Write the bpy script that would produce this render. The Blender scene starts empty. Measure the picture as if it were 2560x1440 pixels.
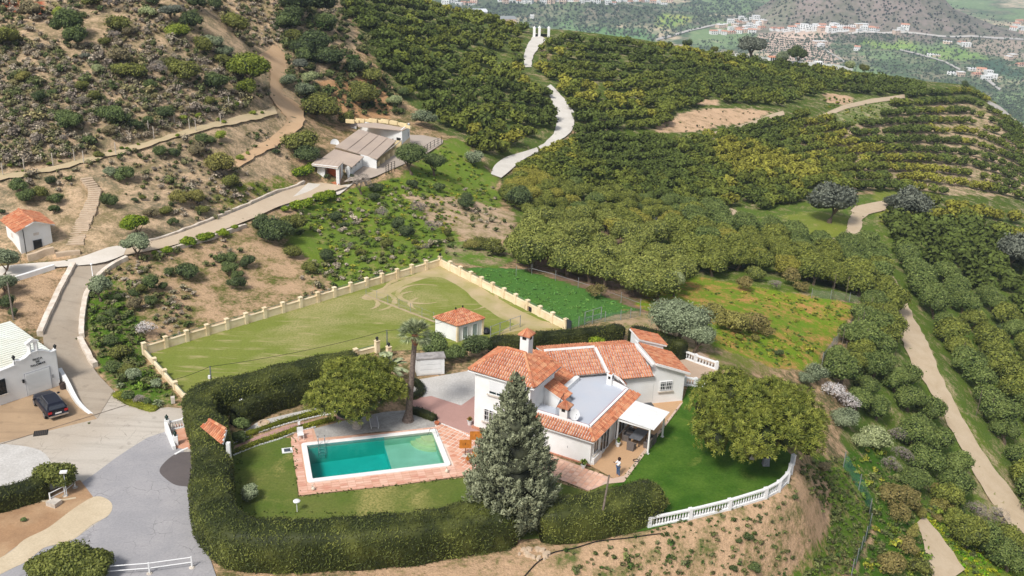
import bpy, math, random
import numpy as np
from mathutils import Vector, Matrix
rng = np.random.default_rng(7)
random.seed(7)
SC = bpy.context.scene
COL = SC.collection
R_ = math.radians
# ------------------------------------------------------------------ camera, world, sun, exposure
FPX, CAMH, PITCH, ROLL = 2500.0, 44.0, R_(22.0), R_(-2.2)
cp, sp, cr, sr = math.cos(PITCH), math.sin(PITCH), math.cos(ROLL), math.sin(ROLL)
cam = bpy.data.cameras.new('camera'); cam.sensor_width = 36.0; cam.lens = 36.0 * FPX / 2560.0
cam.clip_start = 1.0; cam.clip_end = 60000.0
camo = bpy.data.objects.new('camera', cam); COL.objects.link(camo)
fwd = Vector((0, cp, -sp)); right0 = Vector((1, 0, 0)); up0 = Vector((0, sp, cp))
rgt = right0 * cr - up0 * sr; upv = right0 * sr + up0 * cr
camo.matrix_world = Matrix(((rgt.x, upv.x, -fwd.x, 0), (rgt.y, upv.y, -fwd.y, 0), (rgt.z, upv.z, -fwd.z, CAMH), (0, 0, 0, 1)))
SC.camera = camo
SUN_ELEV, SUN_AZ = R_(50), R_(-148)     # azimuth measured from +Y towards +X (the sun stands to the left, a little behind the camera)
wd = bpy.data.worlds.new('World'); SC.world = wd; wd.use_nodes = True
wn = wd.node_tree; bgn = wn.nodes['Background']
sky = wn.nodes.new('ShaderNodeTexSky'); sky.sky_type = 'NISHITA'; sky.sun_disc = False
sky.sun_elevation = SUN_ELEV; sky.sun_rotation = SUN_AZ; sky.dust_density = 2.5; sky.air_density = 1.0; sky.ozone_density = 1.0
hsv = wn.nodes.new('ShaderNodeHueSaturation'); hsv.inputs['Saturation'].default_value = 0.45
wn.links.new(sky.outputs[0], hsv.inputs['Color']); wn.links.new(hsv.outputs[0], bgn.inputs[0])
bgn.inputs[1].default_value = 0.13
sl = bpy.data.lights.new('sun', 'SUN'); sl.energy = 2.75; sl.angle = R_(11); sl.color = (1.0, 0.965, 0.91)
slo = bpy.data.objects.new('sun', sl); COL.objects.link(slo)
sd = Vector((math.sin(SUN_AZ) * math.cos(SUN_ELEV), math.cos(SUN_AZ) * math.cos(SUN_ELEV), math.sin(SUN_ELEV)))
slo.rotation_euler = sd.to_track_quat('Z', 'Y').to_euler(); slo.location = (0, 60, 120)
SC.view_settings.view_transform = 'Standard'; SC.view_settings.look = 'None'
SC.view_settings.exposure = 0.28; SC.view_settings.gamma = 1.0; SC.view_settings.use_curve_mapping = False
SC.render.engine = 'CYCLES'
try:
    SC.cycles.max_bounces = 5; SC.cycles.diffuse_bounces = 2; SC.cycles.glossy_bounces = 2
    SC.cycles.transmission_bounces = 3; SC.cycles.transparent_max_bounces = 8; SC.cycles.volume_bounces = 0
    SC.cycles.caustics_reflective = False; SC.cycles.caustics_refractive = False
    SC.cycles.use_denoising = True
except Exception: pass

# ------------------------------------------------------------------ pixel <-> world
def ray(u, v):
    x = np.asarray(u, float) - 1280.0; y = 720.0 - np.asarray(v, float)
    x, y = cr * x + sr * y, -sr * x + cr * y
    return np.stack([x, FPX * cp + y * sp, -FPX * sp + y * cp], -1)
def WZ(u, v, z=0.0):
    d = ray(u, v); t = (z - CAMH) / d[..., 2]
    return d * t[..., None] + np.array([0, 0, CAMH]) if np.ndim(t) else d * t + np.array([0, 0, CAMH])
def proj(P):
    P = np.asarray(P, float); d = P - np.array([0, 0, CAMH])
    xc = d[..., 0]; yc = d[..., 1] * sp + d[..., 2] * cp; zc = np.maximum(d[..., 1] * cp - d[..., 2] * sp, 1e-3)
    x, y = FPX * xc / zc, FPX * yc / zc
    return 1280 + cr * x - sr * y, 720 - (sr * x + cr * y)
def pxm(P):
    d = np.asarray(P, float) - np.array([0, 0, CAMH]); return FPX / (d[..., 1] * cp - d[..., 2] * sp)
def top_z(P, v):
    lo, hi = P[2] - 5, P[2] + 60
    for _ in range(40):
        m = (lo + hi) / 2
        if proj((P[0], P[1], m))[1] > v: lo = m
        else: hi = m
    return m
def onplane(u, v, A, B):
    """where the line of sight meets the vertical plane through A and B"""
    d = ray(u, v); ab = np.array([B[0] - A[0], B[1] - A[1]]); n = np.array([-ab[1], ab[0]])
    t = (n @ np.array([A[0], A[1]])) / (n @ d[:2])
    return d * t + np.array([0, 0, CAMH])
def S(r, g, b, k=1.0):
    f = lambda c: ((c / 255) / 12.92 if c <= 10 else (((c / 255) + .055) / 1.055) ** 2.4) * k
    return (f(r), f(g), f(b))
def in1(x, y, poly):
    c = False; n = len(poly); j = n - 1
    for i in range(n):
        xi, yi = poly[i][0], poly[i][1]; xj, yj = poly[j][0], poly[j][1]
        if (yi > y) != (yj > y) and x < (xj - xi) * (y - yi) / (yj - yi) + xi: c = not c
        j = i
    return c
def inpoly(x, y, poly):
    x = np.asarray(x); y = np.asarray(y); c = np.zeros(x.shape, bool); n = len(poly)
    if x.size == 1: return np.full(x.shape, in1(float(x.ravel()[0]), float(y.ravel()[0]), poly))
    for i in range(n):
        x0, y0 = poly[i]; x1, y1 = poly[(i + 1) % n]
        if y0 == y1: continue
        m = ((y0 > y) != (y1 > y)) & (x < (x1 - x0) * (y - y0) / (y1 - y0) + x0)
        c ^= m
    return c
def vnoise(x, y, seed=0):
    xi = np.floor(x).astype(np.int64); yi = np.floor(y).astype(np.int64); fx = x - xi; fy = y - yi
    def h(a, b):
        n = (a * 374761393 + b * 668265263 + seed * 1442695041) & 0x7fffffff
        n = ((n ^ (n >> 13)) * 1274126177) & 0x7fffffff
        return ((n ^ (n >> 16)) & 0xffff) / 65535.0
    fx = fx * fx * (3 - 2 * fx); fy = fy * fy * (3 - 2 * fy)
    return (h(xi, yi) * (1 - fx) + h(xi + 1, yi) * fx) * (1 - fy) + (h(xi, yi + 1) * (1 - fx) + h(xi + 1, yi + 1) * fx) * fy
def fbm(x, y, s, o=4, seed=0):
    a = 0; k = 1.0; t = 0
    for i in range(o):
        a = a + k * (vnoise(x / s + 17.3 * i, y / s + 9.1 * i, seed + i) - .5); t += k; k *= .5; s = s / 2.03
    return a / t * 2

# ------------------------------------------------------------------ objects and meshes
def wloc(o):
    v = Vector((0, 0, 0))
    while o is not None: v = v + o.location; o = o.parent
    return v
def tag(o, label=None, cat=None, group=None, kind=None):
    if label: o['label'] = label
    if cat: o['category'] = cat
    if group: o['group'] = group
    if kind: o['kind'] = kind
    return o
def thing(name, label, cat, loc=(0, 0, 0), group=None, rz=0.0):
    o = bpy.data.objects.new(name, None); o.empty_display_size = .2; COL.objects.link(o)
    o.location = loc; o.rotation_euler = (0, 0, rz)
    return tag(o, label, cat, group)
def link(name, me, parent=None, loc=(0, 0, 0), rz=0.0, scale=None):
    o = bpy.data.objects.new(name, me); COL.objects.link(o); o.location = loc; o.rotation_euler = (0, 0, rz)
    if scale is not None: o.scale = scale
    if parent is not None: o.parent = parent
    return o
def copy_tree(o, parent=None):
    c = o.copy(); COL.objects.link(c); c.parent = parent
    for ch in list(o.children): copy_tree(ch, c)
    return c
def np_mesh(name, V, F, mat, attrs=None, smooth=False):
    """V (n,3), F (m,k) arrays, k constant"""
    V = np.asarray(V, np.float32); F = np.asarray(F, np.int32); m, k = F.shape
    me = bpy.data.meshes.new(name)
    me.vertices.add(len(V)); me.vertices.foreach_set('co', V.ravel())
    me.loops.add(m * k); me.loops.foreach_set('vertex_index', F.ravel())
    me.polygons.add(m); me.polygons.foreach_set('loop_start', np.arange(0, m * k, k, dtype=np.int32))
    me.polygons.foreach_set('loop_total', np.full(m, k, np.int32))
    if smooth: me.polygons.foreach_set('use_smooth', np.ones(m, bool))
    for an, (typ, dom, arr) in (attrs or {}).items():
        a = me.attributes.new(an, typ, dom); arr = np.asarray(arr, np.float32)
        if typ == 'FLOAT_COLOR':
            if arr.shape[1] == 3: arr = np.concatenate([arr, np.ones((len(arr), 1), np.float32)], 1)
            a.data.foreach_set('color', arr.ravel())
        else: a.data.foreach_set('value', arr.ravel())
    me.materials.append(mat); me.update(calc_edges=True)
    return me
class MB:
    def __init__(self): self.v = []; self.f = []; self.r = []
    def quadlist(self, vs, fs, r=0.5):
        n = len(self.v); self.v += [tuple(map(float, p)) for p in vs]; self.f += [tuple(n + i for i in f) for f in fs]; self.r += [r] * len(fs); return self
    def hexa(self, b, t, r=0.5):
        """bottom ring b and top ring t (same count)"""
        n = len(b); fs = [tuple(reversed(range(n))), tuple(range(n, 2 * n))] + [(i, (i + 1) % n, n + (i + 1) % n, n + i) for i in range(n)]
        return self.quadlist(list(b) + list(t), fs, r)
    def prism(self, poly, z0, z1, r=0.5):
        a = sum(poly[i][0] * poly[(i + 1) % len(poly)][1] - poly[(i + 1) % len(poly)][0] * poly[i][1] for i in range(len(poly)))
        if a < 0: poly = list(reversed(poly))
        return self.hexa([(p[0], p[1], z0) for p in poly], [(p[0], p[1], z1) for p in poly], r)
    def box(self, c, s, rz=0.0, r=0.5):
        """c = centre of the base, s = sizes"""
        ca, sa = math.cos(rz), math.sin(rz); q = []
        for sx, sy in ((-1, -1), (1, -1), (1, 1), (-1, 1)):
            x, y = sx * s[0] / 2, sy * s[1] / 2; q.append((c[0] + ca * x - sa * y, c[1] + sa * x + ca * y))
        return self.hexa([(x, y, c[2]) for x, y in q], [(x, y, c[2] + s[2]) for x, y in q], r)
    def beam(self, A, B, w, h, r=0.5, up=(0, 0, 1)):
        A = Vector(A); B = Vector(B); d = (B - A).normalized(); u = Vector(up)
        if abs(d.dot(u)) > .98: u = Vector((1, 0, 0))
        s = d.cross(u).normalized(); u = s.cross(d); q = [(-1, -1), (1, -1), (1, 1), (-1, 1)]
        ring = lambda P: [tuple(P + s * (x * w / 2) + u * (y * h / 2)) for x, y in q]
        return self.hexa(ring(A), ring(B), r)
    def tube(self, pts, rad, n=8, r=0.5, cap=True):
        pts = [Vector(p) for p in pts]; rad = rad if isinstance(rad, (list, tuple)) else [rad] * len(pts); vs = []; fs = []
        for i, p in enumerate(pts):
            d = (pts[min(i + 1, len(pts) - 1)] - pts[max(i - 1, 0)]).normalized()
            a = d.cross(Vector((0, 0, 1)) if abs(d.z) < .9 else Vector((1, 0, 0))).normalized(); b = d.cross(a)
            for k in range(n):
                t = 2 * math.pi * k / n; vs.append(tuple(p + (a * math.cos(t) + b * math.sin(t)) * rad[i]))
        for i in range(len(pts) - 1):
            for k in range(n): fs.append((i * n + k, i * n + (k + 1) % n, (i + 1) * n + (k + 1) % n, (i + 1) * n + k))
        if cap: fs += [tuple(range(n)), tuple(range((len(pts) - 1) * n, len(pts) * n))]
        return self.quadlist(vs, fs, r)
    def lathe(self, prof, c=(0, 0, 0), n=12, r=0.5):
        vs = []; fs = []
        for (rr, z) in prof:
            for k in range(n):
                t = 2 * math.pi * k / n; vs.append((c[0] + rr * math.cos(t), c[1] + rr * math.sin(t), c[2] + z))
        for i in range(len(prof) - 1):
            for k in range(n): fs.append((i * n + k, i * n + (k + 1) % n, (i + 1) * n + (k + 1) % n, (i + 1) * n + k))
        fs += [tuple(reversed(range(n))), tuple(range((len(prof) - 1) * n, len(prof) * n))]
        return self.quadlist(vs, fs, r)
    def wallquad(self, A, B, z0, z1, thick=.2, z1b=None, r=0.5):
        """wall from A to B, thickness away from the left normal"""
        A = np.array(A[:2], float); B = np.array(B[:2], float); d = (B - A) / np.linalg.norm(B - A); n = np.array([-d[1], d[0]]) * thick
        z1b = z1 if z1b is None else z1b
        q = [A, B, B + n, A + n]; zt = [z1, z1b, z1b, z1]
        return self.hexa([(p[0], p[1], z0) for p in q], [(p[0], p[1], z) for p, z in zip(q, zt)], r)
    def build(self, name, mat, parent=None, loc=None, smooth=False, rz=0.0, local=False):
        me = bpy.data.meshes.new(name)
        if parent is not None and not local: o0 = wloc(parent)
        elif loc is not None and not local: o0 = Vector(loc)
        else: o0 = Vector((0, 0, 0))
        me.from_pydata([(a - o0.x, b - o0.y, c - o0.z) for a, b, c in self.v], [], self.f)
        a = me.attributes.new('rnd', 'FLOAT', 'FACE'); a.data.foreach_set('value', np.array(self.r, np.float32))
        if smooth:
            me.polygons.foreach_set('use_smooth', [True] * len(me.polygons))
        me.materials.append(mat); me.update()
        o = bpy.data.objects.new(name, me); COL.objects.link(o)
        if parent is not None: o.parent = parent
        if parent is None and loc is not None: o.location = loc
        elif parent is not None and local and loc is not None: o.location = loc
        o.rotation_euler = (0, 0, rz)
        return o

# ------------------------------------------------------------------ materials
class NT:
    def __init__(self, name):
        self.m = bpy.data.materials.new(name); self.m.use_nodes = True; self.t = self.m.node_tree; self.t.nodes.clear()
        self.out = self.n('ShaderNodeOutputMaterial'); self.b = self.n('ShaderNodeBsdfPrincipled'); self.l(self.b.outputs[0], self.out.inputs['Surface'])
        self.b.inputs['Specular IOR Level'].default_value = .25
    def n(self, typ, **k):
        x = self.t.nodes.new(typ)
        for a, b in k.items(): setattr(x, a, b)
        return x
    def l(self, a, b): self.t.links.new(a, b)
    def inp(self, sock, val):
        if hasattr(val, 'links') or isinstance(val, bpy.types.NodeSocket): self.l(val, sock)
        elif isinstance(val, (tuple, list)) and len(val) == 3 and sock.type == 'RGBA': sock.default_value = (*val, 1)
        else: sock.default_value = val
    def coord(self, which='Object', scale=None, rot=None):
        c = self.n('ShaderNodeNewGeometry').outputs['Position'] if which == 'World' else self.n('ShaderNodeTexCoord').outputs[which]
        if scale is not None or rot is not None:
            mp = self.n('ShaderNodeMapping'); self.l(c, mp.inputs[0])
            if scale is not None: mp.inputs['Scale'].default_value = scale
            if rot is not None: mp.inputs['Rotation'].default_value = (0, 0, rot)
            c = mp.outputs[0]
        return c
    def noise(self, co, scale, detail=4, rough=.55, dist=0.0):
        x = self.n('ShaderNodeTexNoise'); self.l(co, x.inputs['Vector']); x.inputs['Scale'].default_value = scale; x.inputs['Detail'].default_value = detail
        x.inputs['Roughness'].default_value = rough; x.inputs['Distortion'].default_value = dist; return x.outputs[0]
    def ramp(self, f, stops, interp='LINEAR'):
        x = self.n('ShaderNodeValToRGB'); self.l(f, x.inputs[0]); e = x.color_ramp.elements; x.color_ramp.interpolation = interp
        while len(e) > 1: e.remove(e[-1])
        for i, (p, c) in enumerate(stops):
            q = e[0] if i == 0 else e.new(p); q.position = p; c = c if isinstance(c, (tuple, list)) else (c, c, c); q.color = (*c[:3], 1)
        return x.outputs[0]
    def mix(self, f, a, b, typ='MIX'):
        x = self.n('ShaderNodeMix', data_type='RGBA', blend_type=typ); self.inp(x.inputs[0], f); self.inp(x.inputs[6], a); self.inp(x.inputs[7], b); return x.outputs[2]
    def math(self, op, a, b=0.0, c=0.0):
        x = self.n('ShaderNodeMath', operation=op); self.inp(x.inputs[0], a); self.inp(x.inputs[1], b); self.inp(x.inputs[2], c); return x.outputs[0]
    def attr(self, name, out='Fac'):
        x = self.n('ShaderNodeAttribute'); x.attribute_name = name; return x.outputs[out]
    def bump(self, h, strength=.3, dist=.05):
        x = self.n('ShaderNodeBump'); self.l(h, x.inputs['Height']); x.inputs['Strength'].default_value = strength; x.inputs['Distance'].default_value = dist
        self.l(x.outputs[0], self.b.inputs['Normal'])
    def fin(self, col, rough=.85, spec=None, metal=0.0):
        self.inp(self.b.inputs['Base Color'], col); self.inp(self.b.inputs['Roughness'], rough); self.b.inputs['Metallic'].default_value = metal
        if spec is not None: self.b.inputs['Specular IOR Level'].default_value = spec
        return self.m
MC = {}
def plain(name, c, rough=.8, var=.12, scale=3.0, spec=.25, metal=0.0, c2=None, bump=0.0):
    """a colour with slight weathering"""
    if name in MC: return MC[name]
    t = NT(name); co = t.coord('World'); n1 = t.noise(co, scale, 5); c2 = c2 or tuple(x * (1 - var * 2.2) for x in c)
    f = t.ramp(n1, [(.35, 1.0), (.72, 0.0)]); f2 = t.noise(co, scale * 9, 3)
    col = t.mix(f, c2, c); col = t.mix(t.math('MULTIPLY', f2, var), col, tuple(x * .7 for x in c))
    if bump: t.bump(f2, bump, .03)
    MC[name] = t.fin(col, rough, spec, metal); return MC[name]
white_wall = plain('white_render', (.81, .81, .80), .8, .05, .55, c2=(.70, .69, .66), bump=.2)
cream_wall = plain('cream_render', S(238, 222, 190), .85, .10, .9, c2=S(214, 190, 150), bump=.2)
white_paint = plain('white_paint', (.80, .80, .79), .5, .05, 2)
grey_metal = plain('grey_metal', (.35, .36, .37), .45, .1, 3, metal=.3)
dark_metal = plain('dark_metal', (.03, .03, .035), .5, .1, 3)
black_iron = plain('black_iron', (.012, .014, .014), .5, .1, 3)
dark_glass = plain('dark_glass', (.02, .025, .03), .12, .05, 3, spec=.6)
dark_inside = plain('dark_inside', (.025, .024, .022), .9, .1, 3)
wood_pole = plain('weathered_wood', S(120, 108, 96), .9, .25, 5)
bark = plain('bark', S(120, 104, 88), .95, .3, 6, bump=.4)
pale_bark = plain('pale_bark', S(190, 178, 165), .9, .2, 6)
conc = plain('concrete_cap', S(205, 195, 182), .9, .15, 2, bump=.2)
stone_kerb = plain('rough_whitewash', S(226, 214, 200), .9, .18, 1.5, c2=S(186, 170, 150), bump=.3)
white_ridge = plain('white_mortar', (.76, .74, .71), .8, .06, 4)
def m_tile():
    t = NT('terracotta_tile'); r = t.attr('rnd'); co = t.coord('World'); n = t.noise(co, 2.2, 4); n2 = t.noise(co, 14, 3)
    c = t.ramp(r, [(0, S(150, 78, 48)), (.35, S(188, 104, 68)), (.7, S(206, 128, 88)), (1, S(216, 158, 116))])
    c = t.mix(t.ramp(n, [(.4, 0.0), (.75, .5)]), c, S(208, 166, 134)); c = t.mix(t.ramp(n2, [(.5, 0.0), (.75, .5)]), c, S(120, 74, 54)); c = t.mix(.14, c, S(150, 130, 110))
    return t.fin(c, .85)
tile_mat = m_tile()
def m_floor_tile(name, cs, n_amt=.35):
    t = NT(name); r = t.attr('rnd'); ri = t.n('ShaderNodeObjectInfo').outputs['Random']; co = t.coord('World'); n = t.noise(co, 1.1, 4)
    c = t.ramp(ri, [(i / (len(cs) - 1), S(*k)) for i, k in enumerate(cs)])
    c = t.mix(t.ramp(n, [(.4, 0.0), (.7, n_amt)]), c, S(226, 196, 172)); return t.fin(c, .8)
floor_tile = m_floor_tile('clay_floor_tile', [(186, 122, 94), (202, 142, 114), (212, 158, 132), (194, 132, 106)])
brick_tile = m_floor_tile('clay_border_brick', [(196, 138, 116), (212, 164, 142), (220, 180, 160), (206, 154, 130)])
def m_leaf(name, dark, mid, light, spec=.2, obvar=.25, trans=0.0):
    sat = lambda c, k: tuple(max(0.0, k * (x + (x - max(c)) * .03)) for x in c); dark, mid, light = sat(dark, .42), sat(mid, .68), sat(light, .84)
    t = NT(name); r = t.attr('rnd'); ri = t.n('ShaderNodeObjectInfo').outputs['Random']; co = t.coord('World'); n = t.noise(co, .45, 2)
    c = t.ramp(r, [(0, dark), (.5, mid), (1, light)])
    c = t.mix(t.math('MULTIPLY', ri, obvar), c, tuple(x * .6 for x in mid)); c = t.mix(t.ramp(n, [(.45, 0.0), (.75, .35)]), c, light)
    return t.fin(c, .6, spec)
def m_tint(name):
    t = NT(name); r = t.attr('rnd'); c = t.attr('tint', 'Color')
    k = t.math('MULTIPLY_ADD', r, .98, .22); x = t.n('ShaderNodeVectorMath', operation='SCALE'); t.l(c, x.inputs[0]); t.l(k, x.inputs['Scale'])
    return t.fin(x.outputs[0], .75, .1)
tint_mat = m_tint('tinted_foliage')
HAZE_D = 0.00014
# ------------------------------------------------------------------ terrain: control points as (u, v, height)
ctl = [(0,1010,0),(0,1440,0),(0,1200,0),(640,1520,0),(300,1300,0),(1300,1420,0),(500,1440,0),(360,880,0),(730,765,0),(1100,650,0),(1260,735,0),(1420,820,0),(1700,800,-.3),
 (465,1005,0),(700,1100,0),(1000,900,0),(1300,900,0),(1500,1150,0),(1810,905,-.3),(1980,1160,0),(1860,1270,0),(1620,1320,0),(800,1300,0),(160,965,0),(240,1045,0),(1900,1000,-.4),
 (1700,1440,-5),(1500,1440,-2.2),(1900,1400,-6),(2000,1280,-5),(2110,1160,-7),(2170,1250,-9.5),(2130,1440,-12),(2050,1200,-3.5),(1780,1350,-2.5),
 (2200,1080,-12),(2300,1300,-15),(2500,1420,-19),(2450,1200,-17),(2400,1050,-15),(2280,820,-12),(2240,700,-11),(2160,760,-6.5),(2060,910,-5),(2150,580,-10),(2200,500,-10),(2540,650,-18),(2560,900,-20),(2560,1200,-21),(2060,1050,-7),
 (1720,700,-4),(1500,760,-1),(1590,770,-2),(1200,690,-.5),(1300,560,-2.5),(1480,600,-4),(1700,560,-7),(1900,600,-9),(1830,530,-9),(1950,760,-4.5),(1870,850,-2),(1990,880,-3.5),
 (1300,430,-3.5),(1260,420,-3),(1440,310,-2.5),(1380,230,0),(1310,140,2),(1350,90,3),(1060,8,9),(1180,45,6),(1600,400,-7),(1700,300,-5),(1900,270,-7),(2100,260,-11),(1640,112,-1),(1850,150,-6),(2100,182,-11),
 (2310,210,-15),(2000,400,-12),(2300,400,-17),(2550,420,-22),(2430,230,-18),(2560,320,-22),(2400,560,-16),(1100,200,4),(960,100,9),(1220,300,0),
 (770,470,2),(850,460,2),(940,440,2),(1000,380,2),(1100,350,2),(1040,410,1.8),(830,330,3),(900,300,3.5),
 (1150,470,-3),(1250,560,-3),(900,560,-.2),(1060,600,-.5),
 (205,900,.6),(155,760,2.2),(230,660,3.6),(330,630,3.8),(400,610,3.8),(560,550,3.4),(740,470,2.4),(500,700,1.3),(700,620,1.6),(330,760,1.6),(260,820,1.2),
 (70,640,3.9),(20,650,3.9),(60,690,3.4),(60,760,2.6),(0,800,2.8),(-200,700,4),
 (200,460,7.5),(0,430,9),(400,380,8.5),(560,320,9.5),(740,290,8),(745,340,6),(600,400,6.5),(700,150,13),(640,120,14.5),(0,250,15),(0,0,24),(300,100,20),(500,0,24),(700,0,22),(850,0,18),(800,200,10.5),(880,260,7),(1000,270,4),(320,250,14),(240,580,5),(120,480,7)]
C = np.array([[*WZ(u, v, z)[:2], z] for u, v, z in ctl] + [[-300, 330, 38], [-150, 330, 34], [-60, 330, 24], [-260, 200, 32], [-120, 60, 3], [-90, 30, 0], [90, 30, -24], [150, 90, -30], [190, 200, -32], [0, 30, -2]])
def mq(r2): return np.sqrt(r2 + 36.0)
_D = ((C[:, None, :2] - C[None, :, :2]) ** 2).sum(-1); n_ = len(C)
_A = np.block([[mq(_D) + np.eye(n_) * -1.5, np.ones((n_, 1))], [np.ones((1, n_)), np.zeros((1, 1))]])
_w = np.linalg.solve(_A, np.append(C[:, 2], 0))
def rbf(x, y):
    x = np.asarray(x, float); sh = x.shape; x = x.ravel(); y = np.asarray(y, float).ravel(); out = np.empty(len(x))
    for i in range(0, len(x), 20000):
        d = (x[i:i+20000, None] - C[None, :, 0]) ** 2 + (y[i:i+20000, None] - C[None, :, 1]) ** 2
        out[i:i+20000] = mq(d) @ _w[:-1] + _w[-1]
    return out.reshape(sh)
# skyline of the estate: beyond it the ground falls to the valley
sky_pts = [(-700,-400,30,330),(-200,-200,30,330),(500,-100,30,320),(850,-30,19,None),(1060,6,9,None),(1180,45,6,None),(1325,78,3.5,None),(1440,86,2,None),(1640,112,-1,None),(1850,150,-6,None),(2100,182,-11,None),(2310,208,-15,None),(2430,222,-18,None),(2560,325,-22,None),(2900,500,-28,None),(3600,900,-30,None)]
RT = []
for u, v, z, R in sky_pts:
    P = WZ(u, v, z) if R is None else ray(u, v)
    th = math.atan2(P[0], P[1]); RT.append((th, math.hypot(P[0], P[1]) if R is None else R))
RT = np.array(sorted(RT))
def ridge(th): return np.interp(th, RT[:, 0], RT[:, 1]) + 6.0
MT = WZ(2150, 84, -190.0); MTc = (MT[0] + 5, MT[1] + 170)
LR = WZ(1300, 30, -190.0)
def mount(x, y):
    dx = x - MTc[0]; dy = y - MTc[1]; e = np.where(dx < 0, np.exp(-(dx / 122.0) ** 2), np.exp(-(np.abs(dx) / 222.0) ** 2.6)) * np.exp(-(np.abs(dy) / 135.0) ** 2.2)
    return 155 * e * (1 + .22 * fbm(x, y, 120, 4, 3)) + 9 * e * np.sin(dx / 19 + dy / 60)
def zfar(x, y):
    z = -205 + 14 * fbm(x, y, 700, 3, 5) + 5 * fbm(x, y, 160, 3, 9)
    dx = x - MTc[0]; dy = y - MTc[1]
    z = z + mount(x, y)
    dx2 = x - (MTc[0] + 520); dy2 = y - (MTc[1] + 40); z = z + 14 * np.exp(-(dx2 / 260) ** 2 - (dy2 / 190) ** 2) * (1 + .2 * fbm(x, y, 90, 4, 13))
    # low dark ridge with the village on its crest
    t = np.clip((x - (LR[0] - 260)) / 700, 0, 1); z = z + 42 * np.exp(-((y - LR[1] - 60) / 120) ** 2) * np.exp(-((x - LR[0]) / 330) ** 4) * (1 + .25 * fbm(x, y, 90, 3, 21))
    return z
plateau_poly = [WZ(u, v, 0)[:2] for u, v in [(-900,1060),(-60,1035),(150,963),(243,1047),(285,978),(330,1010),(385,1022),(430,1010),(372,905),(357,884),(1100,652),(1425,822),(1560,822),(1740,905),(1830,930),(1985,1150),(1965,1210),(1915,1243),(1820,1275),(1625,1325),(1300,1385),(640,1430),(540,1460),(500,1800),(-900,1800)]]
def seg_dist(x, y, poly, closed=True):
    d = np.full(np.shape(x), 1e9); n = len(poly)
    for i in range(n if closed else n - 1):
        a = poly[i]; b = poly[(i + 1) % n]; ab = (b[0] - a[0], b[1] - a[1]); L = ab[0] ** 2 + ab[1] ** 2 + 1e-9
        t = np.clip(((x - a[0]) * ab[0] + (y - a[1]) * ab[1]) / L, 0, 1)
        d = np.minimum(d, np.hypot(x - a[0] - t * ab[0], y - a[1] - t * ab[1]))
    return d
def base_z(x, y):
    x = np.asarray(x, float); y = np.asarray(y, float)
    th = np.arctan2(x, y); R = np.hypot(x, y); Rr = ridge(th)
    k = np.minimum(R, Rr) / np.maximum(R, 1e-6); z = rbf(x * k, y * k)
    d = np.maximum(R - Rr, 0); w = np.exp(-(d / 75.0) ** 1.5)
    far = zfar(x, y); z = np.where(d > 0, far + (z - far) * w, z)
    ins = inpoly(x, y, plateau_poly); dd = seg_dist(x, y, plateau_poly); m = np.where(ins, 1.0, np.clip(1 - dd / 4.0, 0, 1)); m = m * m * (3 - 2 * m)
    return z * (1 - m) + (-.06) * m
NR, NTH = 560, 380
r1 = 34 * np.exp(np.linspace(0, math.log(540 / 34), NR)); r2 = 540 * np.exp(np.linspace(0, math.log(14000 / 540), 200))[1:]
RR = np.concatenate([r1, r2]); TH = np.linspace(R_(-52), R_(52), NTH)
gx = RR[:, None] * np.sin(TH)[None]; gy = RR[:, None] * np.cos(TH)[None]
GZ = base_z(gx, gy)
lR = np.log(RR)
def hz(x, y):
    """ground height by bilinear look-up in the grid"""
    x = np.asarray(x, float); y = np.asarray(y, float)
    fi = np.interp(np.log(np.maximum(np.hypot(x, y), 35)), lR, np.arange(len(RR))); fj = np.clip((np.arctan2(x, y) - TH[0]) / (TH[1] - TH[0]), 0, NTH - 1.001)
    i = np.clip(fi.astype(int), 0, len(RR) - 2); j = fj.astype(int); a = fi - i; b = fj - j
    return (GZ[i, j] * (1 - b) + GZ[i, j + 1] * b) * (1 - a) + (GZ[i + 1, j] * (1 - b) + GZ[i + 1, j + 1] * b) * a
def G(u, v):
    """first meeting of the line of sight with the ground"""
    d = ray(u, v); one = d.ndim == 1; d = np.atleast_2d(d); h = np.hypot(d[:, 0], d[:, 1]); d = d / h[:, None]
    rr = np.concatenate([np.arange(36, 520, 1.2), 520 * np.exp(np.arange(0, 3.2, .006))]); n = len(d); out = np.full(n, np.nan); done = np.zeros(n, bool); prev = np.full(n, 36.0)
    prevd = CAMH + d[:, 2] * 36.0 - hz(d[:, 0] * 36, d[:, 1] * 36)
    for r in rr[1:]:
        cur = CAMH + d[:, 2] * r - hz(d[:, 0] * r, d[:, 1] * r); hit = (cur <= 0) & ~done
        out[hit] = (prev + (r - prev) * prevd / np.maximum(prevd - cur, 1e-9))[hit]; done |= hit; prev = np.full(n, r); prevd = cur
        if done.all(): break
    out = np.where(np.isnan(out), 13000.0, out)
    P = d * out[:, None] + np.array([0, 0, CAMH]); P[:, 2] = hz(P[:, 0], P[:, 1])
    return P[0] if one else P
def Gl(pts): return G([p[0] for p in pts], [p[1] for p in pts])
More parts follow.
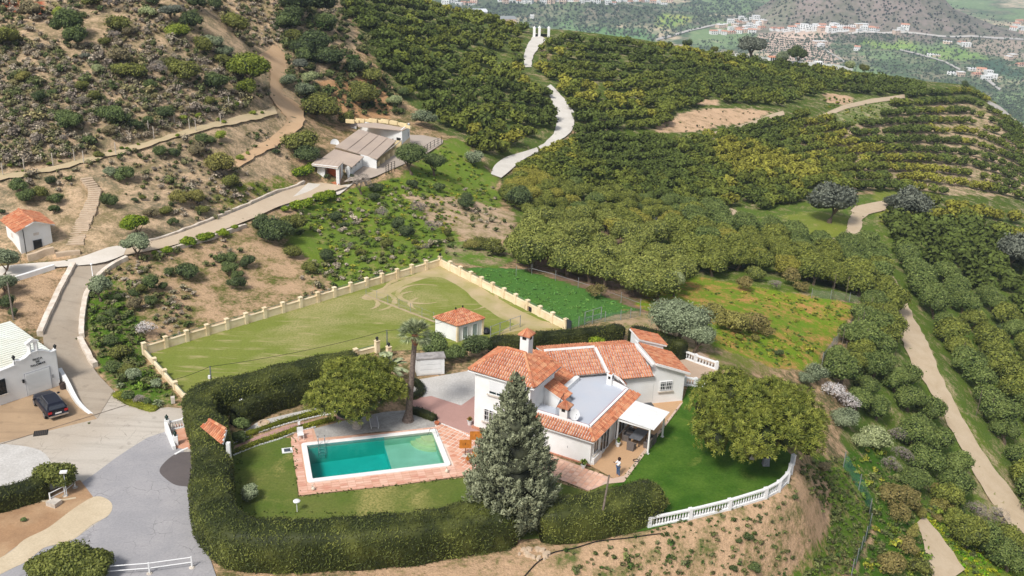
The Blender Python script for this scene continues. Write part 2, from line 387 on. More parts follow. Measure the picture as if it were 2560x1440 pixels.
# --- terrain colour zones: polygons traced from the photograph, kept on the ground as attributes
def nz(x, y, s, sd=0): return fbm(x, y, s, 4, sd)
gu, gv = proj(np.stack([gx, gy, GZ], -1))
Rg = RR[:, None] + 0 * gx
vis = (RR[:, None] < ridge(TH)[None] + 2)
soil = np.zeros(gx.shape + (3,)); veg = np.zeros_like(soil); cov = np.zeros(gx.shape); rough = np.zeros(gx.shape)
def zset(m, s=None, v=None, c=None, r=None):
    if s is not None: soil[m] = np.array(s) * .88
    if v is not None: veg[m] = np.array(v) * .74
    if c is not None: cov[m] = c
    if r is not None: rough[m] = r
ALL = np.ones(gx.shape, bool); SAND = S(212, 176, 140); PINK = S(205, 175, 150); GRASS = S(96, 128, 40); OLV = S(112, 112, 72); DKG = S(66, 84, 34); BRT = S(124, 150, 58)
zset(ALL, SAND, OLV, .5, .5)
ju = gu + 7 * nz(gx, gy, 5, 31); jv = gv + 5 * nz(gx, gy, 5, 47)
def zone(poly, s=None, v=None, c=None, r=None): zset(vis & inpoly(ju, jv, poly), s, v, c, r)
zone([(-900,-900),(860,-900),(860,20),(900,120),(800,210),(740,300),(720,440),(560,560),(320,640),(-900,640)], S(214,184,150), S(146,136,108), .50, 1.0)
zone([(380,600),(740,455),(860,470),(1020,470),(1200,520),(1300,600),(1230,680),(1100,650),(360,880),(300,760),(240,700)], S(200,168,134), S(108,116,58), .42, .5)
zone([(760,520),(880,470),(1000,440),(1110,350),(1150,345),(1240,440),(1260,540),(1160,500),(1130,560),(1170,640),(1100,655),(860,730),(820,690),(760,640),(700,580)], S(178,150,112), BRT, .80, .5)
zone([(1000,480),(1180,500),(1290,540),(1360,520),(1400,570),(1290,600),(1180,600),(1080,560)], S(206,178,148), S(120,130,60), .35, .5)
zone([(200,680),(300,690),(330,780),(370,830),(360,900),(450,1010),(330,1010),(250,930),(215,820)], S(180,152,118), S(96,130,44), .68, .4)
zone([(540,590-110),(700,440),(760,470),(600,530),(520,520)], SAND, S(120,140,50), .55, .5)
# orchards
zone([(860,-50),(1400,-50),(1345,95),(1430,300),(1400,360),(1240,430),(1180,360),(1100,330),(1000,240),(900,100)], S(196,170,136), S(98,118,56), .72, .3)
zone([(1345,60),(2440,190),(2700,330),(2700,640),(2200,470),(1700,560),(1430,520),(1250,450),(1440,350)], S(200,176,146), S(92,112,46), .72, .3)
for pl in ([(1640,335),(1660,300),(1760,270),(1930,275),(1880,305),(1700,330)], [(1700,245),(1800,250),(1800,262),(1700,262)], [(2060,230),(2140,245),(2130,262),(2060,258)], [(1760,190),(1840,196),(1830,212),(1770,208)]):
    zone(pl, S(218,184,150), OLV, .22, .6)
zone([(1980,300),(2400,250),(2700,340),(2700,500),(2200,480),(1900,440)], S(214,184,154), S(104,120,58), .46, .3)
zone([(2060,285),(2160,240),(2240,262),(2200,300),(2080,320)], S(190,176,140), S(112,132,64), .6, .3)
zone([(1250,450),(1430,470),(1700,540),(2200,480),(2560,600),(2700,700),(2700,1500),(2360,1500),(2100,1100),(2170,760),(1720,700),(1280,640),(1290,560)], S(184,164,128), S(104,128,54), .74, .3)
for pl in ([(1960,540),(2020,530),(2120,540),(2130,600),(2000,600)], [(1760,530),(1850,530),(1860,565),(1780,560)], [(2180,470),(2330,480),(2360,560),(2200,560)]): zone(pl, S(190,170,120), S(138,152,66), .8)
zone([(2260,760),(2330,880),(2440,1080),(2540,1200),(2580,1440),(2480,1440),(2380,1000),(2290,870)], S(198,176,140), S(116,138,58), .55, .3)
zone([(1280,560),(1560,560),(1740,720),(1620,790),(1440,720),(1290,660)], S(150,124,104), S(110,120,60), .35, .2)
zone([(1160,670),(1290,670),(1460,720),(1600,775),(1480,800),(1420,822),(1330,770)], S(120,140,60), S(94,142,66), .96, .1)
zone([(1100,600),(1230,600),(1300,640),(1240,672),(1130,660)], S(184,160,130), S(116,150,56), .55, .3)
zone([(1590,760),(1720,690),(1900,720),(2150,760),(2060,880),(2040,930),(1900,920),(1780,860),(1640,800)], S(206,150,96), S(128,160,48), .62, .2)
zone([(1560,770),(1780,860),(1960,930),(1830,930),(1720,860),(1560,822)], S(176,150,118), S(130,140,70), .55, .2)
zone([(1560,822),(1480,800),(1590,780),(1720,800),(1800,880),(1700,880)], S(196,168,134), S(120,136,66), .35, .2)
zone([(1250,1385),(1620,1320),(1980,1210),(2020,1160),(2110,1170),(2200,1500),(900,1500),(900,1425)], S(206,172,138), S(112,122,70), .34, .5)
zone([(2020,1130),(2110,1150),(2175,1250),(2180,1320),(2100,1460),(1960,1460),(2070,1330),(2080,1230)], S(196,164,122), S(108,140,50), .72, .3)
zone([(2110,1130),(2190,1110),(2420,1420),(2420,1500),(2100,1500),(2190,1330)], S(184,160,120), S(84,124,40), .78, .3)
zone([(2290,1280),(2420,1290),(2600,1440),(2600,1500),(2360,1500)], S(170,160,80), S(134,156,62), .9, .2)
zone([(790,200),(930,190),(990,240),(970,300),(850,300)], S(206,160,116), OLV, .25, .6)
zone([(-900,700),(100,690),(185,690),(140,760),(100,830),(30,800),(-900,790)], S(204,172,138), S(120,110,80), .3, .3)
zone([(0,0),(120,10),(110,40),(0,30)], S(190,110,80), OLV, .3)
# the far land
farm = ~vis
P1 = fbm(gx, gy, 260, 3, 61); P2 = vnoise(gx / 120 + P1, gy / 170, 71); P3 = vnoise(gx / 60, gy / 140, 77)
zset(farm, S(176,162,138), S(98,120,84), .64, 0.0)
fs = soil.copy(); fv = veg.copy()
m = farm & (P2 > .62); soil[m] = S(166,172,130); veg[m] = S(122,144,98); cov[m] = .8
m = farm & (P2 < .3); soil[m] = S(206,186,158); veg[m] = S(96,120,84); cov[m] = .45
m = farm & (mount(gx, gy) + 3 * fbm(gx, gy, 30, 3, 4) > 6)
soil[m] = S(140,126,118); veg[m] = S(106,104,88); cov[m] = .5
m = farm & (np.abs(gy - LR[1] - 60) < 120) & (np.abs(gx - LR[0]) < 380); soil[m] = S(150,136,120); veg[m] = S(84,96,70); cov[m] = .7
def fzone(poly, s_, v_, c_):
    m_ = farm & inpoly(gu + 3 * fbm(gx, gy, 50, 3, 8), gv + 1.5 * fbm(gx, gy, 50, 3, 18), poly); soil[m_] = s_; veg[m_] = v_; cov[m_] = c_
fzone([(1900,86),(2060,80),(2080,130),(2110,162),(1960,150),(1880,120)], S(204,180,162), S(120,130,100), .18)
fzone([(2160,104),(2280,108),(2300,128),(2200,124)], S(180,184,110), S(130,160,80), .6); fzone([(2430,148),(2500,150),(2560,190),(2560,210),(2470,180)], S(110,130,100), S(70,96,74), .8)
fzone([(1400,56),(1640,84),(1640,110),(1420,80)], S(150,170,120), S(110,146,92), .85); fzone([(1640,34),(1740,40),(1700,66),(1640,70)], S(190,186,100), S(130,160,80), .6); fzone([(2280,120),(2420,120),(2480,150),(2330,150)], S(150,170,100), S(120,150,80), .7)
fzone([(2380,90),(2560,96),(2560,150),(2420,130)], S(172,154,138), S(130,124,104), .45)
# small relief where the ground is wild; kept away from the level ground and from roads
ROADS = []
def relief(x, y, rg):
    return rg * (.8 * fbm(x, y, 9, 4, 101) + .28 * fbm(x, y, 2.6, 3, 103))
# ------------------------------------------------------------------ roads and tracks (draped strips)
def resample(P, n):
    P = np.asarray(P, float); d = np.r_[0, np.cumsum(np.hypot(*(P[1:, :2] - P[:-1, :2]).T))]; t = np.linspace(0, d[-1], n)
    # smooth (Catmull-like) by interpolating then averaging
    Q = np.stack([np.interp(t, d, P[:, k]) for k in range(P.shape[1])], 1)
    for _ in range(max(2, n // 30)):
        Q[1:-1] = Q[1:-1] * .5 + (Q[:-2] + Q[2:]) * .25
    return Q
def strip(name, left, right, mat, lift=.05, label=None, step=1.2, across=6, wob=.0, road=True, smoothz=True):
    A = Gl(left); B = Gl(right); L = max(np.hypot(*(A[1:, :2] - A[:-1, :2]).T).sum(), np.hypot(*(B[1:, :2] - B[:-1, :2]).T).sum()); n = max(6, int(L / step))
    A = resample(A, n); B = resample(B, n); V = []; 
    for i in range(n):
        wa, wb = wob * (random.random() - .5), wob * (random.random() - .5)
        for k in range(across + 1):
            t = k / across; p = A[i] * (1 - t) + B[i] * t + (B[i] - A[i]) / max(1e-3, np.hypot(*(B[i] - A[i])[:2])) * ((wa if k == 0 else 0) + (wb if k == across else 0)); V.append(p)
    V = np.array(V); V[:, 2] = hz(V[:, 0], V[:, 1]) + lift
    Zg = V[:, 2].reshape(n, across + 1)
    if smoothz:
        zc = Zg.mean(1); 
        for _ in range(4): zc[1:-1] = zc[1:-1] * .5 + (zc[:-2] + zc[2:]) * .25
        Zg = Zg * .35 + zc[:, None] * .65; V[:, 2] = Zg.ravel()
    if road: ROADS.append(([tuple(p[:2]) for p in A] + [tuple(p[:2]) for p in B[::-1]], V.copy()))
    F = [(i * (across + 1) + k, i * (across + 1) + k + 1, (i + 1) * (across + 1) + k + 1, (i + 1) * (across + 1) + k) for i in range(n - 1) for k in range(across)]
    me = np_mesh(name, V, F, mat, smooth=True); o = link(name, me); tag(o, label, kind='structure'); return A, B
def center_strip(name, pts, mat, **k):
    """pts (u, v, width in pixels across)"""
    P = np.array(pts, float); d = np.gradient(P[:, :2], axis=0); d /= np.linalg.norm(d, axis=1)[:, None] + 1e-9; nrm = np.stack([-d[:, 1], d[:, 0]], 1)
    w = P[:, 2:3] / 2; return strip(name, (P[:, :2] - nrm * w).tolist(), (P[:, :2] + nrm * w).tolist(), mat, **k)
def m_ground(name, c1, c2, s1=.3, amt=.5, crack=False, rough=.9, c3=None, fine=.18, streak=None):
    c1 = tuple(x * .88 for x in c1); c2 = tuple(x * .82 for x in c2); c3 = tuple(x * .88 for x in c3) if c3 else None
    t = NT(name); co = t.coord('World'); n = t.noise(co, s1, 6, .6, .4); n2 = t.noise(co, 6, 4, .7); n3 = t.noise(co, s1 * .35, 3)
    c = t.mix(t.ramp(n, [(.36, 0.0), (.68, amt)]), c1, c2)
    if c3: c = t.mix(t.ramp(n3, [(.45, 0.0), (.62, .8)]), c, c3)
    c = t.mix(t.ramp(n2, [(.3, fine), (.7, 0.0)]), c, tuple(x * .35 for x in c1))
    if streak is not None:
        w = t.noise(t.coord('World', (.12, 1.5, 1), streak), 1.0, 5, .65); c = t.mix(t.ramp(w, [(.5, 0.0), (.68, .42)]), c, tuple(x * .55 for x in c1)); c = t.mix(t.ramp(t.noise(co, 1.1, 3, .5), [(.62, 0.0), (.72, .35)]), c, tuple(x * .45 for x in c1))
    if crack:
        vo = t.n('ShaderNodeTexVoronoi'); vo.feature = 'DISTANCE_TO_EDGE'; wv = t.mix(.35, co, t.n('ShaderNodeTexNoise').outputs['Color'])
        nn = t.n('ShaderNodeTexNoise'); t.l(co, nn.inputs['Vector']); nn.inputs['Scale'].default_value = .8; nn.inputs['Detail'].default_value = 6
        wv = t.mix(.9, co, nn.outputs['Color'], 'ADD'); t.l(wv, vo.inputs['Vector']); vo.inputs['Scale'].default_value = .9
        ck = t.ramp(vo.outputs['Distance'], [(0, .8), (.012, .4), (.025, 0.0)]); ck = t.math('MULTIPLY', ck, t.ramp(t.noise(co, .35, 4), [(.48, 0.0), (.66, .9)]))
        c = t.mix(ck, c, tuple(x * .22 for x in c1))
    t.bump(n2, .25, .03); return t.fin(c, rough, .15)
dirt_mat = m_ground('track_dirt', S(214, 180, 142), S(196, 158, 120), .3)
dirt2_mat = m_ground('orchard_track_dirt', S(206, 186, 158), S(188, 164, 130), .5)
drive_mat = m_ground('drive_concrete', S(186, 172, 154), S(170, 154, 134), .25, .7, streak=R_(70))
park_mat = m_ground('parking_concrete', S(200, 188, 172), S(186, 170, 150), .15, .8, c3=S(206, 198, 186), streak=R_(25), crack=True)
apron_mat = m_ground('apron_concrete', S(190, 162, 130), S(172, 146, 118), .25, .8, streak=R_(-40))
asph_mat = m_ground('pale_cracked_asphalt', S(166, 164, 166), S(190, 186, 186), .35, .8, crack=True, fine=.3)
patch_mat = m_ground('dark_asphalt_patch', S(112, 104, 102), S(96, 90, 90), .5, .5)
whitec_mat = m_ground('white_concrete', S(232, 224, 212), S(216, 204, 188), .3, .6)
wpath_mat = m_ground('white_path_concrete', S(232, 226, 216), S(212, 204, 192), .3, .7, fine=.3)
wgrav_mat = m_ground('white_gravel', S(222, 218, 212), S(196, 190, 182), .7, .5, fine=.5)
ggrav_mat = m_ground('grey_gravel', S(200, 196, 190), S(150, 144, 136), 1.2, .6, fine=.6)
sandc_mat = m_ground('sand_coloured_cement', S(222, 204, 174), S(204, 184, 152), .5, .7, fine=.3)
soil_mat = m_ground('brown_soil', S(186, 148, 112), S(160, 128, 98), .8, .6, c3=S(200, 168, 132), fine=.35)
steps_mat = m_ground('stone_steps', S(214, 192, 166), S(184, 160, 134), 1.5, .6)
yard_mat = m_ground('yard_concrete', S(196, 182, 168), S(184, 166, 148), .15, .6)
pinkp_mat = m_ground('pink_paving', S(192, 152, 142), S(178, 140, 130), .5, .5)
# drive down to the parking
kL = [(182,668),(150,730),(122,790),(104,840),(112,880),(147,935),(172,972),(200,1010),(243,1047)]
kR = [(310,642),(262,672),(232,705),(214,742),(205,800),(203,850),(216,890),(240,930),(285,978)]
strip('drive', kL, kR, drive_mat, .05, 'brushed concrete drive climbing past the garage')
strip('junction', [(-40,668),(60,656),(130,655),(190,648),(250,622),(285,603),(318,612)], [(-40,715),(45,693),(110,672),(182,669),(214,668),(262,668),(310,642)], whitec_mat, .07, 'pale concrete junction of the lanes below the white hut')
strip('upper_lane', [(318,612),(375,604),(450,580),(540,545),(620,512),(690,478),(735,455),(800,452)], [(310,642),(380,632),(450,614),(560,580),(640,548),(700,520),(760,505),(870,470)], m_ground('upper_lane_gravel', S(214,194,168), S(198,176,148), .3), .05, 'gravel lane leading up to the stables')
center_strip('dirt_track', [(662,120,62),(690,150,60),(700,185,44),(692,215,32),(690,238,34),(712,258,44),(738,280,46),(742,305,44),(722,330,38),(690,352,34),(650,374,32),(600,402,26),(566,425,16)], dirt_mat, wob=.8, label='bare dirt track bending round the scrub hill')
center_strip('terrace_track', [(690,276,30),(640,290,28),(560,308,26),(470,332,22),(400,350,20),(320,374,20),(240,396,18),(150,418,18),(60,434,20),(-60,452,20)], m_ground('terrace_soil', S(206,184,150), S(176,166,120), .4), wob=.8, label='narrow planted terrace cut along the scrub hill')
center_strip('white_path', [(1352,90,34),(1335,112,30),(1320,138,24),(1318,168,20)], wpath_mat, step=2, wob=.5, label='white concrete path below the entrance gate')
center_strip('white_path', [(1372,214,12),(1385,235,22),(1398,262,36),(1414,290,46),(1412,318,44),(1396,338,30),(1376,356,18),(1350,372,14)], wpath_mat, step=1.5, wob=.4, label='white concrete path curving through the orchard')
center_strip('white_path', [(1345,374,14),(1310,388,20),(1276,404,40),(1250,424,44),(1240,440,30)], wpath_mat, step=1.5, label='end of the white path beside the dark tree')
for pts in ([(1376,474,7),(1400,484,9)], [(1425,492,6),(1452,500,6)], [(1552,520,8),(1590,534,9)], [(1634,545,8),(1652,551,8)], [(1384,566,6),(1412,576,8)]):
    p = [pts[0], ((pts[0][0]+pts[1][0])/2, (pts[0][1]+pts[1][1])/2, pts[0][2]), pts[1]]
    center_strip('white_path', p, wpath_mat, step=1, label='short stretch of white path seen between orchard trees')
strip('farm_track', [(2140,512),(2130,520),(2124,545),(2114,578),(2095,594),(2050,598),(1980,586),(1930,578)], [(2222,506),(2214,530),(2172,536),(2154,550),(2151,592),(2116,610),(2050,613),(1980,602),(1930,592)], dirt2_mat, wob=.7, label='pale farm track looping past two grey trees')
center_strip('farm_track', [(1862,556,20),(1842,540,22),(1822,524,12)], dirt2_mat, label='stub of farm track by the citrus slope')
center_strip('farm_track', [(2224,690,10),(2246,730,20),(2262,780,26),(2274,830,40),(2300,890,46),(2334,950,34),(2366,1010,32),(2392,1062,34),(2420,1110,34),(2444,1155,42),(2478,1205,44),(2520,1262,46),(2570,1330,50)], dirt2_mat, wob=.5, label='long straight farm track between the orchard rows')
center_strip('farm_track', [(2300,1300,20),(2322,1340,26),(2350,1390,60),(2376,1450,70)], dirt2_mat, wob=.5, label='trodden path through green weeds at the bottom corner')
center_strip('farm_track', [(2262,240,10),(2180,252,12),(2110,268,12),(2060,290,12)], dirt2_mat, label='grey lane crossing the orchard top', step=2)
center_strip('farm_track', [(1960,282,12),(1900,302,14),(1840,322,14),(1760,342,12),(1690,352,12)], dirt2_mat, label='grey lane below the bare orchard bank', step=2)
center_strip('farm_track', [(2560,322,12),(2530,300,12),(2500,272,10),(2470,255,8)], m_ground('grey_lane', S(190,184,176), S(170,164,156)), label='grey lane at the estate edge', step=2)
strip('yard', [(1025,338),(1060,336),(1100,345),(1108,352)], [(860,462),(930,452),(1000,415),(1106,360)], yard_mat, .06, 'concrete yard round the stable buildings', across=10)
strip('forecourt', [(770,455),(800,458),(850,462),(884,455)], [(700,520),(745,512),(800,500),(850,490)], whitec_mat, .075, 'white gravel forecourt before the stable porch', across=6)
# stone steps: one slab after the other
stepsP = resample(Gl([(216,448),(238,475),(232,505),(220,535),(205,565),(192,600),(186,618)]), 34)
st = thing('stone_stair', 'flight of pale stone steps climbing the scrub hill beside the white hut', 'steps', tuple(stepsP[-1]))
for i in range(33):
    p, q = stepsP[i], stepsP[i + 1]; a = math.atan2(q[1] - p[1], q[0] - p[0]) ; w = 1.35 + .5 * (i / 33) + random.uniform(-.2, .2)
    z = hz(p[0], p[1]); MB().box((p[0], p[1], z - .25), (np.hypot(*(q - p)[:2]) * .92, w, .42), a + random.uniform(-.08, .08)).build('step', steps_mat, st)
# relief, then roads pressed in
rg = rough.copy(); rg = np.where(inpoly(gx, gy, plateau_poly), 0, rg); dpl = seg_dist(gx[:NR], gy[:NR], plateau_poly); rg[:NR] *= np.clip(dpl / 5, 0, 1)
push = np.zeros_like(GZ); near = np.zeros(GZ.shape, bool)
for poly, V in ROADS:
    a = np.array(poly); m = (gx > a[:, 0].min() - 4) & (gx < a[:, 0].max() + 4) & (gy > a[:, 1].min() - 4) & (gy < a[:, 1].max() + 4)
    if not m.any(): continue
    x, y = gx[m], gy[m]; d = seg_dist(x, y, poly[::max(1, len(poly) // 60)]); ins = inpoly(x, y, poly); k = np.where(ins, 0, np.clip(d / 3.5, 0, 1)); rg[m] = rg[m] * k
    # follow the strip: nearest strip vertex height
    zz = np.empty(len(x)); 
    for i in range(0, len(x), 4000):
        dd = (x[i:i+4000, None] - V[None, ::2, 0]) ** 2 + (y[i:i+4000, None] - V[None, ::2, 1]) ** 2; zz[i:i+4000] = V[::2, 2][dd.argmin(1)]
    kk = np.where(ins, 1.0, np.clip(1 - d / 1.6, 0, 1)); g = GZ[m]; GZ[m] = g * (1 - kk) + np.minimum(g, zz - .16) * kk
GZ = GZ + relief(gx, gy, rg)
POOL = np.array([WZ(u, v, 0)[:2] for u, v in [(770,1210),(1132,1165),(1087,1075),(752,1110)]]); pc = POOL.mean(0)
pd1 = (POOL[1] - POOL[0] + POOL[2] - POOL[3]); pd1 /= np.linalg.norm(pd1); pd2 = np.array([-pd1[1], pd1[0]])
PLX, PLY = 11.5, 6.05                          # outer size of the coping
def PW(a, b, z=0.0): return (pc[0] + pd1[0] * a + pd2[0] * b, pc[1] + pd1[1] * a + pd2[1] * b, z)
def prect(hx, hy): return [PW(-hx, -hy)[:2], PW(hx, -hy)[:2], PW(hx, hy)[:2], PW(-hx, hy)[:2]]
GZ = np.where(inpoly(gx, gy, prect(PLX / 2 - .18, PLY / 2 - .18)), -2.9, GZ)
def gridmesh(name, i0, i1, mat):
    X, Y, Z = gx[i0:i1], gy[i0:i1], GZ[i0:i1]; n, m = X.shape; V = np.stack([X, Y, Z], -1).reshape(-1, 3)
    idx = np.arange(n * m).reshape(n, m); F = np.stack([idx[:-1, :-1], idx[:-1, 1:], idx[1:, 1:], idx[1:, :-1]], -1).reshape(-1, 4)
    me = np_mesh(name, V, F, mat, {'soil': ('FLOAT_COLOR', 'POINT', soil[i0:i1].reshape(-1, 3)), 'veg': ('FLOAT_COLOR', 'POINT', veg[i0:i1].reshape(-1, 3)), 'cov': ('FLOAT', 'POINT', cov[i0:i1].ravel())}, True)
    return tag(link(name, me), kind='structure')
def m_terrain(name, far=False):
    t = NT(name); co = t.coord('World'); s = t.attr('soil', 'Color'); v = t.attr('veg', 'Color'); cv = t.attr('cov')
    if not far: n1 = t.noise(co, .45, 6, .68); n2 = t.noise(co, 2.6, 5, .7); n3 = t.noise(co, .12, 4)
    else: n1 = t.noise(co, .018, 6, .65); n2 = t.noise(co, .07, 5, .7); n3 = t.noise(co, .005, 4)
    n = t.math('ADD', t.math('MULTIPLY', n1, .6), t.math('MULTIPLY', n2, .4)); f = t.math('ADD', t.math('MULTIPLY', t.math('SUBTRACT', n, .5), 7.0), t.math('MULTIPLY_ADD', cv, 2.4, -.7))
    f = t.math('MAXIMUM', t.math('MINIMUM', f, 1.0), 0.0)
    if not far:
        vv = t.mix(t.ramp(n3, [(.4, 0.0), (.65, .5)]), v, t.mix(1.0, v, (1.25, 1.1, .7), 'MULTIPLY')); ss = t.mix(t.ramp(n1, [(.42, 0.0), (.62, .55)]), s, t.mix(1.0, s, (.74, .70, .66), 'MULTIPLY'))
        c = t.mix(f, ss, vv); c = t.mix(t.ramp(t.noise(co, 7, 4, .8), [(.32, .6), (.52, 0.0)]), c, t.mix(1.0, c, (.42, .42, .40), 'MULTIPLY')); t.bump(n2, .8, .25)
    else:
        vo = t.n('ShaderNodeTexVoronoi'); t.l(co, vo.inputs['Vector']); vo.inputs['Scale'].default_value = .085; vo.inputs['Randomness'].default_value = .75
        c = t.mix(f, s, v); dots = t.math('MULTIPLY', t.math('MULTIPLY', t.ramp(vo.outputs['Distance'], [(.26, 1.0), (.40, 0.0)]), t.ramp(n3, [(.40, .15), (.55, .8)])), t.ramp(cv, [(.38, 0.0), (.6, 1.0)]))
        c = t.mix(dots, c, S(62, 80, 54)); c = t.mix(t.math('MULTIPLY', t.ramp(n3, [(.56, 0.0), (.68, .3)]), t.ramp(cv, [(.38, 0.0), (.6, 1.0)])), c, S(146, 168, 116))
    return t.fin(c, .95, .05)
gridmesh('ground', 0, NR, m_terrain('estate_ground')); gridmesh('valley', NR - 1, len(RR), m_terrain('valley_ground', True))

# ------------------------------------------------------------------ level sheets of the property (each 4 mm above the one below)
def sheet(name, poly, mat, k=1, label=None, px=True, kind='structure', z=None, hole=None):
    P = [tuple(WZ(u, v, 0)[:2]) for u, v in poly] if px else poly
    a = sum(P[i][0] * P[(i + 1) % len(P)][1] - P[(i + 1) % len(P)][0] * P[i][1] for i in range(len(P)))
    if a < 0: P = P[::-1]
    zz = .004 * k if z is None else z
    me = bpy.data.meshes.new(name)
    if hole is None: me.from_pydata([(x, y, zz) for x, y in P], [], [tuple(range(len(P)))])
    else:
        from mathutils.geometry import tessellate_polygon
        Q = [list(P), list(hole)]; fs = tessellate_polygon([[Vector((x, y, 0)) for x, y in r] for r in Q]); me.from_pydata([(x, y, zz) for x, y in list(P) + list(hole)], [], [tuple(f) for f in fs])
    me.materials.append(mat)
    return tag(link(name, me), label, kind=kind)
def curve_poly(pts, n=4):
    out = []; N = len(pts)
    for i in range(N):
        p0, p1, p2, p3 = (np.array(pts[(i + k) % N], float) for k in (-1, 0, 1, 2))
        for j in range(n):
            t = j / n; out.append(tuple(.5 * ((2 * p1) + (-p0 + p2) * t + (2 * p0 - 5 * p1 + 4 * p2 - p3) * t * t + (-p0 + 3 * p1 - 3 * p2 + p3) * t ** 3)))
    return out
sheet('parking', [(-900,1100),(-60,1036),(0,1014),(153,962),(243,1047),(286,977),(330,1006),(385,1022),(420,1018),(470,1022),(500,1200),(520,1440),(520,1800),(-900,1800)], park_mat, 1, 'broad pale concrete parking area')
sheet('apron', [(-900,1110),(-60,1036),(0,1014),(153,962),(243,1047),(0,1107),(-300,1180)], apron_mat, 2, 'warm tan concrete apron before the garage')
sheet('asphalt', [(417,1078),(369,1094),(330,1118),(285,1148),(240,1182),(205,1206),(232,1242),(279,1262),(275,1285),(190,1345),(110,1370),(65,1405),(0,1437),(-100,1480),(-300,1620),(560,1640),(540,1440),(520,1380),(490,1290),(480,1150),(450,1118)], asph_mat, 3, 'pale grey cracked asphalt lane')
sheet('verge', [(-300,1250),(0,1248),(125,1226),(200,1200),(234,1244),(262,1247),(180,1276),(120,1322),(60,1352),(0,1397),(-250,1520)], soil_mat, 4, 'triangle of brown soil beside the asphalt')
sheet('cement_strip', curve_poly([(233,1243),(264,1246),(281,1264),(270,1290),(230,1312),(190,1345),(160,1358),(110,1370),(65,1405),(0,1437),(-150,1530),(-200,1470),(0,1395),(60,1350),(120,1320),(180,1275)]), sandc_mat, 5, 'tongue of sand coloured cement along the asphalt')
sheet('gravel_patch', curve_poly([(-300,1140),(-60,1112),(30,1112),(100,1126),(128,1160),(118,1200),(60,1222),(0,1236),(-300,1290)]), wgrav_mat, 3, 'white washed gravel area by the round bush')
sheet('asphalt_patch', curve_poly([(399,1180),(408,1160),(436,1137),(468,1130),(500,1140),(500,1220),(470,1217),(440,1213),(418,1200)]), patch_mat, 4, 'dark oval patch of new asphalt by the hedge')
# lawns and field
def m_grass(name, a, b, c3, dry, dryamt, s=.25, streak=None):
    a, b, c3, dry = [tuple(x * .85 for x in q) for q in (a, b, c3, dry)]
    t = NT(name); co = t.coord('World'); n = t.noise(co, s, 6, .65); n2 = t.noise(co, 5, 5, .75); n3 = t.noise(co, s * .6, 5, .6, .6)
    c = t.mix(t.ramp(n, [(.38, 0.0), (.62, 1.0)]), a, b); c = t.mix(t.ramp(n2, [(.3, .5), (.6, 0.0)]), c, c3)
    c = t.mix(t.math('MULTIPLY', t.ramp(n3, [(1 - dryamt - .06, 0.0), (1 - dryamt + .06, 1.0)]), t.ramp(n2, [(.4, .15), (.6, .9)])), c, dry)
    if streak:
        w = t.noise(t.coord('World', (.16, 1.6, 1), streak), 1.0, 5, .6); c = t.mix(t.math('MULTIPLY', t.ramp(w, [(.54, 0.0), (.62, .75)]), t.ramp(t.noise(co, .5, 4), [(.4, 0.0), (.6, 1.0)])), c, dry)
    t.bump(n2, .5, .06); return t.fin(c, .95, .05)
lawnA = m_grass('worn_lawn_grass', S(118, 126, 64), S(98, 118, 50), S(60, 74, 28), S(178, 164, 104), .41)
lawnB = m_grass('lush_lawn_grass', S(66, 104, 32), S(92, 124, 46), S(38, 60, 16), S(128, 138, 66), .37, .4)
fieldg = m_grass('paddock_grass', S(142, 148, 74), S(128, 140, 62), S(84, 96, 38), S(182, 168, 122), .44, .1, streak=R_(-48))
sheet('lawn', [(560,1085),(590,1092),(735,1095),(745,1242),(1180,1192),(1375,1200),(1472,1230),(1530,1200),(1560,1200),(1560,1330),(1290,1350),(640,1396),(560,1380),(525,1300),(525,1200)], lawnA, 1, 'worn lawn round the swimming pool')
sheet('lawn', [(1556,1202),(1700,1020),(1722,960),(1800,960),(1990,1150),(1966,1208),(1915,1240),(1820,1272),(1625,1324),(1480,1350),(1470,1240)], lawnB, 2, 'lush green lawn under the large mango tree')
sheet('paddock', [(372,885),(1100,655),(1420,824),(1250,868),(960,878),(600,966),(468,1003)], fieldg, 1, 'walled paddock of yellow green grass')
dust = m_ground('paddock_dust', S(196, 176, 138), S(168, 162, 96), .5, .8)
def dstrip(left, right, k):
    P = left + right[::-1]; return sheet('bare_earth', [(u + random.uniform(-1.5, 1.5), v + random.uniform(-.8, .8)) for u, v in curve_poly(P, 5)], dust, k, 'bare earth worn along the paddock wall')
dstrip([(905,742),(1000,702),(1098,668),(1180,705),(1260,755),(1340,795),(1395,815)], [(950,748),(1010,715),(1090,692),(1150,718),(1200,760),(1262,800),(1340,822)], 2)
dstrip([(1226,850),(1300,805),(1352,806),(1400,818)], [(1232,862),(1275,845),(1330,828),(1390,822)], 3)
sheet('bare_earth', curve_poly([(1160,862),(1245,838),(1330,822),(1420,824),(1430,840),(1300,850),(1250,866)]), m_grass('trampled_grass', S(150,150,72), S(170,150,100), S(110,110,50), S(196,174,136), .5), 4, 'trampled grass behind the pump house')
